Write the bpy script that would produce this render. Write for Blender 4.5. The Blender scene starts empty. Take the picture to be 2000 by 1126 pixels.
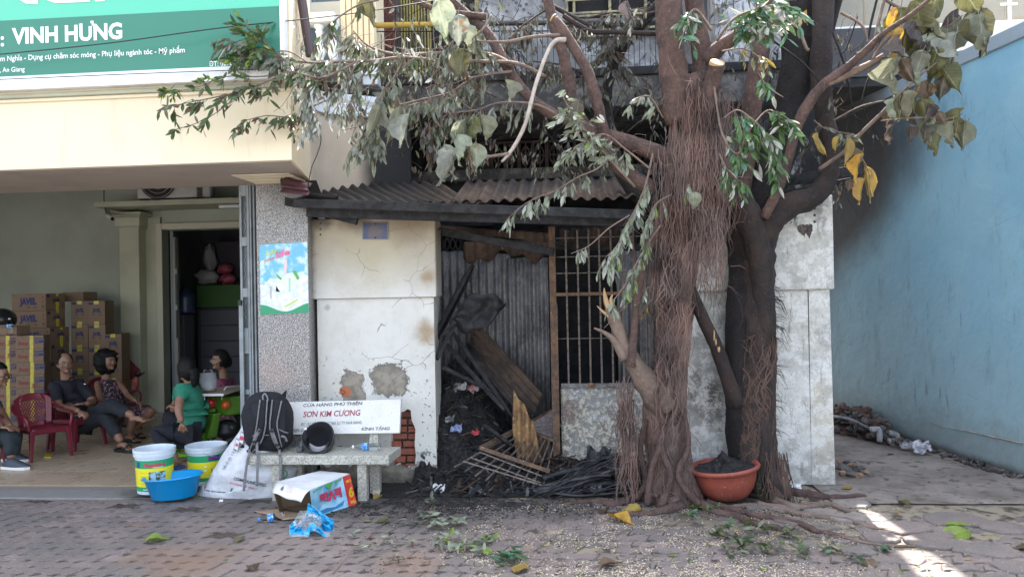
import bpy, bmesh, math, random
from math import sin, cos, pi, sqrt, radians, atan2
from mathutils import Vector as V, Matrix, noise
from mathutils.geometry import tessellate_polygon
R = random.Random(11)
SC = bpy.context.scene
COL = SC.collection
# ------------------------------------------------------------ camera, light, exposure
F, CH = 1444.0, 1.65
CAMROT = Matrix.Rotation(radians(4.8), 3, 'Z') @ Matrix.Rotation(pi/2 + radians(.36), 3, 'X') @ Matrix.Rotation(radians(-1.1), 3, 'Z')
cam_data = bpy.data.cameras.new('camera')
cam_data.sensor_width = 36.0
cam_data.lens = 36.0 * F / 2000.0
cam_data.clip_start = .05
cam_data.clip_end = 600
cam = bpy.data.objects.new('camera', cam_data)
COL.objects.link(cam)
cam.matrix_world = Matrix.Translation((0, 0, CH)) @ CAMROT.to_4x4()
SC.camera = cam
SUN_EL, SUN_AZ = radians(62), radians(6.5)      # sun behind the houses: azimuth measured from +Y towards +X
world = bpy.data.worlds.new('World')
SC.world = world
world.use_nodes = True
wn = world.node_tree
sky = wn.nodes.new('ShaderNodeTexSky')
sky.sky_type = 'NISHITA'
sky.sun_disc = False
sky.sun_elevation = SUN_EL
sky.sun_rotation = SUN_AZ
sky.dust_density = 4.0
sky.air_density = 1.0
sky.ozone_density = 1.0
bgn = wn.nodes['Background']
hsv = wn.nodes.new('ShaderNodeHueSaturation')       # hazy tropical sky: paler than a clear one
hsv.inputs['Saturation'].default_value = .55
wn.links.new(sky.outputs[0], hsv.inputs['Color'])
wn.links.new(hsv.outputs[0], bgn.inputs[0])
bgn.inputs[1].default_value = .15
sun_data = bpy.data.lights.new('sun', 'SUN')
sun_data.energy = 4.0
sun_data.angle = radians(.5)
sun_data.color = (1, .95, .87)
sun = bpy.data.objects.new('sun', sun_data)
COL.objects.link(sun)
SUNDIR = V((sin(SUN_AZ)*cos(SUN_EL), cos(SUN_AZ)*cos(SUN_EL), sin(SUN_EL)))
sun.rotation_euler = SUNDIR.to_track_quat('Z', 'Y').to_euler()
sun.location = SUNDIR * 30
SC.view_settings.view_transform = 'Standard'
SC.view_settings.look = 'None'
SC.view_settings.gamma = 1
SC.view_settings.use_curve_mapping = False
SC.view_settings.exposure = 2.55
SC.cycles.max_bounces = 8
SC.cycles.transparent_max_bounces = 16
SC.cycles.use_denoising = True
# ------------------------------------------------------------ surveying: a sight line of the photograph met with a plane of the place
def ray(px, py):
 return CAMROT @ V(((px-1000)/F, -(py-563)/F, -1))
def P(px, py, Y):
 d = ray(px, py)
 return V((0, 0, CH)) + d * (Y/d.y)
def G(px, py, z=0.0):
 d = ray(px, py)
 return V((0, 0, CH)) + d * ((z-CH)/d.z)
def S(px, Y):
 return px*Y/F
def lerp(a, b, t):
 return a + (b-a)*t
# ------------------------------------------------------------ materials
class Mt:
 def __init__(s, name):
  s.m = bpy.data.materials.new(name)
  s.m.use_nodes = True
  s.nt = s.m.node_tree
  s.b = s.nt.nodes['Principled BSDF']
  s._p = None
 def nd(s, t, **k):
  n = s.nt.nodes.new(t)
  for a, b in k.items():
   setattr(n, a, b)
  return n
 def ln(s, v, sock):
  if v is None:
   return
  if isinstance(v, bpy.types.NodeSocket):
   s.nt.links.new(v, sock)
  elif isinstance(v, (tuple, list)) and len(v) == 3 and sock.type == 'RGBA':
   sock.default_value = (*v, 1)
  else:
   sock.default_value = v
 def pos(s):
  if not s._p:
   s._p = s.nd('ShaderNodeNewGeometry')
  return s._p.outputs['Position']
 def obj(s):
  return s.nd('ShaderNodeTexCoord').outputs['Object']
 def island(s):
  s.pos()
  return s._p.outputs['Random Per Island']
 def rand(s):
  return s.nd('ShaderNodeObjectInfo').outputs['Random']
 def xyz(s, v=None):
  n = s.nd('ShaderNodeSeparateXYZ')
  s.ln(v or s.pos(), n.inputs[0])
  return n.outputs
 def scaled(s, vec, sc):
  n = s.nd('ShaderNodeVectorMath', operation='MULTIPLY')
  s.ln(vec, n.inputs[0])
  n.inputs[1].default_value = sc
  return n.outputs[0]
 def noise(s, scale, detail=4, rough=.6, vec=None, dist=0):
  n = s.nd('ShaderNodeTexNoise')
  s.ln(vec or s.pos(), n.inputs['Vector'])
  n.inputs['Scale'].default_value = scale
  n.inputs['Detail'].default_value = detail
  n.inputs['Roughness'].default_value = rough
  n.inputs['Distortion'].default_value = dist
  return n.outputs['Fac']
 def vor(s, scale, feature='F1', vec=None, out='Distance'):
  n = s.nd('ShaderNodeTexVoronoi', feature=feature)
  s.ln(vec or s.pos(), n.inputs['Vector'])
  n.inputs['Scale'].default_value = scale
  return n.outputs[out]
 def rng(s, v, a, b, c=0., d=1.):
  n = s.nd('ShaderNodeMapRange', interpolation_type='SMOOTHSTEP')
  s.ln(v, n.inputs[0])
  for i, q in enumerate((a, b, c, d)):
   n.inputs[i+1].default_value = q
  return n.outputs[0]
 def mth(s, op, a, b=None):
  n = s.nd('ShaderNodeMath', operation=op, use_clamp=False)
  s.ln(a, n.inputs[0])
  s.ln(b, n.inputs[1])
  return n.outputs[0]
 def mix(s, f, a, b, mode='MIX'):
  n = s.nd('ShaderNodeMix', data_type='RGBA', blend_type=mode)
  s.ln(f, n.inputs[0])
  s.ln(a, n.inputs[6])
  s.ln(b, n.inputs[7])
  return n.outputs[2]
 def bump(s, h, dist=.01, st=1., prev=None):
  n = s.nd('ShaderNodeBump')
  n.inputs['Strength'].default_value = st
  n.inputs['Distance'].default_value = dist
  s.ln(h, n.inputs['Height'])
  s.ln(prev, n.inputs['Normal'])
  return n.outputs[0]
 def out(s, base=None, rough=.7, metal=0., nrm=None, trans=None, ior=None, alpha=None, spec=None):
  i = s.b.inputs
  s.ln(base, i['Base Color'])
  s.ln(rough, i['Roughness'])
  s.ln(metal, i['Metallic'])
  s.ln(nrm, i['Normal'])
  if trans is not None:
   s.ln(trans, i['Transmission Weight'])
  if ior:
   i['IOR'].default_value = ior
  if alpha is not None:
   s.ln(alpha, i['Alpha'])
  if spec is not None:
   i['Specular IOR Level'].default_value = spec
  return s.m
def mk(name, c, c2=None, sc=6., rough=.65, bump=0., bsc=40., metal=0., spec=None, lo=.42, hi=.6):
 m = Mt(name)
 base = c
 if c2:
  base = m.mix(m.rng(m.noise(sc, 5), lo, hi), c, c2)
 n = m.bump(m.noise(bsc, 4), bump) if bump else None
 return m.out(base, rough, metal, n, spec=spec)
# ------------------------------------------------------------ objects
WORLD = {}
def tagit(o, label=None, cat=None, group=None, kind=None):
 if label: o['label'] = label
 if cat: o['category'] = cat
 if group: o['group'] = group
 if kind: o['kind'] = kind
 return o
def thing(name, label, cat, loc=(0, 0, 0), group=None):
 o = bpy.data.objects.new(name, None)
 COL.objects.link(o)
 o.empty_display_size = .1
 o.location = loc
 WORLD[o] = V(loc)
 return tagit(o, label, cat, group)
def struct_root(name, loc=(0, 0, 0)):
 o = bpy.data.objects.new(name, None)
 COL.objects.link(o)
 o.location = loc
 WORLD[o] = V(loc)
 o['kind'] = 'structure'
 return o
def finish(o, parent, mesh_origin=None):
 COL.objects.link(o)
 if parent:
  o.parent = parent
  WORLD[o] = WORLD[parent]
 return o
def copy_tree(o, loc=None, rot=None, label=None, group=None, parent=None, scale=None, mats=None):
 c = o.copy()
 COL.objects.link(c)
 if parent: c.parent = parent
 if loc is not None: c.location = loc
 if rot is not None: c.rotation_euler = rot if isinstance(rot, (tuple, list)) else (0, 0, rot)
 if scale: c.scale = scale if isinstance(scale, (tuple, list)) else (scale,)*3
 if label: c['label'] = label
 if group: c['group'] = group
 if not parent: WORLD[c] = V(c.location)
 for ch in list(o.children):
  copy_tree(ch, parent=c)
 return c
class MB:
 def __init__(s):
  s.v, s.f, s.mi = [], [], []
 def add(s, vs, fs, mi=0):
  k = len(s.v)
  s.v += [V(a) for a in vs]
  for f in fs:
   s.f.append(tuple(i+k for i in f))
   s.mi.append(mi)
  return s
 def hexa(s, p, mi=0):          # 0-3 bottom ring, 4-7 top ring
  return s.add(p, [(3, 2, 1, 0), (4, 5, 6, 7), (0, 1, 5, 4), (1, 2, 6, 5), (2, 3, 7, 6), (3, 0, 4, 7)], mi)
 def box(s, x0, x1, y0, y1, z0, z1, mi=0, M=None):
  p = [V((x0, y0, z0)), V((x1, y0, z0)), V((x1, y1, z0)), V((x0, y1, z0)), V((x0, y0, z1)), V((x1, y0, z1)), V((x1, y1, z1)), V((x0, y1, z1))]
  if M: p = [M @ q for q in p]
  return s.hexa(p, mi)
 def bar(s, a, b, w, h=None, up=V((0, 0, 1)), mi=0):     # square bar from a to b
  h = h or w
  a, b = V(a), V(b)
  d = (b-a).normalized()
  if abs(d.dot(up)) > .98: up = V((0, 1, 0))
  x = d.cross(up).normalized()
  z = x.cross(d)
  x, z = x*w/2, z*h/2
  return s.hexa([a-x-z, a+x-z, b+x-z, b-x-z, a-x+z, a+x+z, b+x+z, b-x+z], mi)
 def prism(s, poly, ext, mi=0):
  poly = [V(p) for p in poly]
  ext = V(ext)
  n = len(poly)
  nrm = V((0, 0, 0))
  for i in range(n):
   nrm += poly[i].cross(poly[(i+1) % n])
  k = list(range(n))
  if nrm.dot(ext) > 0: k = k[::-1]
  s.add(poly + [p+ext for p in poly], [], mi)
  b = len(s.v) - 2*n
  s.f.append(tuple(b+i for i in k)); s.mi.append(mi)
  s.f.append(tuple(b+n+i for i in k[::-1])); s.mi.append(mi)
  for i in range(n):
   a, c = k[i], k[(i+1) % n]
   s.f.append((b+c, b+a, b+n+a, b+n+c)); s.mi.append(mi)
  return s
 def poly(s, pts, mi=0):
  return s.add(pts, [tuple(range(len(pts)))], mi)
 def tube(s, pts, r, n=8, mi=0, cap=True, squash=None, wob=0):
  pts = [V(p) for p in pts]
  m = len(pts)
  if not isinstance(r, (list, tuple)): r = [r]*m
  k = len(s.v)
  ref = V((0.13, .05, .99)).normalized()
  px_ = None
  for i in range(m):
   d = (pts[min(i+1, m-1)] - pts[max(i-1, 0)])
   if d.length < 1e-9: d = V((0, 0, 1))
   d.normalize()
   if px_ is None:
    rr = ref if abs(d.dot(ref)) < .95 else V((1, 0, 0))
    x = d.cross(rr).normalized()
   else:
    x = (px_ - d*px_.dot(d))
    x = x.normalized() if x.length > 1e-6 else d.orthogonal().normalized()
   px_ = x
   y = d.cross(x)
   for j in range(n):
    a = 2*pi*j/n
    q = 1 if not wob else 1 + wob*noise.noise(V((cos(a)*1.7+i*.31, sin(a)*1.7, i*.45+k*.01)))
    s.v.append(pts[i] + (x*cos(a) + y*sin(a)*(squash or 1))*r[i]*q)
  for i in range(m-1):
   for j in range(n):
    a, b = k+i*n+j, k+i*n+(j+1) % n
    s.f.append((a, b, b+n, a+n)); s.mi.append(mi)
  if cap:
   s.f.append(tuple(k+j for j in range(n))[::-1]); s.mi.append(mi)
   s.f.append(tuple(k+(m-1)*n+j for j in range(n))); s.mi.append(mi)
  return s
 def lathe(s, prof, c=(0, 0, 0), n=24, mi=0, M=None, sx=1, sy=1, a0=0, a1=2*pi):
  k = len(s.v)
  c = V(c)
  full = abs(a1-a0-2*pi) < 1e-6
  cols = n if full else n+1
  for r_, z in prof:
   for j in range(cols):
    a = a0+(a1-a0)*j/n
    q = V((r_*cos(a)*sx, r_*sin(a)*sy, z))
    if M: q = M @ q
    s.v.append(c+q)
  for i in range(len(prof)-1):
   for j in range(n):
    a, b = k+i*cols+j, k+i*cols+(j+1) % cols
    s.f.append((a, b, b+cols, a+cols)); s.mi.append(mi)
  return s
 def grid(s, fn, nu, nv, mi=0, closed=False):
  k = len(s.v)
  for i in range(nu+1):
   for j in range(nv+1):
    s.v.append(V(fn(i/nu, j/nv)))
  for i in range(nu):
   for j in range(nv):
    a = k+i*(nv+1)+j
    s.f.append((a, a+nv+1, a+nv+2, a+1)); s.mi.append(mi)
  return s
 def ell(s, c, r, M=None, n=12, m=8, mi=0, fn=None):
  c = V(c)
  k = len(s.v)
  for i in range(m+1):
   t = pi*i/m
   for j in range(n):
    a = 2*pi*j/n
    u = V((sin(t)*cos(a), sin(t)*sin(a), cos(t)))
    q = V((u.x*r[0], u.y*r[1], u.z*r[2]))
    if fn: q = fn(q, u)
    if M: q = M @ q
    s.v.append(c+q)
  for i in range(m):
   for j in range(n):
    a, b = k+i*n+j, k+i*n+(j+1) % n
    s.f.append((a, a+n, b+n, b)); s.mi.append(mi)
  return s
 def mesh(s, name, mats, off=V((0, 0, 0)), smooth=False):
  me = bpy.data.meshes.new(name)
  me.from_pydata([v-off for v in s.v], [], s.f)
  for m in (mats if isinstance(mats, (list, tuple)) else [mats]):
   me.materials.append(m)
  if any(s.mi):
   me.polygons.foreach_set('material_index', s.mi)
  if smooth:
   me.polygons.foreach_set('use_smooth', [True]*len(me.polygons))
  me.validate()
  me.update()
  return me
 def build(s, name, mats, parent=None, smooth=False, label=None, cat=None, group=None, kind=None, bevel=0, origin=None, solid=0, weld=0, disp=None):
  if parent:
   off = WORLD[parent]
  elif origin is not None:
   off = V(origin)
  else:
   xs = [v.x for v in s.v]; ys = [v.y for v in s.v]; zs = [v.z for v in s.v]
   off = V(((min(xs)+max(xs))/2, (min(ys)+max(ys))/2, min(zs)))
  me = s.mesh(name, mats, off, smooth)
  if weld:
   bm = bmesh.new(); bm.from_mesh(me)
   bmesh.ops.remove_doubles(bm, verts=bm.verts, dist=weld)
   bm.to_mesh(me); bm.free()
  o = bpy.data.objects.new(name, me)
  COL.objects.link(o)
  if parent:
   o.parent = parent
   WORLD[o] = WORLD[parent]
  else:
   o.location = off
   WORLD[o] = off
  if solid:
   md = o.modifiers.new('solid', 'SOLIDIFY'); md.thickness = solid; md.offset = 0
  if bevel:
   md = o.modifiers.new('bevel', 'BEVEL'); md.width = bevel; md.segments = 2; md.limit_method = 'ANGLE'; md.angle_limit = radians(40)
  return tagit(o, label, cat, group, kind)
def smooth_path(pts, sub=5):
 """Catmull-Rom through tuples (any length, floats)"""
 out = []
 n = len(pts)
 for i in range(n-1):
  p0, p1, p2, p3 = pts[max(i-1, 0)], pts[i], pts[i+1], pts[min(i+2, n-1)]
  for k in range(sub):
   t = k/sub
   out.append(tuple(.5*((2*b)+(-a+c)*t+(2*a-5*b+4*c-d)*t*t+(-a+3*b-3*c+d)*t**3) for a, b, c, d in zip(p0, p1, p2, p3)))
 out.append(tuple(pts[-1]))
 return out
# lettering: a flat print laid 3 mm proud of its surface; fn maps metres (x, y) to a point
_tc = {}
def glyphs(s, bold=0.):
 k = (s, bold)
 if k not in _tc:
  cu = bpy.data.curves.new('lettering', 'FONT')
  cu.body = s.replace('Ơ', 'O')
  cu.size = 1
  cu.offset = bold
  cu.resolution_u = 3
  o = bpy.data.objects.new('lettering', cu)
  me = bpy.data.meshes.new_from_object(o)
  vs = [(v.co.x, v.co.y) for v in me.vertices]
  fs = [tuple(p.vertices) for p in me.polygons]
  bpy.data.objects.remove(o)
  bpy.data.curves.remove(cu)
  bpy.data.meshes.remove(me)
  for i, ch_ in enumerate(s):
   if ch_ == 'Ơ':       # the horn of the letter, drawn by hand
    xe = max(v[0] for v in glyphs(s[:i]+'O', bold)[0])
    q = len(vs)
    vs = vs + [(xe-.1, .6), (xe+.0, .66), (xe+.02, .74), (xe+.1, .74), (xe+.09, .63), (xe-.02, .52)]
    fs = fs + [tuple(range(q, q+6))]
  _tc[k] = (vs, fs)
 return _tc[k]
def text(s, fn, width, cap, mat, parent, bold=.012, shear=0., name='lettering', align=0.):
 """width in metres along x (None: natural), cap = height of a capital"""
 vs, fs = glyphs(s, bold)
 if not vs: return None
 x0 = min(v[0] for v in vs); x1 = max(v[0] for v in vs)
 hv, _ = glyphs('H', bold)
 hc = max(v[1] for v in hv)-min(v[1] for v in hv)
 sy = cap/hc
 sx = width/(x1-x0) if width else sy
 w = (x1-x0)*sx
 mb = MB()
 mb.add([fn((x-x0)*sx-align*w+shear*y*sy, y*sy) for x, y in vs], fs)
 return mb.build(name, mat, parent)
def plane_fn(o, right, up, lift=.003):
 o, right, up = V(o), V(right).normalized(), V(up)
 up = (up-right*up.dot(right)).normalized()
 n = right.cross(up)
 return lambda x, y: o+right*x+up*y+n*lift
def skin_mesh(nodes, edges, root, sub=2):
 """one smooth limb surface grown on a skeleton; nodes: {name:(pos, r)}"""
 names = list(nodes)
 me = bpy.data.meshes.new('skeleton')
 me.from_pydata([V(nodes[n][0]) for n in names], [(names.index(a), names.index(b)) for a, b in edges], [])
 o = bpy.data.objects.new('skeleton', me)
 COL.objects.link(o)
 o.modifiers.new('skin', 'SKIN').use_smooth_shade = True
 if not me.skin_vertices:
  bm = bmesh.new(); bm.from_mesh(me); bm.verts.layers.skin.verify(); bm.to_mesh(me); bm.free()
 sv = me.skin_vertices[0].data
 for i, n in enumerate(names):
  r = nodes[n][1]
  sv[i].radius = r if isinstance(r, tuple) else (r, r)
  sv[i].use_root = (n == root)
 md = o.modifiers.new('sub', 'SUBSURF'); md.levels = sub; md.render_levels = sub
 dg = bpy.context.evaluated_depsgraph_get()
 ev = o.evaluated_get(dg)
 m2 = ev.to_mesh()
 vs = [v.co.copy() for v in m2.vertices]
 fs = [tuple(p.vertices) for p in m2.polygons]
 ev.to_mesh_clear()
 bpy.data.objects.remove(o)
 bpy.data.meshes.remove(me)
 return vs, fs
def remeshed(mb, voxel):
 me = mb.mesh('body', [])
 o = bpy.data.objects.new('body', me)
 COL.objects.link(o)
 md = o.modifiers.new('r', 'REMESH'); md.mode = 'VOXEL'; md.voxel_size = voxel
 md = o.modifiers.new('s', 'SMOOTH'); md.factor = .5; md.iterations = 2
 dg = bpy.context.evaluated_depsgraph_get()
 m2 = o.evaluated_get(dg).to_mesh()
 vs = [v.co.copy() for v in m2.vertices]
 fs = [tuple(p.vertices) for p in m2.polygons]
 o.evaluated_get(dg).to_mesh_clear()
 bpy.data.objects.remove(o)
 out = MB()
 out.add(vs, fs)
 return out
WHITE = mk('white_paint', (.75, .75, .73), (.62, .62, .6), rough=.5)
BLACK = mk('black_plastic', (.011, .011, .013), rough=.45)
STEEL = mk('steel', (.5, .5, .52), rough=.35, metal=.9)
CHAR = mk('charred_wood', (.009, .009, .01), (.026, .026, .03), 18, .75, .006, 60)
def ink(name, c, rough=.6):
 return mk(name, c, rough=rough)
INK_WHITE = ink('white_ink', (.85, .87, .87))
INK_RED = ink('red_ink', (.55, .03, .05))
INK_BLACK = ink('black_ink', (.03, .03, .035))
# ============================================================ THE SETTING: ground
m = Mt('asphalt'); M_ASPH = m.out(m.mix(m.noise(3), (.13, .125, .12), (.2, .19, .18)), .9, nrm=m.bump(m.noise(120), .004))
MB().poly([(-120, -120, -.045), (120, -120, -.045), (120, 120, -.045), (-120, 120, -.045)]).build('ground', M_ASPH, kind='structure', origin=(0, 0, 0))
def soot_mask(m, px, py, Y, rad, soft=.5, nsc=6, amp=1.1):
 """dark fire stain with a shape of its own round a place of the ground or wall"""
 c = G(px, py) if Y is None else P(px, py, Y)
 n = m.nd('ShaderNodeVectorMath', operation='DISTANCE')
 m.ln(m.pos(), n.inputs[0])
 n.inputs[1].default_value = c
 d = m.mth('ADD', n.outputs['Value'], m.mth('MULTIPLY', m.mth('SUBTRACT', m.noise(nsc, 6, .6 if amp < 1.5 else .75), .5), rad*amp))
 return m.rng(d, rad*(1-soft), rad, 1, 0)
def dirt_base(m, base):
 """soil, soot and wet marks shared by everything on the pavement"""
 for (px, py, r, c, st) in [(850, 975, .95, (.03, .028, .028), .75), (640, 985, .6, (.04, .037, .037), .6), (1100, 990, .5, (.035, .03, .028), .6), (470, 985, .35, (.06, .055, .052), .6), (1450, 1010, .8, (.13, .105, .085), .55), (1350, 985, .6, (.09, .07, .055), .5)]:
  k = soot_mask(m, px, py, None, r, .8, 5)
  base = m.mix(m.mth('MULTIPLY', k, st), base, c)
 for (px, py, r) in [(300, 1085, .28), (400, 1085, .3), (270, 1023, .1), (360, 1110, .3), (800, 1100, .3)]:
  k = soot_mask(m, px, py, None, r, .6, 9)
  base = m.mix(m.mth('MULTIPLY', k, .55), base, (.2, .13, .09))
 return base
m = Mt('concrete_pavers')
tone = m.mth('FRACT', m.mth('ADD', m.mth('MULTIPLY', m.rand(), 7.3), m.mth('MULTIPLY', m.island(), 3.1)))
b = m.mix(tone, (.29, .235, .22), (.2, .17, .162))
b = m.mix(m.rng(m.noise(2.2, 3), .42, .62), b, (.18, .162, .155))
b = m.mix(m.rng(m.noise(90, 5, .8), .35, .62), b, m.mix(1, b, (.62, .6, .6), 'MULTIPLY'))
b = m.mix(m.rng(m.noise(14, 5, .7), .58, .68), b, (.1, .085, .08))
b = m.mix(m.mth('MULTIPLY', m.rng(m.noise(.8, 5, .7), .42, .6), .45), b, (.15, .125, .11))
b = m.mix(m.rng(m.noise(55, 4, .8), .62, .66), b, (.34, .3, .27))
b = dirt_base(m, b)
M_PAVER = m.out(b, m.rng(m.noise(5), .3, .7, .62, .85), nrm=m.bump(m.noise(70, 5, .7), .006, 1, m.bump(m.noise(9, 2), .015)))
m = Mt('joint_soil')
M_SOIL = m.out(dirt_base(m, m.mix(m.mth('MULTIPLY', m.rng(m.xyz()[0], -1.2, -.3), m.rng(m.noise(9, 5), .35, .55)), m.mix(m.rng(m.noise(30, 6, .75), .35, .65), (.04, .032, .028), (.12, .1, .08)), (.34, .29, .22))), .95, nrm=m.bump(m.noise(60, 6, .8), .02))
sidewalk = struct_root('sidewalk')
def ground_h(x, y):
 return .012*noise.noise(V((x*.9, y*.9, 3)))
MB().grid(lambda u, v: V((lerp(-9, 6.5, u), lerp(2.2, 6.9, v), -.0085+ground_h(lerp(-9, 6.5, u), lerp(2.2, 6.9, v)) + .005*noise.noise(V((u*150, v*45, 1))))), 230, 90).build('joint_bed', M_SOIL, sidewalk, smooth=True)
PL, PW, GAP = .235, .118, .006
def paver_outline(x0, y0, L=PL, Wd=PW):
 w = lambda x: .016*sin(2*pi*(x)/(PL/2))
 pts = []
 nx = 10
 sl = .035
 g = .0035
 gy = .0075
 bott = [(x0+g + (L-2*g)*i/nx - sl/2, y0+gy) for i in range(nx+1)]
 topp = [(x0+g + (L-2*g)*i/nx + sl/2, y0+Wd-gy) for i in range(nx+1)]
 ends_r = [(x0+L-g-sl/2+.008, y0+Wd*.35), (x0+L-g+sl/2-.008, y0+Wd*.65)]
 ends_l = [(x0+g+sl/2-.008, y0+Wd*.65), (x0+g-sl/2+.008, y0+Wd*.35)]
 pts += [(x, y+w(x+sl/2)) for x, y in bott] + [(x, y+w(x)) for x, y in ends_r]
 pts += [(x, y+w(x-sl/2)) for x, y in topp[::-1]] + [(x, y+w(x)) for x, y in ends_l]
 return pts
def add_paver(mb, x0, y0, rr):
 out = paver_outline(x0, y0)
 cx, cy = x0+PL/2, y0+PW/2
 z = ground_h(cx, cy) + rr.uniform(-.0035, .003)
 ax, ay = rr.uniform(-.03, .03), rr.uniform(-.05, .05)
 if x0 > .6 and y0 > 4.7:
  z += rr.uniform(-.006, .004); ax *= 2.5; ay *= 2.5
 hz = lambda x, y: z+(x-cx)*ax+(y-cy)*ay
 n = len(out)
 vs = []
 for k, (ins, dz) in enumerate(((0, -.03), (0, -.005), (.004, 0))):
  for x, y in out:
   dx, dy = cx-x, cy-y
   q = V((dx, dy)).length or 1
   x2, y2 = x+dx/q*ins, y+dy/q*ins
   vs.append((x2, y2, hz(x2, y2)+dz))
 fs = []
 for k in range(2):
  for i in range(n):
   fs.append((k*n+i, k*n+(i+1) % n, (k+1)*n+(i+1) % n, (k+1)*n+i))
 fs.append(tuple(2*n+i for i in range(n)))
 mb.add(vs, fs)
cells = []
row = 0
y = 2.7
while y < 5.86:
 off = (row % 2)*PL/2 - 6
 x = off
 while x < 5.2:
  cells.append((x, y))
  x += PL
 y += PW
 row += 1
keep = []
rr = random.Random(5)
for (x, y) in cells:
 broken = (x > .4 and y > 5.15) or (x > 1.2 and y > 4.75)
 if broken and rr.random() < .62: continue
 if x > .9 and y > 5.45: continue
 if rr.random() < .012: continue
 keep.append((x, y))
def seen(x, y):
 return -3.62*(y/4.38)-.1 < x < 2.45*(y/4.38)+.2 and y > 4.12
vis = sorted([c for c in keep if seen(*c)], key=lambda c: c[1])[:298]
vset = set(vis)
rest = MB()
for c in keep:
 if c in vset:
  mb = MB(); add_paver(mb, *c, rr); mb.build('paver', M_PAVER, sidewalk)
 else:
  add_paver(rest, *c, rr)
rest.build('farther_pavers', M_PAVER, sidewalk, kind='stuff')
# broken concrete slabs by the roots
m = Mt('old_concrete')
b = m.mix(m.rng(m.noise(3, 5), .4, .6), (.27, .25, .23), (.18, .16, .145))
b = m.mix(m.rng(m.noise(60, 5, .8), .5, .65), b, (.09, .08, .075))
b = m.mix(m.mth('MULTIPLY', m.rng(m.noise(1.3, 6, .7), .5, .62), .6), b, (.33, .27, .22))
M_CONC = m.out(dirt_base(m, b), .9, nrm=m.bump(m.noise(45, 6, .75), .012))
def chunk(mb, cx, cy, r, z, th, rr, n=8, tilt=.06):
 a0 = rr.uniform(0, 6)
 ring = [(cx+cos(a0+2*pi*i/n)*r*rr.uniform(.7, 1.15), cy+sin(a0+2*pi*i/n)*r*.72*rr.uniform(.7, 1.1)) for i in range(n)]
 ax, ay = rr.uniform(-tilt, tilt), rr.uniform(-tilt, tilt)
 hz = lambda x, y: z+(x-cx)*ax+(y-cy)*ay
 top = [V((lerp(x, cx, .04), lerp(y, cy, .04), hz(x, y))) for x, y in ring]
 mid = [V((x, y, hz(x, y)-.008)) for x, y in ring]
 bot = [V((x, y, hz(x, y)-th)) for x, y in ring]
 mb.add(bot+mid+top, [(k*n+i, k*n+(i+1) % n, (k+1)*n+(i+1) % n, (k+1)*n+i) for k in range(2) for i in range(n)]+[tuple(2*n+i for i in range(n))])
for (px, py, rp) in [(1655, 985, 42), (1600, 1000, 40), (1530, 992, 36), (1650, 1012, 38), (1545, 1018, 32), (1700, 1010, 45), (1480, 990, 26), (1610, 1030, 30), (1760, 1030, 60), (1870, 1015, 70), (1960, 1030, 60), (1720, 1050, 50), (1830, 1060, 60), (1930, 1075, 65), (1990, 1110, 60), (1760, 1090, 55), (1680, 1075, 42)]:
 c = G(px, py); mb = MB()
 chunk(mb, c.x, c.y, S(rp, c.y)*.95, .012+ground_h(c.x, c.y), .05, rr, 9, .045)
 mb.build('broken_slab', M_CONC if py < 1035 and px < 1720 else M_PAVER, sidewalk)
# threshold strip in front of the shop, alley floor, shed floor
m = Mt('cement_floor')
b = m.mix(m.rng(m.noise(1.6, 6, .65), .38, .62), (.25, .22, .2), (.15, .125, .11))
b = m.mix(m.rng(m.noise(7, 6, .7), .52, .62), b, (.1, .08, .07))
b = m.mix(m.mth('MULTIPLY', soot_mask(m, 1700, 830, None, 1.5, .7, 3), .8), b, (.05, .04, .035))
M_CEM = m.out(b, .85, nrm=m.bump(m.noise(30, 6, .7), .008))
a_ = G(1700, 992)
MB().grid(lambda u, v: V((lerp(1.95, 5.2, u), lerp(5.83, 13, v), .004+.01*noise.noise(V((u*6, v*12, 8))))), 40, 60).build('alley_floor', M_CEM, kind='structure', smooth=True, origin=(3.5, 8, 0))
m = Mt('wet_threshold')
wet = m.rng(m.mth('ADD', m.xyz()[0], m.mth('MULTIPLY', m.noise(5, 5), .8)), -3.6, -3.2)
b = m.mix(m.noise(12, 6), (.26, .25, .24), (.17, .165, .16))
b = m.mix(m.mth('MULTIPLY', wet, .9), b, (.055, .052, .05))
M_THR = m.out(b, m.mth('SUBTRACT', .8, m.mth('MULTIPLY', wet, .55)), nrm=m.bump(m.noise(50, 5), .004))
MB().box(-9, -1.9, 5.86, 6.13, -.05, .012).build('threshold', M_THR, kind='structure', bevel=.006)
m = Mt('burnt_floor')
M_BFLOOR = m.out(m.mix(m.noise(20, 6), (.012, .012, .013), (.05, .045, .042)), .85, nrm=m.bump(m.noise(30, 6, .8), .03))
MB().grid(lambda u, v: V((lerp(-1.9, .75, u), lerp(5.98, 9.5, v), .006+.02*noise.noise(V((u*20, v*18, 2))))), 60, 50).build('shed_floor', M_BFLOOR, kind='structure', smooth=True, origin=(0, 7, 0))
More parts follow.
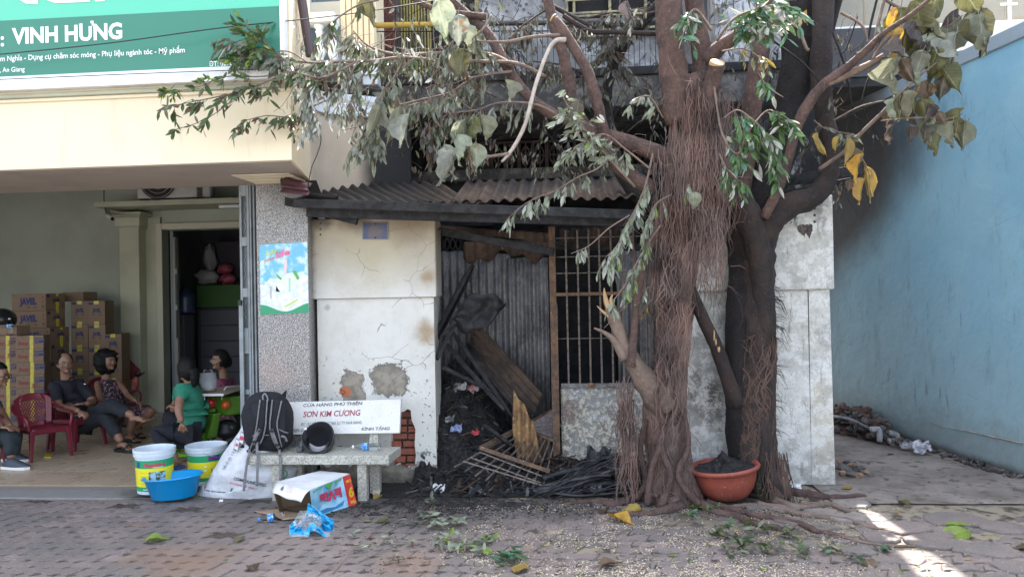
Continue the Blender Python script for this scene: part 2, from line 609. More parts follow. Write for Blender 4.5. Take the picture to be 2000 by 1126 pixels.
# shop floor of single tiles
m = Mt('beige_tile')
b = m.mix(m.rand(), (.4, .31, .22), (.46, .37, .27))
b = m.mix(m.mth('MULTIPLY', m.rng(m.noise(3, 5), .5, .75), .4), b, (.34, .26, .19))
M_TILE = m.out(b, m.rng(m.noise(6), .3, .7, .22, .45))
shop_floor = struct_root('shop_floor')
MB().box(-9.5, -1.9, 6.134, 10.3, -.05, .036).build('grout_bed', mk('grout', (.16, .14, .12), rough=.9), shop_floor)
tl = MB().box(.0025, .4975, .0025, .4975, .0, .006).mesh('tile', M_TILE)
for j in range(9):
 for i in range(14):
  o = bpy.data.objects.new('tile', tl)
  o.location = (-9.0+i*.5+.11*j*.5, 6.134+j*.5+(.003 if j else 0), .0365)
  if o.location.x > -2.5 or o.location.y > 9.85: continue
  COL.objects.link(o); o.parent = shop_floor
# ============================================================ LEFT SHOP BUILDING
DV = V((-.218, .976, 0))        # the plots run back askew
m = Mt('cream_render')
b = m.mix(m.rng(m.noise(.9, 5), .3, .75), (.78, .69, .5), (.72, .63, .45))
b = m.mix(m.mth('MULTIPLY', m.rng(m.noise(30, 6, .8), .62, .75), .35), b, (.4, .33, .25))
b = m.mix(m.mth('MULTIPLY', m.rng(m.noise(7, 5, .7, vec=m.scaled(m.pos(), (1, 1, .12))), .56, .72), .3), b, (.45, .38, .28))
M_CREAM = m.out(b, .75, nrm=m.bump(m.noise(80), .001))
M_BEIGE = mk('beige_render', (.5, .44, .36), (.42, .37, .3), 2, .8, .001, 60)
m = Mt('green_wall'); M_GREEN = m.out(m.mix(m.rng(m.noise(1.2, 5), .35, .7), (.36, .385, .32), (.3, .32, .27)), .8, nrm=m.bump(m.noise(60), .001))
M_PALE = mk('pale_green_trim', (.42, .43, .32), (.37, .38, .29), 2, .6)
shop = thing('shop_building', 'cream shop house with an open ground floor under the green sign', 'building', (-4, 6, 0))
XR = P(570, 312, 5.4).x
Zs = P(570, 312, 5.4).z
yb = 5.4
def back(p, d):
 return V(p)+DV*(d/DV.y)
f0 = V((-10, yb, Zs)); f1 = V((XR, yb, Zs))
zc = P(0, 205, 5.4).z
mb = MB()
mb.hexa([f0, f1, back(f1, 1.15), V((-10, yb+1.15, Zs)), f0+V((0, 0, 5)), f1+V((0, 0, 5)), back(f1, 1.15)+V((0, 0, 5)), V((-10, yb+1.15, Zs+5))])
mb.build('upper_wall', M_CREAM, shop)
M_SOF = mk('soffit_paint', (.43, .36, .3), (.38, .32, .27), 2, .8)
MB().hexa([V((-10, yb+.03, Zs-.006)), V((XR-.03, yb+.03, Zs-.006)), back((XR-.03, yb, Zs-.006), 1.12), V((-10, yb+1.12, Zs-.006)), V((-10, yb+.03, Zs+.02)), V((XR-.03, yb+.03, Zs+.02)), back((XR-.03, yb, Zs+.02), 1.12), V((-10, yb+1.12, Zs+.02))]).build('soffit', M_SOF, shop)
# stepped cornice under the sign
z150, z163, z185 = P(0, 163, 5.4).z, P(0, 178, 5.4).z, P(0, 203, 5.4).z
for i, (za, zb, pr) in enumerate([(z185, z185+.028, .02), (z185+.028, z185+.06, .045), (z185+.06, z163, .03), (z163, z150+.01, .07)]):
 p = [V((-10, yb-pr, za)), V((XR+pr*.5, yb-pr, za)), V((XR+pr*.5, yb-.0005, za)), V((-10, yb-.0005, za))]
 MB().hexa(p+[q+V((0, 0, zb-za-.001)) for q in p]).build('cornice', WHITE if i == 3 else M_PALE if i == 1 else M_CREAM, shop, bevel=.006)
# interior box
M_CEIL = mk('ceiling_paint', (.35, .36, .33), rough=.8)
yB = 10.25
def shopx(y, x0): return x0-(y-6.5)*.22
xr0 = P(505, 600, 6.45).x
MB().hexa([V((-10, yB, 0)), V((P(316, 600, yB).x, yB, 0)), V((P(316, 600, yB).x, yB+.2, 0)), V((-10, yB+.2, 0)), V((-10, yB, 3.7)), V((P(316, 600, yB).x, yB, 3.7)), V((P(316, 600, yB).x, yB+.2, 3.7)), V((-10, yB+.2, 3.7))]).build('back_wall', M_GREEN, shop)
xd = P(316, 600, yB).x
zdt = P(400, 447, yB).z
MB().box(xd+.001, -2.0, yB+.001, yB+.2, zdt, 3.7).build('wall_over_door', M_GREEN, shop)
MB().box(-10.15, -10, 6.0, 14, 0, 3.7).build('side_wall', M_GREEN, shop)
# right party wall, skewed
a = V((xr0+.12, 6.6, 0)); bb = back(a, 6.8)
MB().hexa([a, a+V((.15, 0, 0)), bb+V((.15, 0, 0)), bb, a+V((0, 0, 3.7)), a+V((.15, 0, 3.7)), bb+V((.15, 0, 3.7)), bb+V((0, 0, 3.7))]).build('party_wall', M_GREEN, shop)
MB().box(-10, -2.0, 6.55, 14, 3.7, 3.8).build('ceiling', M_CEIL, shop)
# the body of the house above and behind (it shades the pavement)
MB().hexa([V((-10, 6.56, 3.81)), V((xr0+.15, 6.56, 3.81)), V((-4, 13.4, 3.81)), V((-10, 13.4, 3.81)), V((-10, 6.56, 8.3)), V((xr0+.15, 6.56, 8.3)), V((-4, 13.4, 8.3)), V((-10, 13.4, 8.3))]).build('upper_floor', M_CREAM, shop)
# shelf slab, column and door trim at the back wall
zsl = P(200, 404, yB-.6).z
MB().box(P(183, 400, yB-.6).x, -2.3, yB-.6, yB-.002, zsl, zsl+S(11, yB-.6)).build('ledge', M_PALE, shop, bevel=.006)
cx0, cx1 = P(243, 600, yB-.12).x, P(281, 600, yB-.12).x
MB().box(cx0, cx1, yB-.22, yB-.002, 0, P(260, 442, yB-.2).z).build('pilaster', M_PALE, shop, bevel=.008)
zc0 = P(260, 447, yB-.2).z
for i, (dz0, dz1, e) in enumerate([(0, .03, .02), (.035, .17, .035), (.17, .2, .06), (.2, .235, .085)]):
 MB().box(cx0-e, cx1+e, yB-.22-e, yB-.002, zc0+dz0, zc0+dz1-.001).build('capital', M_PALE, shop, bevel=.005)
MB().box(cx1+.001, xd+.02, yB-.05, yB-.002, 0, zsl-.1).build('reveal', M_PALE, shop)
for (x0, x1, z0, z1) in [(xd-.03, xd+.06, 0, zdt+.09), (xd+.061, -2.6, zdt, zdt+.09)]:
 MB().box(x0, x1, yB-.08, yB-.051, z0, z1).build('door_trim', mk('trim_paint', (.46, .44, .34), rough=.5), shop, bevel=.008)
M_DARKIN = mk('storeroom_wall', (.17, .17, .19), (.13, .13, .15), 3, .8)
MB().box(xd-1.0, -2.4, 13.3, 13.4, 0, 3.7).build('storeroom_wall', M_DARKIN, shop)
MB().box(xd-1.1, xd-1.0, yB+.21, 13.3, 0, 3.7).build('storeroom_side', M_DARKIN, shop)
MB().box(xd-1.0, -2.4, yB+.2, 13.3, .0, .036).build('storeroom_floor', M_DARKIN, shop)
# granite pier
m = Mt('granite')
g = m.noise(95, 3, .7)
b = m.mix(m.rng(g, .42, .58), (.12, .115, .11), (.42, .41, .4))
b = m.mix(m.rng(m.noise(160, 2), .58, .64), b, (.02, .02, .02))
b = m.mix(m.rng(m.noise(120, 2, .5), .6, .68), b, (.6, .59, .57))
b = m.mix(m.mth('MULTIPLY', soot_mask(m, 590, 370, 6.4, .5, .8, 4), .45), b, (.06, .055, .05))
b = m.mix(m.mth('MULTIPLY', soot_mask(m, 560, 720, 6.4, .4, .9, 4), .4), b, (.42, .28, .22))
M_GRAN = m.out(b, .35)
YP = 6.22
px0, px1 = P(503, 600, YP).x, P(604, 600, YP).x
pier = thing('granite_pier', 'speckled grey granite pier at the corner of the shop with a poster on it', 'pillar', ((px0+px1)/2, 6.5, 0))
zp = P(550, 358, YP).z
MB().hexa([V((px0, YP, 0)), V((px1, YP, 0)), V((px1-.05, 6.62, 0)), V((px0-.05, 6.62, 0)), V((px0, YP, zp)), V((px1, YP, zp)), V((px1-.05, 6.62, zp)), V((px0-.05, 6.62, zp))]).build('shaft', M_GRAN, pier, bevel=.006)
zt = Zs-.008
for k, (t0, t1, e) in enumerate([(0, .22, .0), (.22, .36, .06), (.36, .6, .1), (.6, .76, .2), (.76, 1., .3)]):
 z0, z1 = zp+.001+(zt-zp-.002)*t0, zp+(zt-zp-.002)*t1
 MB().box(px0-.0-e*.22, px1-.02-e*.06, YP-.02-e, 6.6, z0, z1-.0005).build('capital', M_CREAM, pier, bevel=.008)
# poster
poster = thing('poster', 'sky blue poster with green foot band on the granite pier', 'poster', P(552, 545, 6.37))
pc = [P(509, 614, 6.212), P(603, 610, 6.212), P(600, 472, 6.212), P(507, 478, 6.212)]
def PO(u, v, lift=0.):
 q = lerp(lerp(pc[0], pc[1], u), lerp(pc[3], pc[2], u), v)
 return q+V((0, -lift, 0))
m = Mt('poster_sky')
M_PSKY = m.out(m.mix(m.rng(m.noise(9, 5), .45, .62), (.16, .5, .72), (.6, .78, .85)), .3)
M_PSNOW = mk('poster_snow', (.78, .82, .84), (.6, .68, .75), 20, .3)
M_PGRN = mk('poster_green', (.02, .3, .14), rough=.3)
MB().hexa([PO(0, 0), PO(1, 0), PO(1, 0)+V((0, .004, 0)), PO(0, 0)+V((0, .004, 0)), PO(0, 1), PO(1, 1), PO(1, 1)+V((0, .004, 0)), PO(0, 1)+V((0, .004, 0))]).build('sheet', M_PSKY, poster)
def pl(pts, lift, mat, name='print'):
 MB().poly([PO(u, v, lift) for u, v in pts]).build(name, mat, poster)
N_ = 14
pl([(0, .005)]+[(1, .005)]+[(1-i/N_, .47+.05*sin(i*.8)-.02*sin(i*2.1)+(.05 if i < 2 else 0)) for i in range(N_+1)], .0015, M_PSNOW)
pl([(0, .002), (1, .002)]+[(1-i/N_, .085+.055*cos((1-i/N_)*2*pi*.95)) for i in range(N_+1)], .003, M_PGRN)
pl([(.38, .33), (.77, .33), (.76, .5), (.68, .58), (.55, .57), (.45, .5), (.38, .46)], .003, mk('poster_cube', (.7, .75, .66), rough=.3))
pl([(.33, .32+.0)]+[(.42+.09*cos(a), .37+.06*sin(a)) for a in [i*.52 for i in range(12)]], .0045, mk('poster_flower', (.85, .88, .78), rough=.3))
pl([(.5, .56), (.56, .57), (.58, .77), (.52, .78)], .0045, mk('poster_tool', (.75, .6, .62), rough=.3))
pl([(.6, .3), (.63, .3), (.64, .5), (.6, .5)], .0045, mk('poster_mint', (.35, .65, .55), rough=.3))
pl([(.21, .22), (.24, .22), (.25, .4), (.2, .4)], .0045, mk('poster_silver', (.45, .48, .5), rough=.3))
pl([(.48, .1), (.52, .09), (.8, .185), (.78, .2)], .0045, mk('poster_lime', (.55, .65, .05), rough=.3))
M_PLEAF = mk('poster_leaf', (.1, .42, .08), rough=.3)
pl([(.34, .58), (.46, .5), (.43, .48), (.36, .53)], .005, M_PLEAF)
pl([(.68, .61), (.75, .6), (.83, .49), (.78, .47)], .005, M_PLEAF)
pr_ = (pc[1]-pc[0])
pw = pr_.length
def pofn(u, v, rot=0.):
 r_ = (pr_/pw*cos(rot)+V((0, 0, sin(rot)))).normalized()
 return plane_fn(PO(u, v, .004), r_, V((0, 0, 1))-r_*r_.z, .002)
text('Color', pofn(.13, .83, .25), pw*.27, pw*.1, mk('lime_ink', (.6, .75, .2)), poster, .02, .25)
text('your', pofn(.09, .745, .25), pw*.24, pw*.07, mk('orange_ink', (.75, .3, .2)), poster, .02, .25)
text('life', pofn(.35, .79, .25), pw*.3, pw*.13, mk('pink_ink', (.8, .2, .4)), poster, .03, .25)
# sign board
sign = thing('sign_board', 'large green shop sign with white lettering above the open shop', 'sign', V((-5, 5.3, 3.4)))
ys = 5.33
m = Mt('sign_mint'); M_S1 = m.out((.1, .5, .34), .35)
M_S2 = mk('sign_green', (.03, .19, .125), rough=.3)
A0, A1 = P(0, 151, ys), P(549, 126, ys)
zA, zB, zM = lerp(A0.z, A1.z, .5), 5.0, P(0, 41, ys).z
zb_ = A1.z; x1 = A1.x
MB().box(-10, x1, ys, ys+.05, zb_, zM-.0005).build('lower_panel', M_S2, sign)
MB().box(-10, x1, ys, ys+.05, zM, zB).build('upper_panel', M_S1, sign)
MB().box(-10, x1+.03, ys-.015, ys+.06, zb_-.04, zb_-.0005).box(x1+.0005, x1+.03, ys-.015, ys+.06, zb_, zB).build('frame', mk('sign_frame', (.75, .78, .8), rough=.4), sign)
MB().box(-10, x1+.0, ys-.035, 5.39, zb_-.11, zb_-.042).build('backing', WHITE, sign)
def sfn(px, py, lift=.003):
 return plane_fn(P(px, py, ys), (1, 0, 0), (0, 0, 1), lift)
px_m = ys/F
text('VINH HƯNG', sfn(24, 86.), S(241, ys), S(34, ys), INK_WHITE, sign, .035)
text(':', sfn(2, 90), None, S(30, ys), INK_WHITE, sign, .035)
text('Kềm Nghĩa - Dụng cụ chăm sóc móng - Phụ liệu ngành tóc - Mỹ phẩm', sfn(-14, 121), S(418, ys), S(11, ys), INK_WHITE, sign, .01)
text('ĐT: 0296 3 863 430', sfn(409, 130), S(104, ys), S(10, ys), INK_WHITE, sign, .01)
text('t, An Giang', sfn(-4, 142), S(60, ys), S(10, ys), INK_WHITE, sign, .01)
# bottoms of the tall white letters cut by the frame of the photograph
def sg(pts, name='letter'):
 MB().poly([P(x, y, ys)+V((0, -.004, 0)) for x, y in pts]).build(name, INK_WHITE, sign)
sg([(34, -40), (34, -10), (40, 1), (52, 8), (75, 9), (76, -40)])
sg([(82, -40), (84, -10), (93, 1), (108, 7), (176, 4), (176, -8), (130, -8), (118, -14), (112, -40)])
sg([(186, -40), (186, 3.5), (205, 3), (205, -40)])
# dark pole and slanting pipe at the corner
pole = thing('corner_pole', 'dark grey square post beside the green sign', 'pole', P(563, 150, 5.6))
MB().box(P(555, 60, 5.6).x, P(574, 60, 5.6).x, 5.42, 5.5, P(560, 145, 5.6).z, 5.2).build('shaft', mk('slate_paint', (.11, .13, .15), rough=.5), pole, bevel=.004)
MB().box(P(551, 60, 5.6).x, P(578, 60, 5.6).x, 5.40, 5.52, P(560, 145, 5.6).z-.012, P(560, 145, 5.6).z-.001).build('foot_plate', STEEL, pole)
MB().tube([P(606, 110, 5.75), P(580, -60, 5.75)], S(9, 5.75), 10).build('slanting_pipe', mk('brown_pipe', (.06, .04, .045), rough=.5), smooth=False, label='dark brown slanting pipe between the sign post and the balustrade', cat='pipe')
# cables across the front
def cable(pts, r, name, label, grp=None, mat=None):
 return MB().tube([V(q) for q in smooth_path([tuple(p) for p in pts], 8)], r, 5).build(name, mat or BLACK, label=label, cat='cable', group=grp, smooth=True)
cable([P(-60, 112, 5.2), P(200, 86, 5.2), P(430, 55, 5.25), P(700, 25, 5.5), P(1000, -25, 5.8)], .0045, 'overhead_cable', 'thin black cable slanting up across the green sign')
cable([P(-60, 158, 5.25), P(300, 143, 5.25), P(560, 134, 5.3)], .0035, 'overhead_cable', 'thin cable along the lower edge of the green sign')
cable([P(618, 230, 5.9), P(627, 270, 5.9), P(620, 300, 5.9), P(608, 330, 6.0), P(600, 375, 6.0)], .004, 'overhead_cable', 'loose cable hanging down beside the cream corner')
# middle house: curved parapet, balustrade, fluted pilaster, window
mid = thing('neighbour_house', 'cream neighbouring house with white balustrade and fluted pilaster behind the leaves', 'building', P(670, 100, 7))
m = Mt('sooted_beige')
b = m.mix(m.rng(m.noise(2, 5), .35, .65), (.52, .45, .36), (.43, .37, .3))
sx_ = m.mth('ADD', m.xyz()[0], m.mth('MULTIPLY', m.noise(3, 5), .12))
xs0 = P(735, 300, 7.1).x
b = m.mix(m.rng(sx_, xs0-.08, xs0+.1), b, (.02, .02, .022))
M_SBEI = m.out(b, .8)
za_, zb2 = 2.45, P(680, 230, 6.85).z
def arc(u):
 pts = [P(600, 300, 6.45), P(628, 300, 6.7), P(680, 300, 6.85), P(740, 300, 7.0), P(800, 300, 7.2)]
 q = smooth_path([tuple(p) for p in pts], 8)
 i = u*(len(q)-1)
 k = min(int(i), len(q)-2)
 return lerp(V(q[k]), V(q[k+1]), i-k)
MB().grid(lambda u, v: V((arc(u).x, arc(u).y, lerp(za_, zb2, v))), 32, 8).build('parapet', M_SBEI, mid, smooth=True, solid=.08)
m = Mt('cool_white'); M_COOLW = m.out(m.mix(m.noise(4), (.72, .78, .84), (.62, .68, .75)), .6)
zc_ = P(680, 190, 6.85).z
MB().grid(lambda u, v: V((arc(u*.76).x, arc(u*.76).y-.04-(.03 if v > .7 else 0), lerp(zb2+.005, zc_, v))), 28, 5).build('coping', M_COOLW, mid, smooth=False, solid=.1)
# pilaster
X0, X1 = P(665, 50, 7.05).x, P(735, 50, 7.05).x
mb = MB().box(X0, X1, 7.05, 7.35, P(700, 110, 7.05).z, 6.5)
for i in range(6):
 xx = lerp(X0, X1, (i+.6)/6.2)
 mb.box(xx-.022, xx+.022, 7.02, 7.0495, P(700, 105, 7.05).z, 6.5)
mb.build('pilaster', M_CREAM, mid, bevel=.004)
for z0_, z1_, e in [(110, 125, .03), (125, 150, .06), (150, 168, .03)]:
 MB().box(X0-e, X1+e*.3, 7.05-e, 7.3, P(700, z1_, 7.05).z, P(700, z0_, 7.05).z-.001).build('base_moulding', M_COOLW, mid, bevel=.006)
# balusters
prof = [(.045, 0), (.05, .02), (.03, .05), (.035, .08), (.052, .14), (.05, .19), (.032, .26), (.026, .33), (.03, .38), (.04, .41), (.028, .43), (.045, .46), (.05, .49)]
for bx in (566, 597, 625, 652):
 p0 = P(bx, 128, 6.95)
 hgt = (P(bx, 50, 6.95).z-p0.z)/.49
 MB().lathe([(r_*1.05, z*hgt) for r_, z in prof], p0, 12).build('baluster', M_COOLW, mid, smooth=True)
ph = P(600, 50, 6.95)
MB().box(P(540, 50, 6.95).x, X0-.001, 6.86, 7.04, ph.z, ph.z+.09).build('handrail', M_COOLW, mid, bevel=.01)
MB().box(P(540, 130, 6.95).x, X0-.001, 6.84, 7.06, P(600, 145, 6.95).z, P(600, 129, 6.95).z).build('balustrade_base', M_COOLW, mid, bevel=.01)
# window wall behind
MB().box(P(520, 0, 8.2).x, X1+.3, 8.2, 8.35, 2.9, 6.5).build('house_wall', M_CREAM, mid)
wx0, wx1 = P(570, 0, 8.15).x, P(668, 0, 8.15).x
zw = P(620, 8, 8.15).z
M_GLASSB = Mt('blue_glass').out((.12, .2, .33), .08, spec=.8)
MB().box(wx0-.05, wx1+.05, 8.1, 8.199, zw-.06, zw).box(wx0-.08, wx1+.08, 8.06, 8.199, zw-.17, zw-.062).build('sill', M_COOLW, mid, bevel=.005)
MB().box(wx0, wx1, 8.17, 8.199, zw+.001, 6).build('window_pane', M_GLASSB, mid)
for q in (597, 604, 668):
 xx = P(q, 0, 8.15).x
 MB().box(xx-.02, xx+.02, 8.14, 8.1695, zw+.001, 6).build('window_frame', M_COOLW, mid)
MB().box(P(575, 0, 8.15).x, P(665, 0, 8.15).x, 8.17, 8.199, 3.0, P(620, 50, 8.15).z).build('balcony_door', M_GLASSB, mid)
# ============================================================ BURNT HOUSE (upper floor and back)
M_SOOT = mk('soot_black', (.009, .009, .011), (.02, .02, .022), 5, .85, .004, 40)
burnt = thing('burnt_house', 'fire blackened two storey house above the corrugated shed roof', 'building', (0, 7.5, 0))
m = Mt('sooted_slab')
b = m.mix(m.rng(m.noise(3.5, 6, .7), .42, .62), (.05, .05, .052), (.17, .16, .15))
b = m.mix(m.rng(m.noise(20, 6, .8), .5, .7), b, (.03, .03, .032))
M_SLAB = m.out(b, .85, nrm=m.bump(m.noise(40, 6), .006))
yS = 7.0
xs0, xs1 = P(750, 200, yS).x, P(1300, 200, yS).x
zs0, zs1 = P(1000, 216, yS).z, P(1000, 148, yS).z
xsr = P(1562, 100, 7.0).x
MB().box(xs0, xsr, yS, 8.3, zs0, zs1).build('balcony_slab', M_SLAB, burnt, bevel=.01)
MB().box(xs0-.02, xsr+.01, yS-.035, yS-.001, zs1-.05, zs1+.03).build('slab_edge', M_SOOT, burnt, bevel=.006)
# black ground-floor wall behind and above the shed, with pierced block band
zb0, zb1 = P(1100, 327, 8).z, P(1100, 270, 8).z
xL = P(742, 300, 8).x
xb0, xb1 = P(958, 300, 8).x, P(1262, 300, 8).x
MB().box(xL, 2.0, 8.03, 8.2, zb1+.02, zs0+.4).build('lintel', M_SOOT, burnt)
MB().box(xL, xb0-.002, 8.03, 8.2, zb0-.6, zb1+.018).build('wall', M_SOOT, burnt)
MB().box(xb1+.002, 2.0, 8.03, 8.2, zb0-.6, zb1+.018).build('wall', M_SOOT, burnt)
MB().box(xL, 2.0, 7.93, 8.25, zb0-.12, zb0-.003).build('sill_beam', M_SLAB, burnt)
MB().box(xL, 2.0, 8.9, 9.0, 2.2, 3.8).build('room_back', M_SOOT, burnt)
MB().box(xL+.55, xL+.62, 7.9, 8.029, zb0, zs0).build('downpipe', M_SOOT, burnt)
M_BLOCK = mk('pierced_block', (.05, .04, .038), (.09, .07, .062), 20, .85)
bs = (xb1-xb0)/11
def pierced(mb, s, h, y0=0., y1=.1):
 t = .018
 mb.box(.002, t, y0, y1, 0, h).box(s-t, s-.002, y0, y1, 0, h).box(t, s-t, y0, y1, 0, t).box(t, s-t, y0, y1, h-t, h)
 mb.box(s/2-.008, s/2+.008, y0+.01, y1-.01, t, h-t).box(t, s/2-.009, y0+.01, y1-.01, h/2-.008, h/2+.008).box(s/2+.009, s-t, y0+.01, y1-.01, h/2-.008, h/2+.008)
 c = V((s/2, 0, h/2))
 n = 12; ro, ri = s*.33, s*.25
 for i in range(n):
  a, b_ = 2*pi*i/n, 2*pi*(i+1)/n
  q = [(ri, a), (ro, a), (ro, b_), (ri, b_)]
  pts = [c+V((r_*cos(t_), y0+.004, r_*sin(t_)*h/s)) for r_, t_ in q]
  mb.prism(pts, (0, y1-y0-.03, 0))
 return mb
pm = pierced(MB(), bs, zb1-zb0).mesh('pierced_block', M_BLOCK)
for i in range(11):
 o = bpy.data.objects.new('pierced_block', pm)
 COL.objects.link(o); o.parent = burnt
 o.location = V((xb0+i*bs, 8.06, zb0))-WORLD[burnt]
# upper storey wall
yU = 8.0
m = Mt('flower_tile')
v1 = m.vor(13, vec=m.scaled(m.pos(), (1, 0.001, 1)))
b = m.mix(m.rng(v1, .2, .3), (.04, .045, .055), (.36, .38, .41))
b = m.mix(m.mth('MULTIPLY', m.rng(m.noise(1.5, 6, .7), .36, .58), .8), b, (.06, .06, .065))
M_FLW = m.out(b, .4)
Xu = lambda px: P(px, 60, yU).x
MB().box(Xu(738), 2.0, yU+.1, yU+.25, zs1, 6.6).build('upper_wall', mk('grey_upper_wall', (.2, .2, .21), (.1, .1, .11), 3, .8), burnt)
MB().box(Xu(926), Xu(1108), yU+.06, yU+.099, zs1, 6.6).box(Xu(1108), Xu(1290), yU+.06, yU+.099, zs1, P(1200, 72, yU).z).build('tiled_wall', M_FLW, burnt)
MB().box(Xu(834), Xu(925), yU+.04, yU+.099, zs1, 6.6).build('door_opening', M_SOOT, burnt)
MB().box(Xu(783), Xu(832), yU+.02, yU+.099, zs1, 6.6).build('folding_door', mk('dark_door', (.09, .08, .05), rough=.6), burnt)
M_YEL = mk('yellow_paint', (.3, .26, .07), (.14, .12, .06), 5, .5)
for i in range(9):
 xx = lerp(Xu(785), Xu(830), i/8)
 MB().box(xx-.007, xx+.007, yU-.01, yU+.0195, zs1, 6.6).build('door_slat', M_YEL, burnt)
for q in (838, 932):
 MB().box(Xu(q)-.02, Xu(q)+.02, yU+.0, yU+.039, zs1, 6.6).build('door_frame', M_YEL, burnt)
MB().box(Xu(738)-.05, Xu(747), yU-.3, yU+.0, zs1, 6.6).build('corner_post', mk('dark_grey_post', (.09, .1, .12), rough=.6), burnt)
# orange folding lattice beside the corner
lat = []
M_ORL = mk('orange_red_paint', (.26, .07, .045), (.15, .05, .04), 8, .6)
z0, z1 = P(750, 95, yU).z, P(750, -60, yU).z
mb = MB()
k = 0
zz = z0
while zz < z1:
 for s_ in (0, 1, 2, 3):
  xa = lerp(Xu(740), Xu(772), s_/4); xb = lerp(Xu(740), Xu(772), (s_+1)/4)
  mb.bar((xa, yU+.02, zz), (xb, yU+.02, zz+.09), .012, .01, V((0, 1, 0)))
  mb.bar((xb, yU+.034, zz), (xa, yU+.034, zz+.09), .012, .01, V((0, 1, 0)))
 zz += .09
mb.build('folding_lattice', M_ORL, burnt)
# railing with vertical rods
mr = Mt('burnt_yellow_pipe')
M_RAIL = mr.out(mr.mix(mr.rng(mr.mth('ADD', mr.xyz()[0], mr.mth('MULTIPLY', mr.noise(12), .5)), P(880, 40, 7).x, P(960, 40, 7).x), (.38, .28, .06), (.05, .045, .045)), .5)
MB().tube([P(733, 50, 7.06), P(1000, 45, 7.06), P(1300, 40, 7.06)], S(5.5, 7), 10).build('railing_pipe', M_RAIL, burnt, smooth=True)
mb = MB()
zr0, zr1 = zs1, P(900, 60, 7.06).z
MB().tube([P(733, 62, 7.06), P(1300, 60, 7.06)], .006, 6).build('railing_rod', M_SOOT, burnt)
MB().tube([P(733, 145, 7.06), P(1300, 145, 7.06)], .006, 6).build('railing_rod', M_SOOT, burnt)
i = 0
q = 745
while q < 1290:
 MB().bar((P(q, 100, 7.06).x, 7.06, zr0), (P(q, 100, 7.06).x, 7.06, zr1), .006).build('baluster_rod', M_SOOT, burnt)
 q += 10.5
# window with yellow-grey frame
M_WF = mk('smoked_frame', (.3, .27, .15), (.12, .11, .09), 10, .6)
zw0 = P(1200, 70, yU).z
MB().box(Xu(1110), Xu(1290), yU+.06, yU+.099, zw0+.03, 6.6).build('window_opening', M_SOOT, burnt)
for q in (1108, 1122, 1192, 1262, 1290):
 MB().box(Xu(q)-.014, Xu(q)+.014, yU-.02, yU+.0595, zw0+.0, 6.6).build('window_frame', M_WF, burnt)
for py in (70, 58, 30, 24, -2):
 zz = P(1200, py, yU).z
 MB().box(Xu(1110), Xu(1290), yU-.03, yU-.0205, zz-.011, zz+.011).build('window_frame', M_WF, burnt)
# pale wall seen through the trees, right part of the house
m = Mt('streaked_wall')
b = m.mix(m.rng(m.noise(2.2, 6, .7), .4, .58), (.42, .44, .46), (.12, .12, .13))
b = m.mix(m.rng(m.noise(28, 4, .7, vec=m.scaled(m.pos(), (1, 1, .15))), .55, .66), b, (.05, .05, .055))
M_STRK = m.out(b, .8)
MB().box(P(1400, 200, 7.6).x, P(1562, 200, 7.6).x, 7.6, 7.99, P(1500, 385, 7.6).z, 6.2).build('side_panel', M_STRK, burnt)
MB().box(P(1562, 200, 7.6).x+.001, P(1600, 200, 7.6).x, 7.65, 7.99, 0, 3.6).build('inner_wall', M_SOOT, burnt)
# mass of the upper floors
MB().box(Xu(738), 2.37, 8.26, 13, 3.9, 8.2).build('upper_floors', M_SOOT, burnt)
# black box of the balcony over the alley, white parapet with glass, neighbour house at right
right = thing('white_house', 'white house with glass balustrade above the blue wall', 'building', (3, 9, 0))
yR = 8.3
pA = P(1560, 60, yR); pB = P(1772, 150, yR)
m = Mt('sooted_balcony')
b = m.mix(m.rng(m.noise(40, 2, vec=m.scaled(m.pos(), (1, 1, .12))), .62, .7), (.03, .032, .038), (.3, .32, .34))
b = m.mix(m.rng(m.xyz()[0], P(1600, 100, yR).x, P(1640, 100, yR).x), b, (.035, .037, .043))
M_SBAL = m.out(b, .6)
zt_, zb_2 = P(1690, 54, yR).z, P(1690, 150, yR).z
xw0, xw1 = P(1562, 100, yR).x, P(1775, 100, yR).x
MB().box(xw0, xw1-.001, yR, yR+.15, zb_2, zt_).build('burnt_balcony_front', M_SBAL, right, bevel=.006)
MB().box(xw0, xw1, yR+.02, yR+3.5, zb_2-.1, zb_2-.002).build('balcony_soffit', M_SOOT, right)
# blue wall
b0, b1 = G(1998, 933), G(1762, 858)
dW = (b1-b0).normalized()
nW = V((dW.y, -dW.x, 0))
wst = b0-dW*3.2
wend = b0+dW*7.5
def wallt(px, py):       # point of the blue wall seen at a pixel
 d = ray(px, py)
 t = (wst.x*dW.y-wst.y*dW.x)/(d.x*dW.y-d.y*dW.x)
 return V((0, 0, CH))+d*t
t0, t1 = wallt(1998, 58), wallt(1772, 150)
def ztop(p):
 s0, s1 = (t0-wst).dot(dW), (t1-wst).dot(dW)
 return lerp(t0.z, t1.z, ((p-wst).dot(dW)-s0)/(s1-s0))
zw = (t0.z+t1.z)/2
m = Mt('blue_wall_paint')
b = m.mix(m.rng(m.noise(1.1, 5, .6), .35, .68), (.19, .39, .52), (.23, .43, .54))
b = m.mix(m.mth('MULTIPLY', m.rng(m.xyz()[2], .1, 2.1, 1, 0), .7), b, (.27, .37, .39))
streak = m.rng(m.noise(16, 5, .75, vec=m.scaled(m.pos(), (1, 1, .16))), .6, .72)
band = m.mth('MULTIPLY', m.rng(m.xyz()[2], .0, .5), m.rng(m.xyz()[2], 1.2, 2.2, 1, 0))
b = m.mix(m.mth('MULTIPLY', m.mth('MULTIPLY', streak, band), .85), b, (.07, .09, .1))
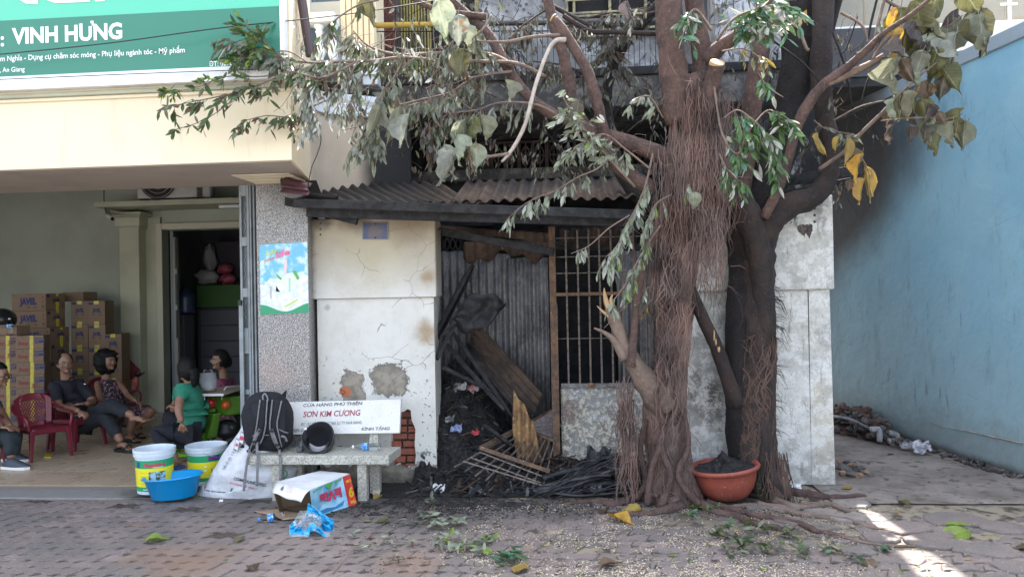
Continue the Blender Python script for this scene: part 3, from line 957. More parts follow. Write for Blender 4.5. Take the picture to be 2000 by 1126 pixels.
b = m.mix(m.mth('MULTIPLY', m.rng(m.noise(4.5, 6, .8, vec=m.scaled(m.pos(), (1, 1, .3))), .52, .68), .4), b, (.13, .2, .23))
b = m.mix(m.mth('MULTIPLY', m.rng(m.mth('ADD', m.xyz()[2], m.mth('MULTIPLY', m.noise(6, 6, .7), .7)), .4, .95, 1, 0), .55), b, (.17, .17, .15))
b = m.mix(m.mth('MULTIPLY', m.rng(m.noise(3.2, 6, .8), .6, .72), .35), b, (.3, .38, .38))
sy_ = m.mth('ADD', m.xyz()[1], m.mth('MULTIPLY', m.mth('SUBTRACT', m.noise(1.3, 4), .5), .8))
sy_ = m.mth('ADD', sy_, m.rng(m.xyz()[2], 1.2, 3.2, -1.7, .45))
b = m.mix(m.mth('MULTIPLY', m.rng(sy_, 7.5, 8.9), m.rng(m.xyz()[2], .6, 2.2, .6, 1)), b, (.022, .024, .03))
b = m.mix(m.rng(m.mth('ADD', m.xyz()[2], m.mth('MULTIPLY', m.noise(9, 5), .08)), .05, .14, 1, 0), b, (.06, .055, .05))
crk = m.vor(1.25, 'DISTANCE_TO_EDGE', vec=m.mix(.12, m.pos(), m.nd('ShaderNodeTexNoise').outputs['Color'], 'ADD'))
crk = m.mth('MULTIPLY', m.rng(crk, .0015, .004, 1, 0), m.rng(m.noise(1.6, 2), .55, .62))
b = m.mix(m.mth('MULTIPLY', crk, .35), b, (.05, .07, .09))
M_BLUE = m.out(b, .75, nrm=m.bump(m.noise(40, 5), .002, 1, m.bump(m.noise(3, 3), .02)))
bw = thing('blue_wall', 'long light blue rendered wall stained black by fire, running back beside the alley', 'wall', b0)
NS = 60
def wp(s, z, off=0.):
 q = wst+dW*(s*(wend-wst).length)+nW*off
 return V((q.x, q.y, z))
mbb = MB()
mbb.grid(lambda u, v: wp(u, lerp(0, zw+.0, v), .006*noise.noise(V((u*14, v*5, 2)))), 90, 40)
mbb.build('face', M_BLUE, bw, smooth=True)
MB().hexa([wp(0, 0, .02), wp(1, 0, .02), wp(1, 0, .2), wp(0, 0, .2), wp(0, zw, .02), wp(1, zw, .02), wp(1, zw, .2), wp(0, zw, .2)]).build('core', mk('wall_core', (.3, .33, .34), rough=.8), bw)
m = Mt('grey_coping')
b = m.mix(m.noise(6, 5), (.28, .36, .42), (.2, .26, .31))
b = m.mix(m.rng(m.mth('ADD', m.xyz()[1], m.noise(2)), 8.6, 9.6), b, (.04, .04, .045))
M_CPG = m.out(b, .8)
MB().hexa([wp(0, zw-.1, -.02), wp(1, zw-.1, -.02), wp(1, zw-.1, .22), wp(0, zw-.1, .22), wp(0, zw+.03, -.02), wp(1, zw+.03, -.02), wp(1, zw+.03, .22), wp(0, zw+.03, .22)]).build('coping', M_CPG, bw, bevel=.01)
# long crack lines as real grooves of torn plaster low on the wall
cr = MB()
pts = [wallt(x, y) for x, y in [(1815, 822), (1850, 835), (1890, 843), (1930, 850), (1965, 858), (1999, 866)]]
cr.tube([q-nW*.001+V((0, 0, R.uniform(-.01, .01))) for q in pts], [.004, .006, .01, .016, .012, .014], 5, squash=.4)
cr.build('torn_plaster', mk('torn_plaster', (.42, .36, .3), (.25, .2, .17), 30, .9, .01, 60), bw)
pts = [wallt(x, y) for x, y in [(1998, 62), (1965, 78), (1935, 88), (1905, 92), (1890, 96), (1862, 105), (1845, 118)]]
MB().tube([V(q)+nW*.003 for q in smooth_path([tuple(p) for p in pts], 3)], .006, 4).build('crack', mk('crack_dark', (.05, .07, .09), rough=.9), bw)
# white parapet + glass: stands behind the blue wall on the white house
yP = 8.31
xp0 = xw1
zp1 = P(1900, 42, yP).z
MB().box(xp0, 7.5, yP, yP+.15, 2.4, zp1).build('parapet', WHITE, right, bevel=.008)
MB().box(xw0, xp0-.001, yP+.02, yP+.14, zt_+.002, zt_+.03).build('parapet_cap', WHITE, right)
m = Mt('balustrade_glass'); M_GL = m.out((.75, .85, .92), .05, trans=.85, ior=1.3, alpha=.45)
for (a_, b_) in ((1566, 1690), (1693, 1806), (1809, 1968), (1982, 2110)):
 xa, xb = P(a_, 30, yP).x, P(b_, 30, yP).x
 zz = (zt_ if a_ < 1760 else zp1)+.035
 MB().box(xa, xb, yP+.05, yP+.062, zz, zz+1.0).build('glass_panel', M_GL, right)
xq = P(1975, 20, yP).x
MB().box(xq-.02, xq+.02, yP+.03, yP+.05, zp1+.001, zp1+1.1).box(xq-.1, xq+.08, yP+.02, yP+.04, zp1+.16, zp1+.19).build('glass_post', mk('brushed_post', (.7, .72, .74), rough=.3, metal=.3), right)
MB().box(P(1540, 0, 10.3).x, 8, 10.3, 10.5, 2.6, 6.6).build('facade', mk('pale_facade', (.78, .83, .9), (.7, .76, .84), 2, .7), right)
for q in (1690, 1760, 1830):
 xx = P(q, 0, 10.25).x
 MB().box(xx-.03, xx+.03, 10.22, 10.299, 2.9, 6.6).build('window_frame', M_COOLW, right)
MB().box(P(1766, 0, 10.25).x, P(1826, 0, 10.25).x, 10.26, 10.299, 3.6, 6.6).build('window_pane', M_GLASSB, right)
# unseen upper mass to the right of the gap; its sloping edge shapes the strip of sun on the pavement
rm = thing('sun_strip_blocker', 'unseen added mass above the blue wall, edge sloped to shape the sun strip', 'building', (5, 9, 0))
SLO = .305
MB().hexa([V((2.44, 8.6, 4.95)), V((9, 8.6, 4.95)), V((9, 12, 4.95)), V((2.44, 12, 4.95)), V((2.44+SLO, 8.6, 9.5)), V((9, 8.6, 9.5)), V((9, 12, 9.5)), V((2.44+SLO, 12, 9.5))]).build('wall', M_CREAM, rm)
# ============================================================ SHED: piers
def plaster(name, dirt=.3, peel=()):
 m = Mt(name)
 b = m.mix(m.rng(m.noise(1.6, 6, .65), .35, .7), (.66, .66, .62), (.55, .54, .49))
 b = m.mix(m.mth('MULTIPLY', m.rng(m.noise(5, 6, .8), .45, .75), dirt), b, (.2, .19, .16))
 b = m.mix(m.mth('MULTIPLY', m.rng(m.noise(55, 5, .8), .6, .72), dirt*1.2), b, (.1, .1, .09))
 st = m.rng(m.noise(22, 5, .7, vec=m.scaled(m.pos(), (1, 1, .2))), .6, .72)
 b = m.mix(m.mth('MULTIPLY', st, dirt), b, (.16, .16, .15))
 return m, b
def crackmask(m, sc, w, nsc, thr):
 nz = m.nd('ShaderNodeTexNoise'); nz.inputs['Scale'].default_value = 6; m.ln(m.pos(), nz.inputs['Vector'])
 c = m.vor(sc, 'DISTANCE_TO_EDGE', vec=m.mix(.1, m.pos(), nz.outputs['Color'], 'ADD'))
 return m.mth('MULTIPLY', m.rng(c, w*.5, w, 1, 0), m.rng(m.noise(nsc, 2), thr, thr+.06))
yF = 6.36
X = lambda px, y=600, Y=yF: P(px, y, Y).x
Zp = lambda py, px=730, Y=yF: P(px, py, Y).z
# left pier
m, b = plaster('left_pier_plaster', .16)
zz = m.xyz()[2]; xx = m.xyz()[0]
b = m.mix(m.mth('MULTIPLY', m.rng(m.mth('ADD', zz, m.mth('MULTIPLY', m.noise(3, 4), .4)), 1.7, 2.45), .85), b, (.36, .3, .2))
b = m.mix(m.mth('MULTIPLY', soot_mask(m, 735, 500, yF, .45, .9, 4), .3), b, (.5, .46, .28))
lf = m.mth('MULTIPLY', m.rng(m.mth('ADD', xx, m.mth('MULTIPLY', m.noise(7, 4), .08)), X(612), X(632), 1, 0), m.rng(zz, 1.2, 1.9))
b = m.mix(m.mth('MULTIPLY', lf, .9), b, (.03, .03, .03))
for (px, py, r, c, s_) in [(625, 425, .16, (.03, .03, .03), .7), (838, 540, .11, (.32, .23, .13), .8), (832, 650, .16, (.33, .24, .14), .9), (800, 440, .3, (.25, .19, .13), .6), (636, 600, .05, (.05, .05, .05), .9), (690, 425, .2, (.08, .06, .05), .5)]:
 b = m.mix(m.mth('MULTIPLY', soot_mask(m, px, py, yF, r, .8, 9), s_), b, c)
# peeled plaster
pm_ = m.mth('MAXIMUM', m.mth('MAXIMUM', soot_mask(m, 760, 745, yF, .17, .1, 9, 2.4), soot_mask(m, 683, 748, yF, .11, .1, 10, 2.2)), soot_mask(m, 690, 775, yF, .11, .2, 12, 2.2))
low = m.rng(m.mth('ADD', zz, m.mth('MULTIPLY', m.noise(8, 6, .7), .8)), .55, .62, 1, 0)
pm_ = m.mth('MAXIMUM', pm_, low)
spk = m.mth('MULTIPLY', m.rng(m.noise(24, 5, .7), .63, .66), m.rng(zz, .6, 1.3, 1, 0))
pm_ = m.mth('MAXIMUM', pm_, spk)
b = m.mix(pm_, b, m.mix(m.rng(m.noise(12, 5), .4, .6), (.3, .27, .22), (.19, .17, .14)))
b = m.mix(soot_mask(m, 672, 765, yF, .06, .15, 20), b, (.42, .14, .07))
b = m.mix(m.mth('MULTIPLY', m.rng(m.mth('ADD', zz, m.mth('MULTIPLY', m.noise(7, 6, .7), .3)), .12, .3, 1, 0), .9), b, (.05, .047, .045))
b = m.mix(m.mth('MULTIPLY', crackmask(m, 2.3, .006, 2.1, .5), .6), b, (.12, .11, .1))
M_PIER = m.out(b, .85, nrm=m.bump(m.mth('SUBTRACT', 1, pm_), .012, 1, m.bump(m.noise(50, 6, .7), .003)))
lp = thing('left_pier', 'white plastered pier left of the burnt opening, peeling, with exposed bricks', 'pillar', (X(730), 6.5, 0))
ya = yF
L0, L1, U0, U1 = X(617), X(846), X(605), X(853)
zl, zt = Zp(582), Zp(424)
DEPTH = .5
def skew(x, d): return x-d*.2
def pierbox(x0, x1, z0, z1, y0, d, name, mat, par, bev=.012):
 return MB().hexa([V((x0, y0, z0)), V((x1, y0, z0)), V((skew(x1, d)+.06, y0+d, z0)), V((skew(x0, d), y0+d, z0)), V((x0, y0, z1)), V((x1, y0, z1)), V((skew(x1, d)+.06, y0+d, z1)), V((skew(x0, d), y0+d, z1))]).build(name, mat, par, bevel=bev)
# lower shaft with a ragged hole in the render where bricks show
xbk, xbr = X(756), X(807)
zbk, zbl = Zp(797), Zp(914)
rb = random.Random(3)
def outl():
 c = V(((xbk+xbr)/2, 0, (zbk+zbl)/2)); a_, b_ = (xbr-xbk)/2, (zbk-zbl)/2
 q = []
 for k in range(22):
  t = 2*pi*k/22
  s_, c_ = sin(t), cos(t)
  r_ = 1/max(abs(s_), abs(c_))**.8*rb.uniform(.86, 1.04)
  q.append((c.x+c_*a_*r_*(1 if s_ < .5 else .75), c.z+s_*b_*r_))
 return q
hole = outl()
k0 = min(range(22), key=lambda k: hole[k][0])
hole = hole[k0:]+hole[:k0]
yq = ya+.03
front = [(L0, 0), (L1, 0), (L1, zl-.002), (L0, zl-.002), (L0, hole[0][1]+.0005)]+hole+[hole[0], (L0, hole[0][1]-.0005)]
mb = MB(); mb.v = []
fv = [V((x, yq, z)) for x, z in front]
tri = tessellate_polygon([[V((x, z, 0)) for x, z in front]])
mb.add(fv, [tuple(t) for t in tri])
n0 = len(hole)
mb.add([V((x, yq, z)) for x, z in hole]+[V((x, yq+.11, z)) for x, z in hole], [(i, (i+1) % n0, n0+(i+1) % n0, n0+i) for i in range(n0)])
mb.build('shaft_face', M_PIER, lp)
MB().hexa([V((L0, yq+.001, 0)), V((L0+.02, yq+.001, 0)), V((skew(L0, DEPTH)+.02, yq+DEPTH, 0)), V((skew(L0, DEPTH), yq+DEPTH, 0)), V((L0, yq+.001, zl-.002)), V((L0+.02, yq+.001, zl-.002)), V((skew(L0, DEPTH)+.02, yq+DEPTH, zl-.002)), V((skew(L0, DEPTH), yq+DEPTH, zl-.002))]).build('shaft_side', M_PIER, lp)
MB().hexa([V((L1-.02, yq+.001, 0)), V((L1, yq+.001, 0)), V((skew(L1, DEPTH)+.06, yq+DEPTH, 0)), V((skew(L1, DEPTH), yq+DEPTH, 0)), V((L1-.02, yq+.001, zl-.002)), V((L1, yq+.001, zl-.002)), V((skew(L1, DEPTH)+.06, yq+DEPTH, zl-.002)), V((skew(L1, DEPTH), yq+DEPTH, zl-.002))]).build('shaft_side', M_PIER, lp)
MB().box(xbk-.08, xbr+.03, ya+.14, ya+.3, zbl-.08, zbk+.08).build('mortar_core', mk('old_mortar', (.16, .13, .11), (.09, .07, .055), 12, .95, .01, 50), lp)
pierbox(U0, U1, zl, zt, ya, DEPTH+.06, 'cap_block', M_PIER, lp, .018)
# thin moulding at the foot of the upper block
MB().box(U0+.004, U1-.004, ya-.007, ya-.0005, zl+.004, zl+.05).build('moulding', M_PIER, lp, bevel=.003)
m = Mt('red_brick'); M_BRICK = m.out(m.mix(m.rng(m.noise(20, 5), .35, .65), m.mix(m.rand(), (.38, .11, .06), (.28, .08, .05)), (.2, .1, .08)), .9, nrm=m.bump(m.noise(60, 5), .006))
zz_ = zbl+.006
zz_ = zbl-.03
while zz_ < zbk+.0:
 x = xbk-.05+rb.uniform(0, .02)
 while x < xbr+.0:
  w_ = min(rb.uniform(.09, .19), xbr+.03-x)
  if rb.random() > .13:
   f_ = rb.uniform(.05, .1)
   MB().box(x, x+max(.02, w_-.012), ya+f_, ya+.139, zz_, zz_+.052).build('brick', M_BRICK, lp, bevel=.006)
  x += w_
 zz_ += .066
# hole in the render higher up: brick showing
plate = thing('number_plate', 'dark blue burnt number plate on the left pier', 'sign', P(733, 451, ya-.01))
m = Mt('blue_plate'); M_PLT = m.out(m.mix(soot_mask(m, 733, 452, ya, .1, .7, 30), (.05, .07, .15), (.13, .1, .1)), .4)
MB().hexa([P(708, 467, ya-.012), P(758, 467, ya-.012), P(758, 467, ya-.002), P(708, 467, ya-.002), P(708, 434, ya-.012), P(758, 434, ya-.012), P(758, 434, ya-.002), P(708, 434, ya-.002)]).build('plate', M_PLT, plate, bevel=.002)
M_RIMB = mk('plate_rim', (.2, .21, .26), rough=.4)
for (a_, b_) in (((709, 435), (757, 435)), ((709, 466), (757, 466)), ((709, 435), (709, 466)), ((757, 435), (757, 466))):
 MB().bar(P(*a_, ya-.015), P(*b_, ya-.015), .006, .004).build('rim', M_RIMB, plate)
for (q, w_) in ((733, 437), (733, 464)):
 MB().ell(P(q, w_, ya-.015), (.008, .006, .008)).build('bolt', BLACK, plate)
for w_ in (436, 447, 458):
 MB().tube([P(626, w_, ya-.003), P(626, w_, ya+.0)], .009, 8).build('bolt_hole', BLACK, lp)
# right pier, three wall leaves (panel behind the trees, upper block, lower strips)
m, b = plaster('right_pier_plaster', .5)
zz = m.xyz()[2]; xx = m.xyz()[0]
b = m.mix(m.mth('MULTIPLY', m.rng(xx, X(1330), X(1480), 1, 0), .55), b, (.33, .32, .29))
b = m.mix(m.mth('MULTIPLY', m.rng(m.mth('ADD', xx, m.mth('MULTIPLY', m.noise(9, 5), .08)), X(1588), X(1602)), m.rng(m.mth('ADD', zz, m.mth('MULTIPLY', m.noise(4), .2)), .9, 1.1, .55, 0)), b, (.52, .45, .33))
b = m.mix(m.mth('MULTIPLY', m.rng(m.mth('ADD', zz, m.mth('MULTIPLY', m.noise(5, 6, .7), .5)), .2, .75, .8, 0), .7), b, (.24, .225, .2))
for (px, py, r, c, s_) in [(1362, 770, .2, (.07, .065, .055), .85), (1395, 800, .22, (.09, .085, .075), .8), (1345, 830, .15, (.3, .29, .27), .8), (1595, 400, .1, (.08, .08, .08), .7), (1605, 435, .06, (.1, .1, .1), .6), (1430, 700, .4, (.13, .125, .12), .5), (1390, 520, .3, (.3, .29, .27), .5), (1620, 660, .13, (.2, .19, .17), .4)]:
 b = m.mix(m.mth('MULTIPLY', soot_mask(m, px, py, yF, r, .35, 7), s_), b, c)
b = m.mix(m.mth('MULTIPLY', crackmask(m, 1.9, .006, 1.9, .5), .6), b, (.08, .08, .08))
b = m.mix(m.mth('MULTIPLY', m.rng(m.noise(2.6, 6, .75), .42, .6), .6), b, (.38, .38, .36))
b = m.mix(m.mth('MULTIPLY', m.rng(m.noise(9, 6, .8), .44, .6), .75), b, (.76, .76, .74))
b = m.mix(m.mth('MULTIPLY', m.rng(m.noise(18, 5, .7, vec=m.scaled(m.pos(), (1, 1, .15))), .58, .68), .6), b, (.2, .2, .18))
b = m.mix(m.rng(m.noise(45, 3, .9), .64, .68), b, (.13, .13, .12))
M_PIER2 = m.out(b, .85, nrm=m.bump(m.noise(50, 6, .7), .008, 1, m.bump(m.noise(5, 5), .04)))
rp = thing('right_pier', 'wide grey-white plastered pier behind the two trees at the alley corner', 'pillar', (X(1480), 6.5, 0))
zl2, zt2 = Zp(566, 1550), Zp(380, 1600)
pierbox(X(1322), X(1580), 0, zl2-.001, ya+.03, DEPTH, 'shaft', M_PIER2, rp, 0)
MB().hexa([V((X(1580)+.001, ya+.0275, 0)), V((X(1634, 950), ya+.0275, 0)), V((X(1634, 950)-.08, ya+.5, 0)), V((X(1580), ya+.5, 0)), V((X(1582)+.001, ya+.0275, zl2-.001)), V((X(1623), ya+.0275, zl2-.001)), V((X(1623)-.08, ya+.5, zl2-.001)), V((X(1582), ya+.5, zl2-.001))]).build('shaft', M_PIER2, rp)
pierbox(X(1360), X(1628, 470), zl2, zt2, ya-.012, DEPTH+.05, 'cap_block', M_PIER2, rp, .016)
for w_ in (407, 420, 433):
 MB().tube([P(1591, w_, ya-.016), P(1591, w_, ya-.012)], .011, 8).build('bolt_hole', BLACK, rp)
# ------------------------------------------------ shed roof, beams, corrugated sheets
def corr(fn, L, amp=.011, wl=.076, nseg=None, along=10):
 """corrugated sheet: fn(s metres across, v 0..1 along the flutes) -> (point, normal)"""
 mb = MB()
 nu = int(L/wl*8)
 def g(u, v):
  p, n = fn(u*L, v)
  return p+n*(amp*sin(2*pi*u*L/wl))
 return mb.grid(g, nu, along)
m = Mt('burnt_corrugated')
bq = m.noise(1.7, 5, .7)
b = m.mix(m.rng(bq, .42, .58), (.028, .027, .029), (.1, .07, .055))
b = m.mix(m.rng(m.noise(9, 6, .8), .52, .68), b, (.15, .11, .085))
b = m.mix(m.rng(m.xyz()[0], P(800, 370, 6.6).x, P(930, 370, 6.6).x, .85, 0), b, (.022, .022, .025))
b = m.mix(m.rng(m.xyz()[0], P(1150, 370, 6.6).x, P(1230, 370, 6.6).x, 0, .8), b, (.03, .028, .03))
M_CORB = m.out(b, .7, .25, m.bump(m.noise(40, 5, .8), .006))
shed = thing('shed_roof', 'burnt corrugated iron shed roof with black beams between the two piers', 'roof', (0, 6.6, 2.4))
rA, rB = P(572, 394, 6.05), P(1262, 398, 6.05)
zf = (rA.z+rB.z)/2
zbk_ = P(1000, 352, 6.95).z
def roof_fn(off):
 def fn(s, v):
  x = rA.x+s-off*v*.55
  y = lerp(6.02, 6.95, v)
  sag = .035*noise.noise(V((x*1.3, v*2, 1)))+.02*sin(x*2.3)
  lift = .05*max(0, (P(640, 400, 6).x-x))*v
  z = lerp(zf, zbk_, v**1.1)+sag*(1 if v > .05 else .6)+lift
  return V((x, y+.05*noise.noise(V((x*3, v, 5))), z)), V((0, -.3, .95))
 return fn
Lr = P(945, 394, 6.05).x-rA.x
corr(roof_fn(1.0), Lr, .017, .105).build('roof_sheet', M_CORB, shed, smooth=True, solid=.002)
def roof_fn2(s, v):
 x = P(880, 394, 6.05).x+s
 y = lerp(6.06, 6.95, v)
 return V((x, y, lerp(zf+.0, zbk_-.015, v)+.02*noise.noise(V((x*2, v*2, 9)))+.012)), V((0, -.3, .95))
corr(roof_fn2, P(1270, 394, 6.05).x-P(880, 394, 6.05).x, .016, .105).build('roof_sheet', M_CORB, shed, smooth=True, solid=.002)
# curled maroon sheet end at the left
m = Mt('maroon_sheet'); M_MAR = m.out(m.mix(m.noise(8, 5), (.12, .05, .06), (.055, .028, .035)), .38, .2)
def curl(u, v):
 x = lerp(P(552, 360, 6.0).x, P(605, 370, 6.0).x, u)
 c = P(578, 366, 6.02)
 w_ = .05*(1-.3*u)
 a = lerp(-.4, 2.6, v)
 bz = .014*sin(v*20)
 return V((x+.015*sin(v*7), c.y-.03-cos(a)*(w_+bz)*1.1, c.z-.012*u*4+sin(a-.9)*(w_+bz)*1.25+.02))
MB().grid(curl, 10, 40).build('curled_sheet', M_MAR, shed, smooth=True, solid=.003)
MB().grid(lambda u, v: P(lerp(556, 660, u), lerp(384, 400, v)+4*sin(u*9)-6*u*(1-v), lerp(5.96, 6.1, v)+.02*sin(u*17)), 20, 5).build('curled_sheet', M_CORB, shed, smooth=True, solid=.003)
MB().grid(lambda u, v: P(lerp(596, 618, u)+12*v, lerp(352, 384, v), 6.25), 2, 4).build('flashing', BLACK, shed, solid=.003)
# front beam
def beam(a, b_, h, d, name='beam', mat=None, par=None):
 return MB().bar(a, b_, d, h).build(name, mat or CHAR, par or shed, bevel=.006)
beam(P(574, 396, 6.0), P(1262, 420, 6.0), .075, .05)
beam(P(600, 412, 6.12), P(1250, 432, 6.12), .1, .06)
beam(P(612, 402, 6.2), P(700, 425, 6.2), .13, .06)
beam(P(1440, 368, 6.3), P(1682, 332, 6.25), .085, .07)
beam(P(1500, 385, 6.45), P(1665, 352, 6.4), .05, .05)
beam(P(862, 452, 6.6), P(1082, 492, 6.6), .07, .05)
beam(P(1080, 480, 7.2), P(1340, 484, 7.2), .07, .05)
for q in (605, 612):
 beam(P(q, 425, 6.5), P(q+2, 960, 6.5), .05, .09, 'post')
# hanging sheet under the beam
m = Mt('rusty_corrugated')
b = m.mix(m.rng(m.noise(3, 6, .7), .4, .6), (.13, .085, .06), (.06, .045, .038))
b = m.mix(m.rng(m.noise(14, 6, .8), .54, .68), b, (.22, .15, .1))
M_RUSTC = m.out(b, .85, .15, m.bump(m.noise(50, 5, .8), .006))
hA, hB = P(862, 440, 6.75), P(1076, 455, 6.75)
def hang(s, v):
 t = s/(hB.x-hA.x)
 q = lerp(hA, hB, t)
 z = lerp(q.z, P(lerp(862, 1076, t), lerp(452, 474, t), 6.75).z, v)
 return V((q.x, 6.75-.2*v*(1-t), z)), V((0, -1, 0))
corr(hang, hB.x-hA.x, .014, .09, along=4).build('hanging_sheet', M_RUSTC, shed, smooth=True, solid=.002)
corr(lambda s, v: (V((P(1092, 450, 6.9).x+s, 6.9+.05*v, lerp(P(1100, 445, 6.9).z, P(1100, 478, 6.9).z, v)+.02*sin(s*9)*v)), V((0, -1, 0))), P(1245, 450, 6.9).x-P(1092, 450, 6.9).x, .016, .1, along=4).build('hanging_sheet', M_CORB, shed, smooth=True, solid=.002)
corr(lambda s, v: (V((P(905, 480, 7.3).x+s, 7.3, lerp(P(1000, 470, 7.3).z, P(1000, 502+9*sin(s*11)+6*sin(s*29), 7.3).z, v))), V((0, -1, 0))), P(1075, 480, 7.3).x-P(905, 480, 7.3).x, .02, .12, along=4).build('hanging_sheet', M_RUSTC, shed, smooth=True, solid=.002)
# corrugated back wall
m = Mt('grey_corrugated')
b = m.mix(m.rng(m.noise(2.2, 6, .7), .38, .6), (.21, .215, .225), (.1, .1, .11))
b = m.mix(m.rng(m.noise(26, 6, .85, vec=m.scaled(m.pos(), (1, 1, .3))), .48, .64), b, (.34, .32, .3))
b = m.mix(m.rng(m.noise(60, 5, .8), .58, .68), b, (.07, .06, .055))
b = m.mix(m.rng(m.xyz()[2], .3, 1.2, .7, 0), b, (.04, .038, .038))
M_CORG = m.out(b, .55, .35, m.bump(m.noise(50, 4), .003))
iron = thing('iron_wall', 'smoke stained grey corrugated iron wall at the back of the burnt shed', 'wall', (P(960, 600, 7.7).x, 7.7, 0))
xi0, xi1 = P(850, 600, 7.7).x, P(1066, 600, 7.7).x
npan = 3
for i in range(npan):
 xa, xb = lerp(xi0, xi1, i/npan), lerp(xi0, xi1, (i+1)/npan)+.03
 zt_i = P(960, (488, 496, 505)[i], 7.7).z
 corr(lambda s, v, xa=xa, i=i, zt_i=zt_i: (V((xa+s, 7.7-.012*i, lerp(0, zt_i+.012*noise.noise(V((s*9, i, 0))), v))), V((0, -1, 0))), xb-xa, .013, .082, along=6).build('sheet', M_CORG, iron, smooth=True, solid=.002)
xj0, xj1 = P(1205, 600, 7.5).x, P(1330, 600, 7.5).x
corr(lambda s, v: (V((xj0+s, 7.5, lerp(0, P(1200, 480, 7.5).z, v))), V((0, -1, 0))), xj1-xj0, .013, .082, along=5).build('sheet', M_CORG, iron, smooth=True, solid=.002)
MB().box(P(1065, 600, 7.75).x, P(1210, 600, 7.75).x, 8.6, 8.7, 0, 2.6).build('dark_backing', M_SOOT, iron)
MB().box(xi0-.4, 2.0, 8.75, 8.85, 0, 2.4).build('rear_wall', M_SOOT, iron)
MB().box(xi0-.9, xi0-.8, 6.9, 8.7, 0, 2.5).build('shed_side', M_SOOT, iron)
MB().box(1.95, 2.02, 6.9, 8.0, 0, 2.6).build('shed_side', M_SOOT, iron)
# folded lattice at the top left
mb = MB()
for i in range(4):
 xa = P(862+i*11, 480, 7.4).x; xb = P(873+i*11, 480, 7.4).x
 z0, z1 = P(870, 492, 7.4).z, P(870, 462, 7.4).z
 for (a_, b_) in (((xa, z0), (xb, z1)), ((xb, z0), (xa, z1))):
  MB().bar((a_[0], 7.4, a_[1]), (b_[0], 7.41, b_[1]), .014, .006, V((0, 1, 0))).build('lattice_strip', CHAR, iron)
# ------------------------------------------------ gate with bars
m = Mt('rusty_steel')
b = m.mix(m.rng(m.noise(12, 6, .8), .4, .62), (.2, .12, .07), (.09, .065, .052))
b = m.mix(m.rng(m.noise(50, 4, .8), .6, .68), b, (.42, .36, .27))
M_RUST = m.out(b, .85, .2, m.bump(m.noise(90, 4), .003))
m = Mt('rusted_bar')
b = m.mix(m.rng(m.noise(35, 5, .8), .45, .6), (.2, .17, .145), (.09, .07, .06))
M_BAR = m.out(b, .75, .3)
yG = 6.75
gate = thing('barred_gate', 'rusty barred gate with a peeling sheet metal panel below, left of the rooted tree', 'gate', P(1180, 930, yG))
def gx(px): return P(px, 700, yG).x
def gz(py): return P(1170, py, yG).z
z_mid, z_low, z_top = gz(573), gz(752), gz(440)
MB().box(gx(1076), gx(1089), yG-.02, yG+.02, gz(800), z_top).build('post', M_RUST, gate, bevel=.003)
MB().box(gx(1077), gx(1091), yG-.045, yG-.021, P(1085, 925, yG).z, gz(590)).build('post', M_RUST, gate, bevel=.003)
MB().box(gx(1084), gx(1292), yG-.04, yG-.005, z_mid-.016, z_mid+.014).build('rail', M_RUST, gate, bevel=.002)
MB().box(gx(1095), gx(1292), yG-.015, yG+.015, z_low-.02, z_low+.02).build('rail', mk('grey_rail', (.2, .19, .19), (.1, .09, .09), 15, .6), gate, bevel=.002)
MB().box(gx(1088), gx(1292), yG-.006, yG+.006, gz(660)-.003, gz(660)+.003).build('thin_rod', M_BAR, gate)
for zz in (gz(532), gz(500), gz(463)):
 MB().box(gx(1090), gx(1292), yG-.006, yG+.006, zz-.004, zz+.004).build('thin_rod', M_BAR, gate)
i = 0
for q in (1110, 1132, 1153, 1175, 1197, 1218, 1242, 1263, 1284):
 MB().bar((gx(q), yG, z_low), (gx(q)+.004*((i*7) % 3-1), yG, gz(448)), .016).build('bar', M_BAR, gate)
 i += 1
MB().ell(P(1155, 750, yG-.03), (.03, .015, .015)).build('latch', mk('rust_latch', (.35, .13, .05), rough=.9), gate, smooth=True)
m = Mt('peeling_panel')
b = m.mix(m.rng(m.noise(3, 5, .7), .4, .6), (.26, .27, .28), (.2, .17, .17))
fl = m.rng(m.noise(26, 6, .8), .44, .56)
zone = m.rng(m.mth('ADD', m.xyz()[2], m.mth('MULTIPLY', m.noise(5, 5), .7)), .8, 1.4, 1, .4)
b = m.mix(m.mth('MULTIPLY', fl, zone), b, (.6, .57, .46))
b = m.mix(m.mth('MULTIPLY', m.rng(m.noise(5, 6, .7), .55, .62), m.rng(m.noise(30, 3), .45, .6)), b, (.62, .64, .65))
b = m.mix(m.mth('MULTIPLY', soot_mask(m, 1110, 800, yG, .14, .7, 5), .5), b, (.17, .1, .09))
M_PEEL = m.out(b, .7, nrm=m.bump(fl, .003))
zp0 = P(1180, 930, yG).z
MB().grid(lambda u, v: V((lerp(gx(1094), gx(1300), u), yG+.004*sin(u*9)*sin(v*3), lerp(max(zp0, .02)+.04+.03*noise.noise(V((u*7, 0, 0))), z_low-.021, v))), 30, 12).build('panel', M_PEEL, gate, smooth=True, solid=.004)
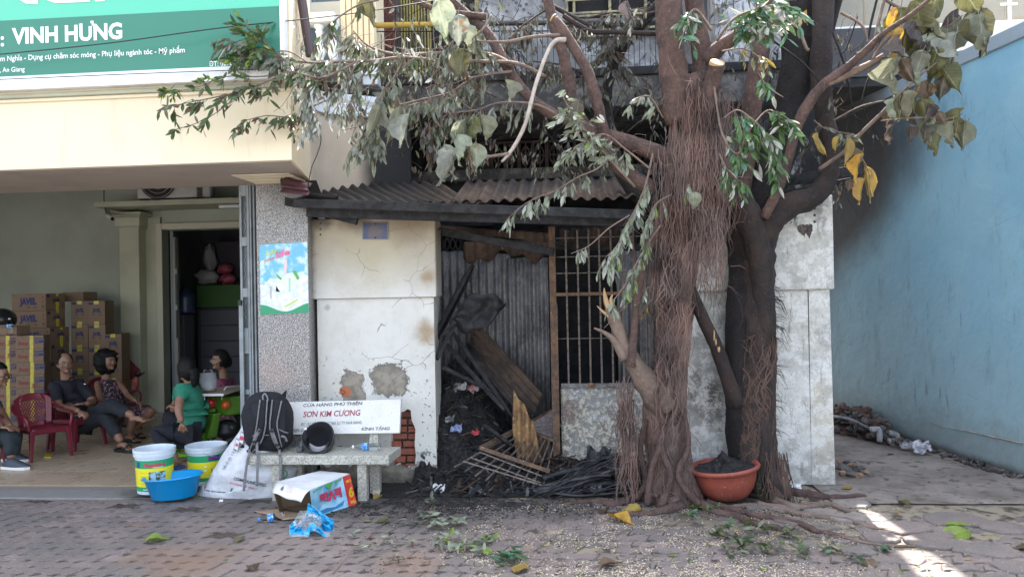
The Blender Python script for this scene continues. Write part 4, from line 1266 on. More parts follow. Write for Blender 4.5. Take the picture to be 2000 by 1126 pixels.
# fallen grille
M_GR = M_BAR
gr = thing('fallen_grille', 'rusty barred grille lying tilted on the debris in the burnt opening', 'grille', P(960, 920, 6.5))
gA, gB, gC, gD = P(892, 912, 6.1), P(940, 873, 6.35), P(1078, 925, 6.28), P(1050, 962, 6.08)
gE, gF = P(1015, 833, 6.8), P(1078, 800, 7.05)
gG = P(1080, 858, 6.85)
def gb(a, b_, w, name='bar', mat=None):
 return MB().bar(a, b_, w, up=V((.1, .3, 1)).normalized()).build(name, mat or M_RUST, gr)
gb(P(938, 874, 6.35), P(1016, 834, 6.8), .03, 'frame'); gb(P(938, 874, 6.35), P(1074, 920, 6.27), .034, 'frame')
gb(P(1016, 834, 6.8), P(1082, 860, 6.7), .026, 'frame'); gb(P(1016, 834, 6.8), P(1078, 800, 7.1), .022, 'frame')
for i in range(9):
 t = i/8
 a = lerp(P(888, 911, 6.12), P(1052, 985, 5.98), t); b_ = lerp(P(1016, 838, 6.79), P(1090, 866, 6.7), t*.9)
 gb(lerp(a, b_, .0 if i in (0, 1, 2, 3) else .18), b_, .012, 'bar', M_BAR)
for t in (.25, .5):
 gb(lerp(P(900, 903, 6.15), P(1016, 838, 6.79), t*.6), lerp(P(1052, 955, 6.05), P(1090, 880, 6.6), t*.6), .011, 'bar', M_BAR)
gb(P(905, 900, 6.15), P(1062, 948, 6.08), .012, 'bar', M_BAR)
# solid part of the same leaf
MB().poly([P(1018, 832, 6.82), P(1080, 798, 7.1), P(1096, 830, 7.05), P(1084, 856, 6.75)]).build('panel', mk('mauve_panel', (.2, .16, .16), (.3, .27, .26), 30, .7), gr, solid=.004)
# rusty standing sheet, leaning sheets, charred timbers
m = Mt('orange_rust'); b = m.mix(m.rng(m.noise(7, 6, .7), .4, .6), (.3, .18, .075), (.16, .085, .045)); b = m.mix(m.rng(m.noise(30, 5), .55, .7), b, (.42, .32, .19)); M_OR = m.out(b, .85, nrm=m.bump(m.noise(40, 5), .005))
oA = [(1003, 758), (1012, 778), (1024, 788), (1034, 815), (1042, 823), (1060, 905), (1010, 905), (1001, 840)]
def sheet_poly(outline, Yf, amp, wl, name, mat, label, cat, group=None, th=.003):
 x0 = min(p[0] for p in outline); x1_ = max(p[0] for p in outline)
 mb = MB(); n = 36
 def span(x):
  ys = []
  k = len(outline)
  for i in range(k):
   (xa, ya_), (xb, yb_) = outline[i], outline[(i+1) % k]
   if (xa-x)*(xb-x) <= 0 and xa != xb:
    ys.append(ya_+(yb_-ya_)*(x-xa)/(xb-xa))
  return (min(ys), max(ys)) if ys else (0, 0)
 def g(u, v):
  x = lerp(x0+.5, x1_-.5, u)
  a, b_ = span(x)
  py = lerp(a, b_, v)
  return P(x, py, Yf(x, py)+amp*sin(2*pi*(x-x0)/wl))
 mb.grid(g, n, 8)
 return mb.build(name, mat, smooth=True, label=label, cat=cat, group=group, solid=th)
sheet_poly(oA, lambda x, y: 6.65+.0006*(850-y), .02, 17, 'rusty_sheet', M_OR, 'torn orange rusty sheet standing upright behind the fallen grille', 'metal sheet')
sheet_poly([(1012, 835), (1078, 860), (1078, 912), (1020, 905)], lambda x, y: 6.72, .02, 16, 'rusty_sheet', M_RUSTC, 'brown corrugated sheet low beside the gate post, under the grille', 'metal sheet')
def leaning(a, b_, c, label, mat):
 a, b_, c = V(a), V(b_), V(c)
 nrm = (b_-a).cross(c-a).normalized()
 L = (c-a).length
 corr(lambda s, v: (a+(c-a)*(s/L)+(b_-a)*v, nrm), L, .013, .08, along=10).build('corrugated_sheet', mat, smooth=True, label=label, cat='metal sheet', solid=.002)
leaning(P(912, 672, 7.3), P(1040, 815, 6.95), P(925, 665, 7.35)+V((.03, .12, .17)), 'brown corrugated sheet leaning down from left to right against the iron wall', M_RUSTC)
leaning(P(905, 685, 7.25), P(1025, 822, 6.9), P(918, 668, 7.3), 'narrow corrugated strip under the leaning brown sheet', M_CORB)
def timber(a, b_, w, h, label, grp='charred timbers in the burnt shed', name='charred_timber'):
 a, b_ = V(a), V(b_)
 mb = MB()
 d = (b_-a); L = d.length; d.normalize()
 x = d.cross(V((0, .3, 1))).normalized(); z = x.cross(d)
 n = 12
 sec = [(-.5, -.5), (0, -.56), (.5, -.5), (.55, 0), (.5, .5), (0, .54), (-.5, .5), (-.54, 0)]
 k = []
 for i in range(n+1):
  t = i/n
  e = 1-.55*max(0, (t-.8)/.2)
  for j, (p, q) in enumerate(sec):
   jt = 1+.22*noise.noise(V((t*L*14, j*3.1, a.x*9)))
   k.append(a+d*L*t+x*p*w*e*jt+z*q*h*e*jt)
 fs = [(i*8+j, i*8+(j+1) % 8, (i+1)*8+(j+1) % 8, (i+1)*8+j) for i in range(n) for j in range(8)]
 fs += [tuple(range(8))[::-1], tuple(n*8+j for j in range(8))]
 mb.add(k, fs)
 return mb.build(name, CHAR, label=label, cat='timber', group=grp)
timber(P(846, 668, 6.7), P(924, 516, 6.9), .1, .05, 'thick charred plank rising to a point in front of the iron wall')
timber(P(852, 700, 6.5), P(900, 610, 6.7), .07, .04, 'short charred plank behind the left pier edge')
timber(P(878, 640, 6.9), P(1000, 812, 6.75), .035, .035, 'long black pole slanting down to the right across the shed')
timber(P(868, 668, 6.85), P(985, 800, 6.6), .03, .04, 'second black pole below the long slanting one')
timber(P(866, 718, 6.4), P(962, 765, 6.6), .03, .03, 'thin scorched batten with a pale upper edge')
timber(P(945, 830, 6.4), P(1000, 870, 6.5), .04, .03, 'short charred stub among the debris left of the grille')
# blackened leaf-shaped sheet hanging from the plank
def bsh(u, v):
 ang = lerp(0, 1, u)
 w_ = sin(pi*u**.8)**.75
 x = lerp(884, 988, u); yc = lerp(622, 594, u)
 return P(x, yc+(v-.5)*74*w_+4*sin(u*14+v*5), 6.55+.05*sin(u*8)*cos(v*6)+.04*noise.noise(V((u*4, v*4, 7))))
MB().grid(bsh, 26, 14).build('scorched_sheet', CHAR, smooth=True, label='black crumpled sheet hanging in mid air before the iron wall', cat='metal sheet', solid=.004, weld=.002)
MB().tube([P(890, 628, 6.5), P(862, 655, 6.5), P(855, 700, 6.5)], .012, 6).build('scorched_rod', CHAR, label='black bent rod holding the crumpled sheet', cat='rod')
# heap of burnt rubbish
m = Mt('burnt_rubbish')
b = m.mix(m.rng(m.noise(30, 6, .8), .45, .62), (.012, .012, .014), (.07, .065, .065))
b = m.mix(m.rng(m.noise(55, 3, .8), .68, .72), b, (.35, .35, .37))
M_RUB = m.out(b, .6, nrm=m.bump(m.noise(35, 6, .85), .04))
def heap(u, v):
 x = lerp(-1.42, .18, u); y = lerp(6.15, 7.6, v)
 q = G(925, 945)
 hL = max(0, 1-abs(x+1.15)/.55)*.85*max(0, min(1, (y-6.3)/.7))
 h = hL+.12*max(0, min(1, (y-6.15)/.3))
 h += (.1*noise.noise(V((x*7, y*7, 1)))+.06*noise.noise(V((x*18, y*18, 4)))+.03*noise.noise(V((x*45, y*45, 4))))*min(1, h*6)
 return V((x, y, max(.012, h)))
MB().grid(heap, 120, 90).build('rubbish_heap', M_RUB, kind='stuff')
mb = MB()
rz_ = random.Random(2)
for i in range(900):
 x, y = rz_.uniform(-1.38, .5), rz_.uniform(5.98, 7.2)
 z = heap((x+1.42)/1.6, min(1, max(0, (y-6.15)/1.45))).z if y > 6.15 and x < .16 else .02
 L = rz_.uniform(.015, .07)*(1 if rz_.random() < .8 else 2.6)
 a, e = rz_.uniform(0, 6.3), rz_.uniform(-.7, .7)
 d = V((cos(a)*cos(e), sin(a)*cos(e), sin(e)))
 c = V((x, y, z+.012))
 mb.bar(c-d*L, c+d*L, rz_.uniform(.006, .03), rz_.uniform(.003, .012), V((rz_.uniform(-1, 1), 0, 1)).normalized(), rz_.choice((0, 0, 0, 0, 1, 2)))
mb.build('charred_splinters', [CHAR, mk('ash_grey', (.12, .12, .12), (.04, .04, .04), 30, .9), mk('scorched_brown', (.1, .06, .035), (.03, .02, .015), 30, .9)], kind='stuff')
rr = random.Random(21)
def scrap(c, r, mat, label, cat='rag', name='rag', grp=None, seed=0):
 rg = random.Random(seed)
 def g(u, v):
  x, y = (u-.5)*2, (v-.5)*2
  return V(c)+V((x*r+.25*r*noise.noise(V((u*3, v*3, seed))), y*r*.4+.3*r*noise.noise(V((u*3, v*3, seed+5))), r*.5+y*r*.45+.8*r*noise.noise(V((u*3.3, v*3.3, seed+9)))))
 return MB().grid(g, 12, 12).build(name, mat, smooth=False, label=label, cat=cat, group=grp, solid=.003)
def heap_pt(px, py):
 for k in range(60):
  Y = 6.2+k*.02
  p = P(px, py, Y)
  u = (p.x+1.42)/1.6; v = (Y-6.15)/1.45
  if heap(u, min(1, v)).z >= p.z: return p+V((0, -.05, .01))
 return P(px, py, 6.9)
scrap(heap_pt(900, 762), .06, mk('pale_rag', (.38, .38, .38), (.12, .1, .1), 20, .8), 'dirty pale cloth on top of the black heap', seed=3)
scrap(heap_pt(925, 764), .055, mk('pink_rag', (.42, .36, .36), (.4, .08, .1), 14, .8), 'pale cloth with pink print at the top of the black heap', seed=4)
scrap(heap_pt(893, 842), .05, mk('blue_rag', (.12, .17, .36), (.35, .38, .45), 18, .7), 'small blue scrap in the black heap', seed=6)
scrap(heap_pt(930, 848), .035, mk('red_rag', (.45, .05, .06), (.3, .03, .04), 18, .6), 'small red scrap in the black heap', seed=8)
scrap(heap_pt(880, 822), .04, mk('grey_rag', (.25, .25, .27), (.08, .08, .08), 18, .7), 'small grey scrap in the black heap near the pier', seed=9)
# burnt bundle of cables before the gate
cabs = thing('cable_bundle', 'tangle of melted black hoses lying in front of the barred gate', 'cables', G(1160, 975))
M_HOSE = mk('melted_hose', (.014, .015, .018), (.04, .04, .044), 12, .55, .004, 60)
rc = random.Random(8)
for i in range(62):
 x0_, x1_ = rc.uniform(1035, 1110), rc.uniform(1190, 1275)
 py0 = rc.uniform(962, 980); yy = rc.uniform(5.95, 6.5)
 a = G(x0_, py0); b_ = P(x1_, 950, yy+.05)
 r_ = rc.choice([.003, .004, .005, .008, .01, .014, .02])
 hgt = rc.uniform(.02, .26)*(1 if r_ < .015 else .5)
 pts = []
 for k in range(7):
  t = k/6
  p = lerp(V((a.x, lerp(5.98, yy, .4), 0)), V((b_.x, yy, 0)), t)
  z = r_+hgt*sin(pi*min(1, t*.62))*(.8+.4*t)+rc.uniform(-.012, .012)
  pts.append((p.x, p.y+rc.uniform(-.07, .05), max(r_, z+rc.uniform(-.02, .02))))
 MB().tube([V(q) for q in smooth_path(pts, 4)], r_, 7).build('hose', M_HOSE, cabs, smooth=True)
for (pts, r_) in [([(1050, 976), (1110, 972), (1180, 968), (1262, 968)], .03), ([(1060, 962), (1120, 952), (1190, 950), (1270, 945)], .025), ([(1140, 962), (1200, 958), (1262, 956)], .028)]:
 MB().tube([V(q) for q in smooth_path([tuple(V((G(x, y).x, 6.0+(976-y)*.012, r_+.02+(976-y)*.004))) for x, y in pts], 5)], r_, 9).build('hose', M_HOSE, cabs, smooth=True)
scrap(V((G(1165, 900).x, 6.5, .18)), .1, M_HOSE, 'torn black plastic lump on top of the hose tangle', 'plastic scrap', 'plastic_scrap', seed=12)
scrap(G(1165, 966)+V((0, 0, .02)), .045, mk('ash_scrap', (.3, .3, .31), (.1, .1, .1), 20, .8), 'grey ashy scrap at the foot of the hose tangle', 'scrap', 'scrap', seed=14)
# ============================================================ TREES
def bark(name, c1, c2, c3, sc=9):
 m = Mt(name)
 b = m.mix(m.rng(m.noise(sc, 6, .7), .38, .62), c1, c2)
 b = m.mix(m.rng(m.noise(40, 5, .8), .56, .68), b, c3)
 return m, b
m, b = bark('brown_bark', (.13, .078, .063), (.07, .045, .04), (.2, .145, .12))
M_BARK = m.out(b, .85, nrm=m.bump(m.noise(30, 5, .7, vec=m.scaled(m.pos(), (1, 1, .35))), .03, 1, m.bump(m.noise(7, 4), .04)))
m, b = bark('black_bark', (.016, .013, .013), (.009, .008, .009), (.045, .035, .031))
M_BARKB = m.out(b, .85, nrm=m.bump(m.noise(34, 6, .75), .02))
m, b = bark('half_burnt_bark', (.045, .029, .025), (.02, .016, .016), (.1, .068, .055), 5)
M_BARKH = m.out(b, .85, nrm=m.bump(m.noise(34, 6, .75), .015))
m, b = bark('grey_bark', (.2, .145, .115), (.13, .095, .075), (.3, .23, .18))
M_BARKG = m.out(b, .85, nrm=m.bump(m.noise(50, 5, .7), .008))
m = Mt('cut_wood'); M_CUT = m.out(m.mix(m.noise(30, 5), (.55, .38, .2), (.38, .22, .11)), .8)
m = Mt('aerial_root')
M_ROOT = m.out(m.mix(m.island(), m.mix(m.rng(m.noise(3, 4), .4, .6), (.24, .14, .108), (.1, .065, .055)), m.mix(m.rng(m.noise(2.1, 3), .4, .6), (.26, .195, .175), (.06, .045, .042))), .85)
m = Mt('burnt_root'); M_ROOTB = m.out(m.mix(m.island(), (.02, .017, .017), (.07, .05, .042)), .85)
def wpath(pts, sub=5):
 """[(px, py, Y, radius in photo pixels)] -> world points, radii"""
 q = []
 for px, py, Y, r in pts:
  w = P(px, py, Y)
  q.append((w.x, w.y, w.z, S(r, Y)))
 q = smooth_path(q, sub)
 return [V(a[:3]) for a in q], [max(.0012, a[3]) for a in q]
def limb(name, pts, mat, tree, n=14, wob=.18, sub=5, label=None):
 p, r = wpath(pts, sub)
 return MB().tube(p, r, n, wob=wob).build(name, mat, tree, smooth=True, label=label)
t1 = thing('rooted_tree', 'front fig tree wrapped in reddish hanging aerial roots, cut limb on its right side', 'tree', G(1320, 980))
t2 = thing('scorched_tree', 'fire blackened fig tree behind the red clay pot with heart shaped withered leaves', 'tree', G(1490, 965))
# ---- front tree
T1M = [(1318, 990, 5.92, 54), (1316, 950, 5.95, 41), (1305, 880, 5.97, 36), (1298, 800, 5.97, 35), (1308, 720, 5.96, 28), (1318, 640, 5.95, 27), (1324, 560, 5.93, 28), (1332, 470, 5.9, 32), (1342, 380, 5.87, 36), (1350, 290, 5.85, 40), (1352, 210, 5.82, 38), (1340, 150, 5.8, 32)]
limb('trunk', T1M, M_BARK, t1, 28, .22, 6)
limb('limb', [(1330, 240, 5.8, 30), (1316, 150, 5.75, 27), (1308, 60, 5.7, 25), (1303, -60, 5.65, 24)], M_BARK, t1)
limb('limb', [(1362, 250, 5.78, 24), (1384, 185, 5.68, 17), (1397, 142, 5.6, 15), (1400, 126, 5.57, 16)], M_BARK, t1)
p_ = P(1400, 125, 5.57)
MB().tube([p_+V((-.002, .004, -.01)), p_+V((.004, -.014, .012))], [.058, .054], 14).build('cut_face', M_CUT, t1)
limb('limb', [(1370, 200, 5.8, 20), (1372, 110, 5.78, 19), (1360, 40, 5.75, 18), (1350, -50, 5.7, 16)], M_BARK, t1)
limb('limb', [(1375, 120, 5.75, 16), (1410, 90, 5.7, 14), (1442, 68, 5.65, 13), (1465, 40, 5.6, 10)], M_BARK, t1)
limb('limb', [(1290, 5, 6.2, 9), (1240, 60, 6.3, 13), (1205, 110, 6.35, 12), (1185, 190, 6.4, 10), (1200, 300, 6.3, 12), (1235, 370, 6.2, 14), (1300, 420, 6.05, 20)], M_BARKB, t1)
# lower left stub of a broken stem, slim stem beside it, basal roots
limb('limb', [(1300, 790, 5.9, 34), (1262, 745, 5.82, 24), (1236, 705, 5.78, 17), (1219, 670, 5.76, 14), (1203, 632, 5.75, 13), (1192, 600, 5.75, 12)], M_BARKG, t1, 12)
for (a, b_, c, r) in [((1190, 606), (1182, 580), (1180, 562), 6), ((1197, 600), (1193, 585), (1197, 574), 5), ((1204, 625), (1182, 612), (1166, 597), 4.5)]:
 limb('broken_splinter', [(*a, 5.74, r), (*b_, 5.73, r*.7), (*c, 5.72, .6)], M_CUT, t1, 6, .3, 3)
limb('limb', [(1222, 700, 5.75, 12), (1200, 665, 5.73, 7), (1182, 650, 5.72, 4.5), (1160, 640, 5.71, 1.5)], M_BARKG, t1, 8)
limb('limb', [(1232, 715, 5.72, 9), (1238, 650, 5.7, 7.5), (1246, 570, 5.7, 8), (1262, 500, 5.7, 8), (1288, 430, 5.72, 8), (1306, 360, 5.75, 9), (1312, 280, 5.78, 10)], M_BARK, t1, 10)
limb('branch', [(1250, 560, 5.7, 3), (1240, 500, 5.7, 2.6), (1232, 460, 5.7, 2)], M_BARK, t1, 6)
limb('limb', [(1345, 560, 5.9, 12), (1372, 620, 5.92, 12), (1398, 675, 5.98, 13), (1418, 730, 6.05, 14), (1440, 790, 6.12, 16)], M_BARKH, t1, 12)
# flaked orange wood on that limb
for (px, py) in [(1382, 628), (1388, 640), (1395, 655), (1400, 668), (1372, 610), (1406, 682)]:
 c = P(px, py, 5.9)
 MB().ell(c+V((.006*sin(px), .014, 0)), (.006+.006*abs(sin(px*3)), .02, .018+.03*abs(cos(px))), n=8, m=6, fn=lambda q_, u_: q_*(1+.5*noise.noise(u_*3+V((px, 0, 0))))).build('bare_wood', M_CUT, t1, smooth=True)
# big left limbs across the burnt facade
limb('limb', [(860, -20, 5.9, 9), (905, 22, 5.85, 9), (950, 62, 5.82, 10), (985, 120, 5.8, 10), (1020, 175, 5.78, 10.5), (1062, 212, 5.76, 11), (1110, 236, 5.78, 11), (1180, 262, 5.8, 13), (1260, 290, 5.82, 16), (1320, 320, 5.82, 20)], M_BARK, t1, 12)
limb('limb', [(1066, -20, 5.9, 10), (1082, 50, 5.88, 10), (1098, 100, 5.85, 11), (1112, 160, 5.84, 11), (1122, 210, 5.84, 11), (1160, 270, 5.85, 11)], M_BARK, t1, 12)
limb('limb', [(1083, 38, 5.6, 9), (1100, 60, 5.6, 10), (1128, 105, 5.62, 10.5), (1150, 145, 5.65, 10.5), (1166, 200, 5.7, 11), (1178, 250, 5.75, 11), (1200, 320, 5.8, 12), (1280, 370, 5.82, 16)], M_BARK, t1, 12)
p_ = P(1081, 36, 5.6)
MB().tube([p_, p_+V((-.01, 0, .008))], [.036, .03], 10).build('cut_face', M_CUT, t1)
limb('branch', [(1105, 78, 5.58, 5), (1085, 80, 5.55, 4.5), (1068, 105, 5.5, 4), (1045, 170, 5.45, 4), (1025, 245, 5.4, 4), (1000, 292, 5.38, 3.8), (980, 316, 5.36, 2.4)], mk('pale_stick', (.42, .37, .32), (.3, .25, .21), 12, .7), t1, 8)
limb('branch', [(994, 300, 5.37, 3.4), (960, 305, 5.35, 3), (925, 308, 5.33, 3)], M_BARKG, t1, 8)
limb('branch', [(1098, 68, 5.6, 3.6), (1040, 72, 5.55, 3.2), (985, 82, 5.5, 2.8), (930, 80, 5.5, 2)], M_BARKG, t1, 8)
limb('branch', [(1010, 48, 5.8, 3), (1040, 42, 5.9, 4), (950, 33, 5.8, 7), (905, 28, 5.78, 7), (866, 22, 5.75, 4)][2:], M_BARK, t1, 8)
limb('branch', [(872, 24, 5.72, 5.5), (830, 10, 5.7, 6), (800, -8, 5.7, 6)], M_BARK, t1, 8)
limb('branch', [(1100, 30, 5.9, 5), (1150, 60, 5.95, 5.5), (1195, 63, 6.0, 5), (1290, 66, 6.0, 5)], M_BARKH, t1, 8)
limb('branch', [(1060, 0, 6.0, 4), (1130, 40, 6.0, 5), (1165, 55, 6.0, 4)], M_BARKH, t1, 8)
TW1 = [   # side branches carrying leaves: (path, n leaves, kind, size px, hang, spread px)
 ([(1000, 128, 5.75, 5.5), (960, 108, 5.7, 5), (900, 103, 5.66, 4.5), (830, 106, 5.6, 4.2), (775, 107, 5.55, 3.5), (720, 90, 5.5, 2), (690, 60, 5.45, 1.2)], 60, 'dry', 23, .8, 26),
 ([(1065, 150, 5.76, 4), (1010, 124, 5.7, 3.6), (940, 120, 5.62, 3.4), (850, 117, 5.55, 3.2), (785, 112, 5.5, 3.2), (735, 118, 5.45, 3), (660, 121, 5.4, 2.8), (600, 122, 5.35, 2.4), (545, 112, 5.3, 2), (490, 92, 5.25, 1.6), (440, 76, 5.22, 1)], 150, 'mix', 22, .7, 26),
 ([(700, 118, 5.42, 2.4), (660, 140, 5.35, 2.2), (620, 152, 5.3, 2), (565, 140, 5.27, 2), (520, 160, 5.24, 1.8), (470, 178, 5.2, 1.6), (420, 190, 5.18, 1.3), (370, 200, 5.15, 1), (332, 208, 5.12, .8)], 75, 'mixg', 23, .45, 22),
 ([(560, 145, 5.3, 1.6), (500, 150, 5.25, 1.3), (440, 150, 5.2, 1), (380, 172, 5.18, .8), (330, 178, 5.15, .8)], 40, 'green', 22, .25, 14),
 ([(640, 195, 5.4, 1.8), (600, 212, 5.35, 1.6), (560, 228, 5.3, 1.4), (520, 226, 5.28, 1.1), (470, 238, 5.25, .8)], 34, 'mixg', 22, .6, 18),
 ([(475, 175, 5.2, 1), (430, 215, 5.18, .9), (385, 240, 5.15, .8), (345, 252, 5.12, .7)], 16, 'green', 23, .5, 12),
 ([(560, 120, 5.3, 1.8), (520, 88, 5.25, 1.6), (480, 62, 5.2, 1.1)], 40, 'green', 23, .2, 22),
 ([(600, 122, 5.32, 1.8), (560, 100, 5.3, 1.5), (510, 108, 5.25, 1.2), (460, 118, 5.2, .9)], 40, 'green', 22, .3, 20),
 ([(740, 0, 5.4, 2), (700, 10, 5.38, 1.8), (660, 35, 5.35, 1.6), (640, 55, 5.33, 1.2), (628, 75, 5.3, .8)], 18, 'mixg', 20, .8, 16),
 ([(790, 112, 5.5, 2.4), (770, 150, 5.45, 2), (740, 190, 5.42, 1.6), (735, 240, 5.4, 1.2), (745, 275, 5.4, .8)], 46, 'dry', 26, 1, 22),
 ([(730, 120, 5.45, 2.2), (700, 160, 5.4, 1.8), (690, 200, 5.38, 1.4), (715, 250, 5.36, 1), (690, 285, 5.35, .7)], 44, 'dry', 24, 1, 22),
 ([(1000, 140, 5.72, 3), (930, 150, 5.65, 2.4), (880, 180, 5.6, 2), (820, 195, 5.55, 1.7), (780, 205, 5.5, 1.2)], 70, 'dry', 23, 1, 26),
 ([(1100, 232, 5.75, 3), (1050, 205, 5.7, 2.5), (980, 200, 5.65, 2), (930, 215, 5.6, 1.5), (870, 225, 5.55, 1), (850, 260, 5.5, .8)], 60, 'dry', 22, 1, 24),
 ([(900, 190, 5.6, 2), (860, 220, 5.55, 1.6), (835, 250, 5.5, 1.2), (850, 290, 5.48, .8)], 34, 'brown', 24, 1, 18),
 ([(640, 122, 5.38, 2), (620, 160, 5.34, 1.6), (600, 190, 5.3, 1.3), (620, 220, 5.28, 1), (600, 240, 5.26, .7)], 46, 'pale', 22, .9, 24),
 ([(700, 120, 5.4, 2), (680, 150, 5.36, 1.6), (650, 175, 5.34, 1.3), (665, 205, 5.32, 1)], 36, 'pale', 21, .9, 24),
 ([(960, 30, 5.6, 2), (940, 60, 5.55, 1.8), (900, 75, 5.5, 1.5), (870, 90, 5.48, 1)], 26, 'dry', 24, .9, 20),
 ([(1080, 10, 5.9, 2), (1050, 30, 5.9, 1.8), (1010, 60, 5.88, 1.5), (990, 95, 5.85, 1.2)], 50, 'dark', 20, .8, 26),
 ([(1290, 20, 6.1, 3), (1250, 30, 6.1, 2.5), (1200, 25, 6.1, 2), (1150, 35, 6.1, 1.5), (1110, 50, 6.1, 1)], 70, 'dark', 20, .8, 30),
 ([(1190, 190, 6.3, 3), (1160, 160, 6.25, 2.3), (1110, 130, 6.2, 1.8), (1040, 120, 6.15, 1.2)], 70, 'dark', 19, .9, 30),
 ([(1250, 200, 6.2, 3), (1220, 150, 6.2, 2), (1200, 100, 6.2, 1.5), (1230, 60, 6.2, 1)], 50, 'dark', 19, .9, 26),
 ([(1240, 365, 5.6, 2.5), (1190, 310, 5.55, 2.4), (1150, 262, 5.52, 2.2), (1120, 225, 5.5, 2), (1100, 190, 5.5, 1.2)], 75, 'ash', 24, .5, 30),
 ([(1270, 330, 5.6, 2), (1220, 290, 5.56, 1.8), (1180, 262, 5.54, 1.6), (1140, 280, 5.5, 1.2), (1110, 300, 5.48, .9)], 52, 'ash', 23, .6, 22),
 ([(1200, 300, 5.55, 2), (1165, 330, 5.5, 1.6), (1130, 345, 5.48, 1.5), (1085, 372, 5.45, 1.3), (1050, 385, 5.42, 1.1), (1020, 402, 5.4, .9), (990, 428, 5.38, .7)], 60, 'ash', 22, .9, 12),
 ([(1295, 230, 5.6, 1.6), (1270, 190, 5.56, 1.4), (1245, 192, 5.54, 1.2), (1232, 205, 5.52, .8)], 14, 'ash', 21, .7, 8),
 ([(1275, 300, 5.62, 2.2), (1258, 370, 5.58, 2), (1230, 430, 5.55, 1.8), (1205, 480, 5.52, 1.5), (1185, 500, 5.5, 1)], 80, 'ash', 23, .9, 20),
 ([(1230, 420, 5.55, 1.6), (1190, 445, 5.52, 1.4), (1150, 480, 5.5, 1.1), (1115, 495, 5.5, .8)], 14, 'ash', 20, 1, 7),
 ([(1290, 440, 5.62, 2), (1262, 480, 5.58, 1.8), (1240, 520, 5.55, 1.6), (1218, 560, 5.53, 1.4), (1195, 590, 5.52, 1)], 40, 'ash', 21, .9, 14),
 ([(1310, 380, 5.6, 1.6), (1280, 400, 5.56, 1.4), (1265, 440, 5.54, 1.2), (1270, 480, 5.54, .9)], 36, 'ash', 21, .9, 14),
 ([(1300, 560, 5.75, 1.3), (1268, 590, 5.72, 1.2), (1245, 620, 5.7, .9)], 18, 'yellow', 18, .8, 10),
 ([(1390, 60, 5.55, 3), (1360, 20, 5.5, 2.6), (1345, 35, 5.45, 1.8), (1350, 70, 5.42, 1)], 36, 'green2', 26, .5, 22),
 ([(1400, 80, 5.5, 3), (1430, 40, 5.4, 2.6), (1470, 20, 5.35, 2), (1520, 10, 5.3, 1.6), (1560, 20, 5.28, 1)], 90, 'green2', 25, .4, 28),
 ([(1420, 60, 5.4, 2), (1450, 50, 5.38, 2), (1490, 45, 5.36, 1.6), (1530, 50, 5.34, 1)], 60, 'green2', 24, .5, 24),
 ([(1410, 100, 5.5, 1.6), (1450, 95, 5.45, 1.3), (1480, 110, 5.4, 1), (1490, 130, 5.4, .8)], 22, 'yellow', 20, .6, 18),
 ([(1395, 170, 5.5, 2.2), (1410, 260, 5.45, 2), (1440, 300, 5.42, 1.8), (1460, 260, 5.4, 1.6), (1500, 215, 5.4, 1.2), (1530, 235, 5.38, 1)], 80, 'green3', 25, .6, 26),
 ([(1415, 230, 5.46, 1.6), (1440, 215, 5.44, 1.5), (1470, 235, 5.42, 1.3), (1500, 270, 5.4, 1.1), (1510, 320, 5.38, .8)], 74, 'green3', 25, .8, 24),
 ([(1405, 300, 5.45, 1.6), (1420, 330, 5.42, 1.3), (1440, 350, 5.4, 1)], 26, 'green3', 25, .7, 20),
 ([(1480, 140, 5.4, 1.2), (1500, 170, 5.38, 1.1), (1530, 190, 5.36, .9)], 10, 'green3', 24, .5, 14),
 ([(1350, 385, 5.5, 1), (1345, 360, 5.5, 1), (1338, 388, 5.5, .8)], 4, 'ash', 26, .9, 10),
 ([(1320, 620, 5.7, 1.2), (1270, 560, 5.7, 1), (1180, 640, 5.7, .8)], 6, 'ash', 18, .9, 10),
]
KINDS_ = {
 'dry': [('drygreen', 5), ('greygreen', 3), ('brown', 1)], 'mix': [('drygreen', 3), ('green', 2), ('brown', 1), ('pale', 1), ('greygreen', 2)],
 'mixg': [('green', 3), ('drygreen', 2), ('brown', 2)], 'green': [('green', 4), ('lime', 1), ('drygreen', 1)],
 'green2': [('green', 2), ('bluegreen', 3), ('pale', 2)], 'green3': [('bright', 3), ('green', 2), ('bluegreen', 1), ('pale', 1)],
 'pale': [('pale', 3), ('greygreen', 2), ('drygreen', 1)], 'ash': [('ashgreen', 5), ('greygreen', 2), ('lime', .4), ('pale', 1)],
 'dark': [('dark', 4), ('greygreen', 1), ('brown', 1)], 'brown': [('brown', 3), ('dark', 1)], 'yellow': [('yellow', 2), ('brown', 1), ('ashgreen', 1)]}
LC = {'drygreen': ((.22, .25, .17), (.15, .17, .115)), 'greygreen': ((.27, .29, .24), (.17, .185, .155)), 'brown': ((.14, .09, .055), (.09, .06, .04)),
      'green': ((.085, .145, .045), (.055, .1, .035)), 'lime': ((.22, .32, .04), (.16, .26, .04)), 'pale': ((.5, .51, .46), (.36, .37, .32)), 'bluegreen': ((.07, .17, .1), (.1, .2, .13)),
      'bright': ((.1, .2, .06), (.07, .145, .045)), 'ashgreen': ((.32, .36, .26), (.22, .26, .18)), 'dark': ((.06, .06, .052), (.12, .12, .1)), 'yellow': ((.5, .36, .06), (.36, .25, .06)),
      'olive': ((.13, .14, .05), (.09, .1, .04)), 'gold': ((.55, .33, .03), (.4, .22, .03)), 'mauve': ((.09, .075, .08), (.055, .045, .05))}
LM = {}
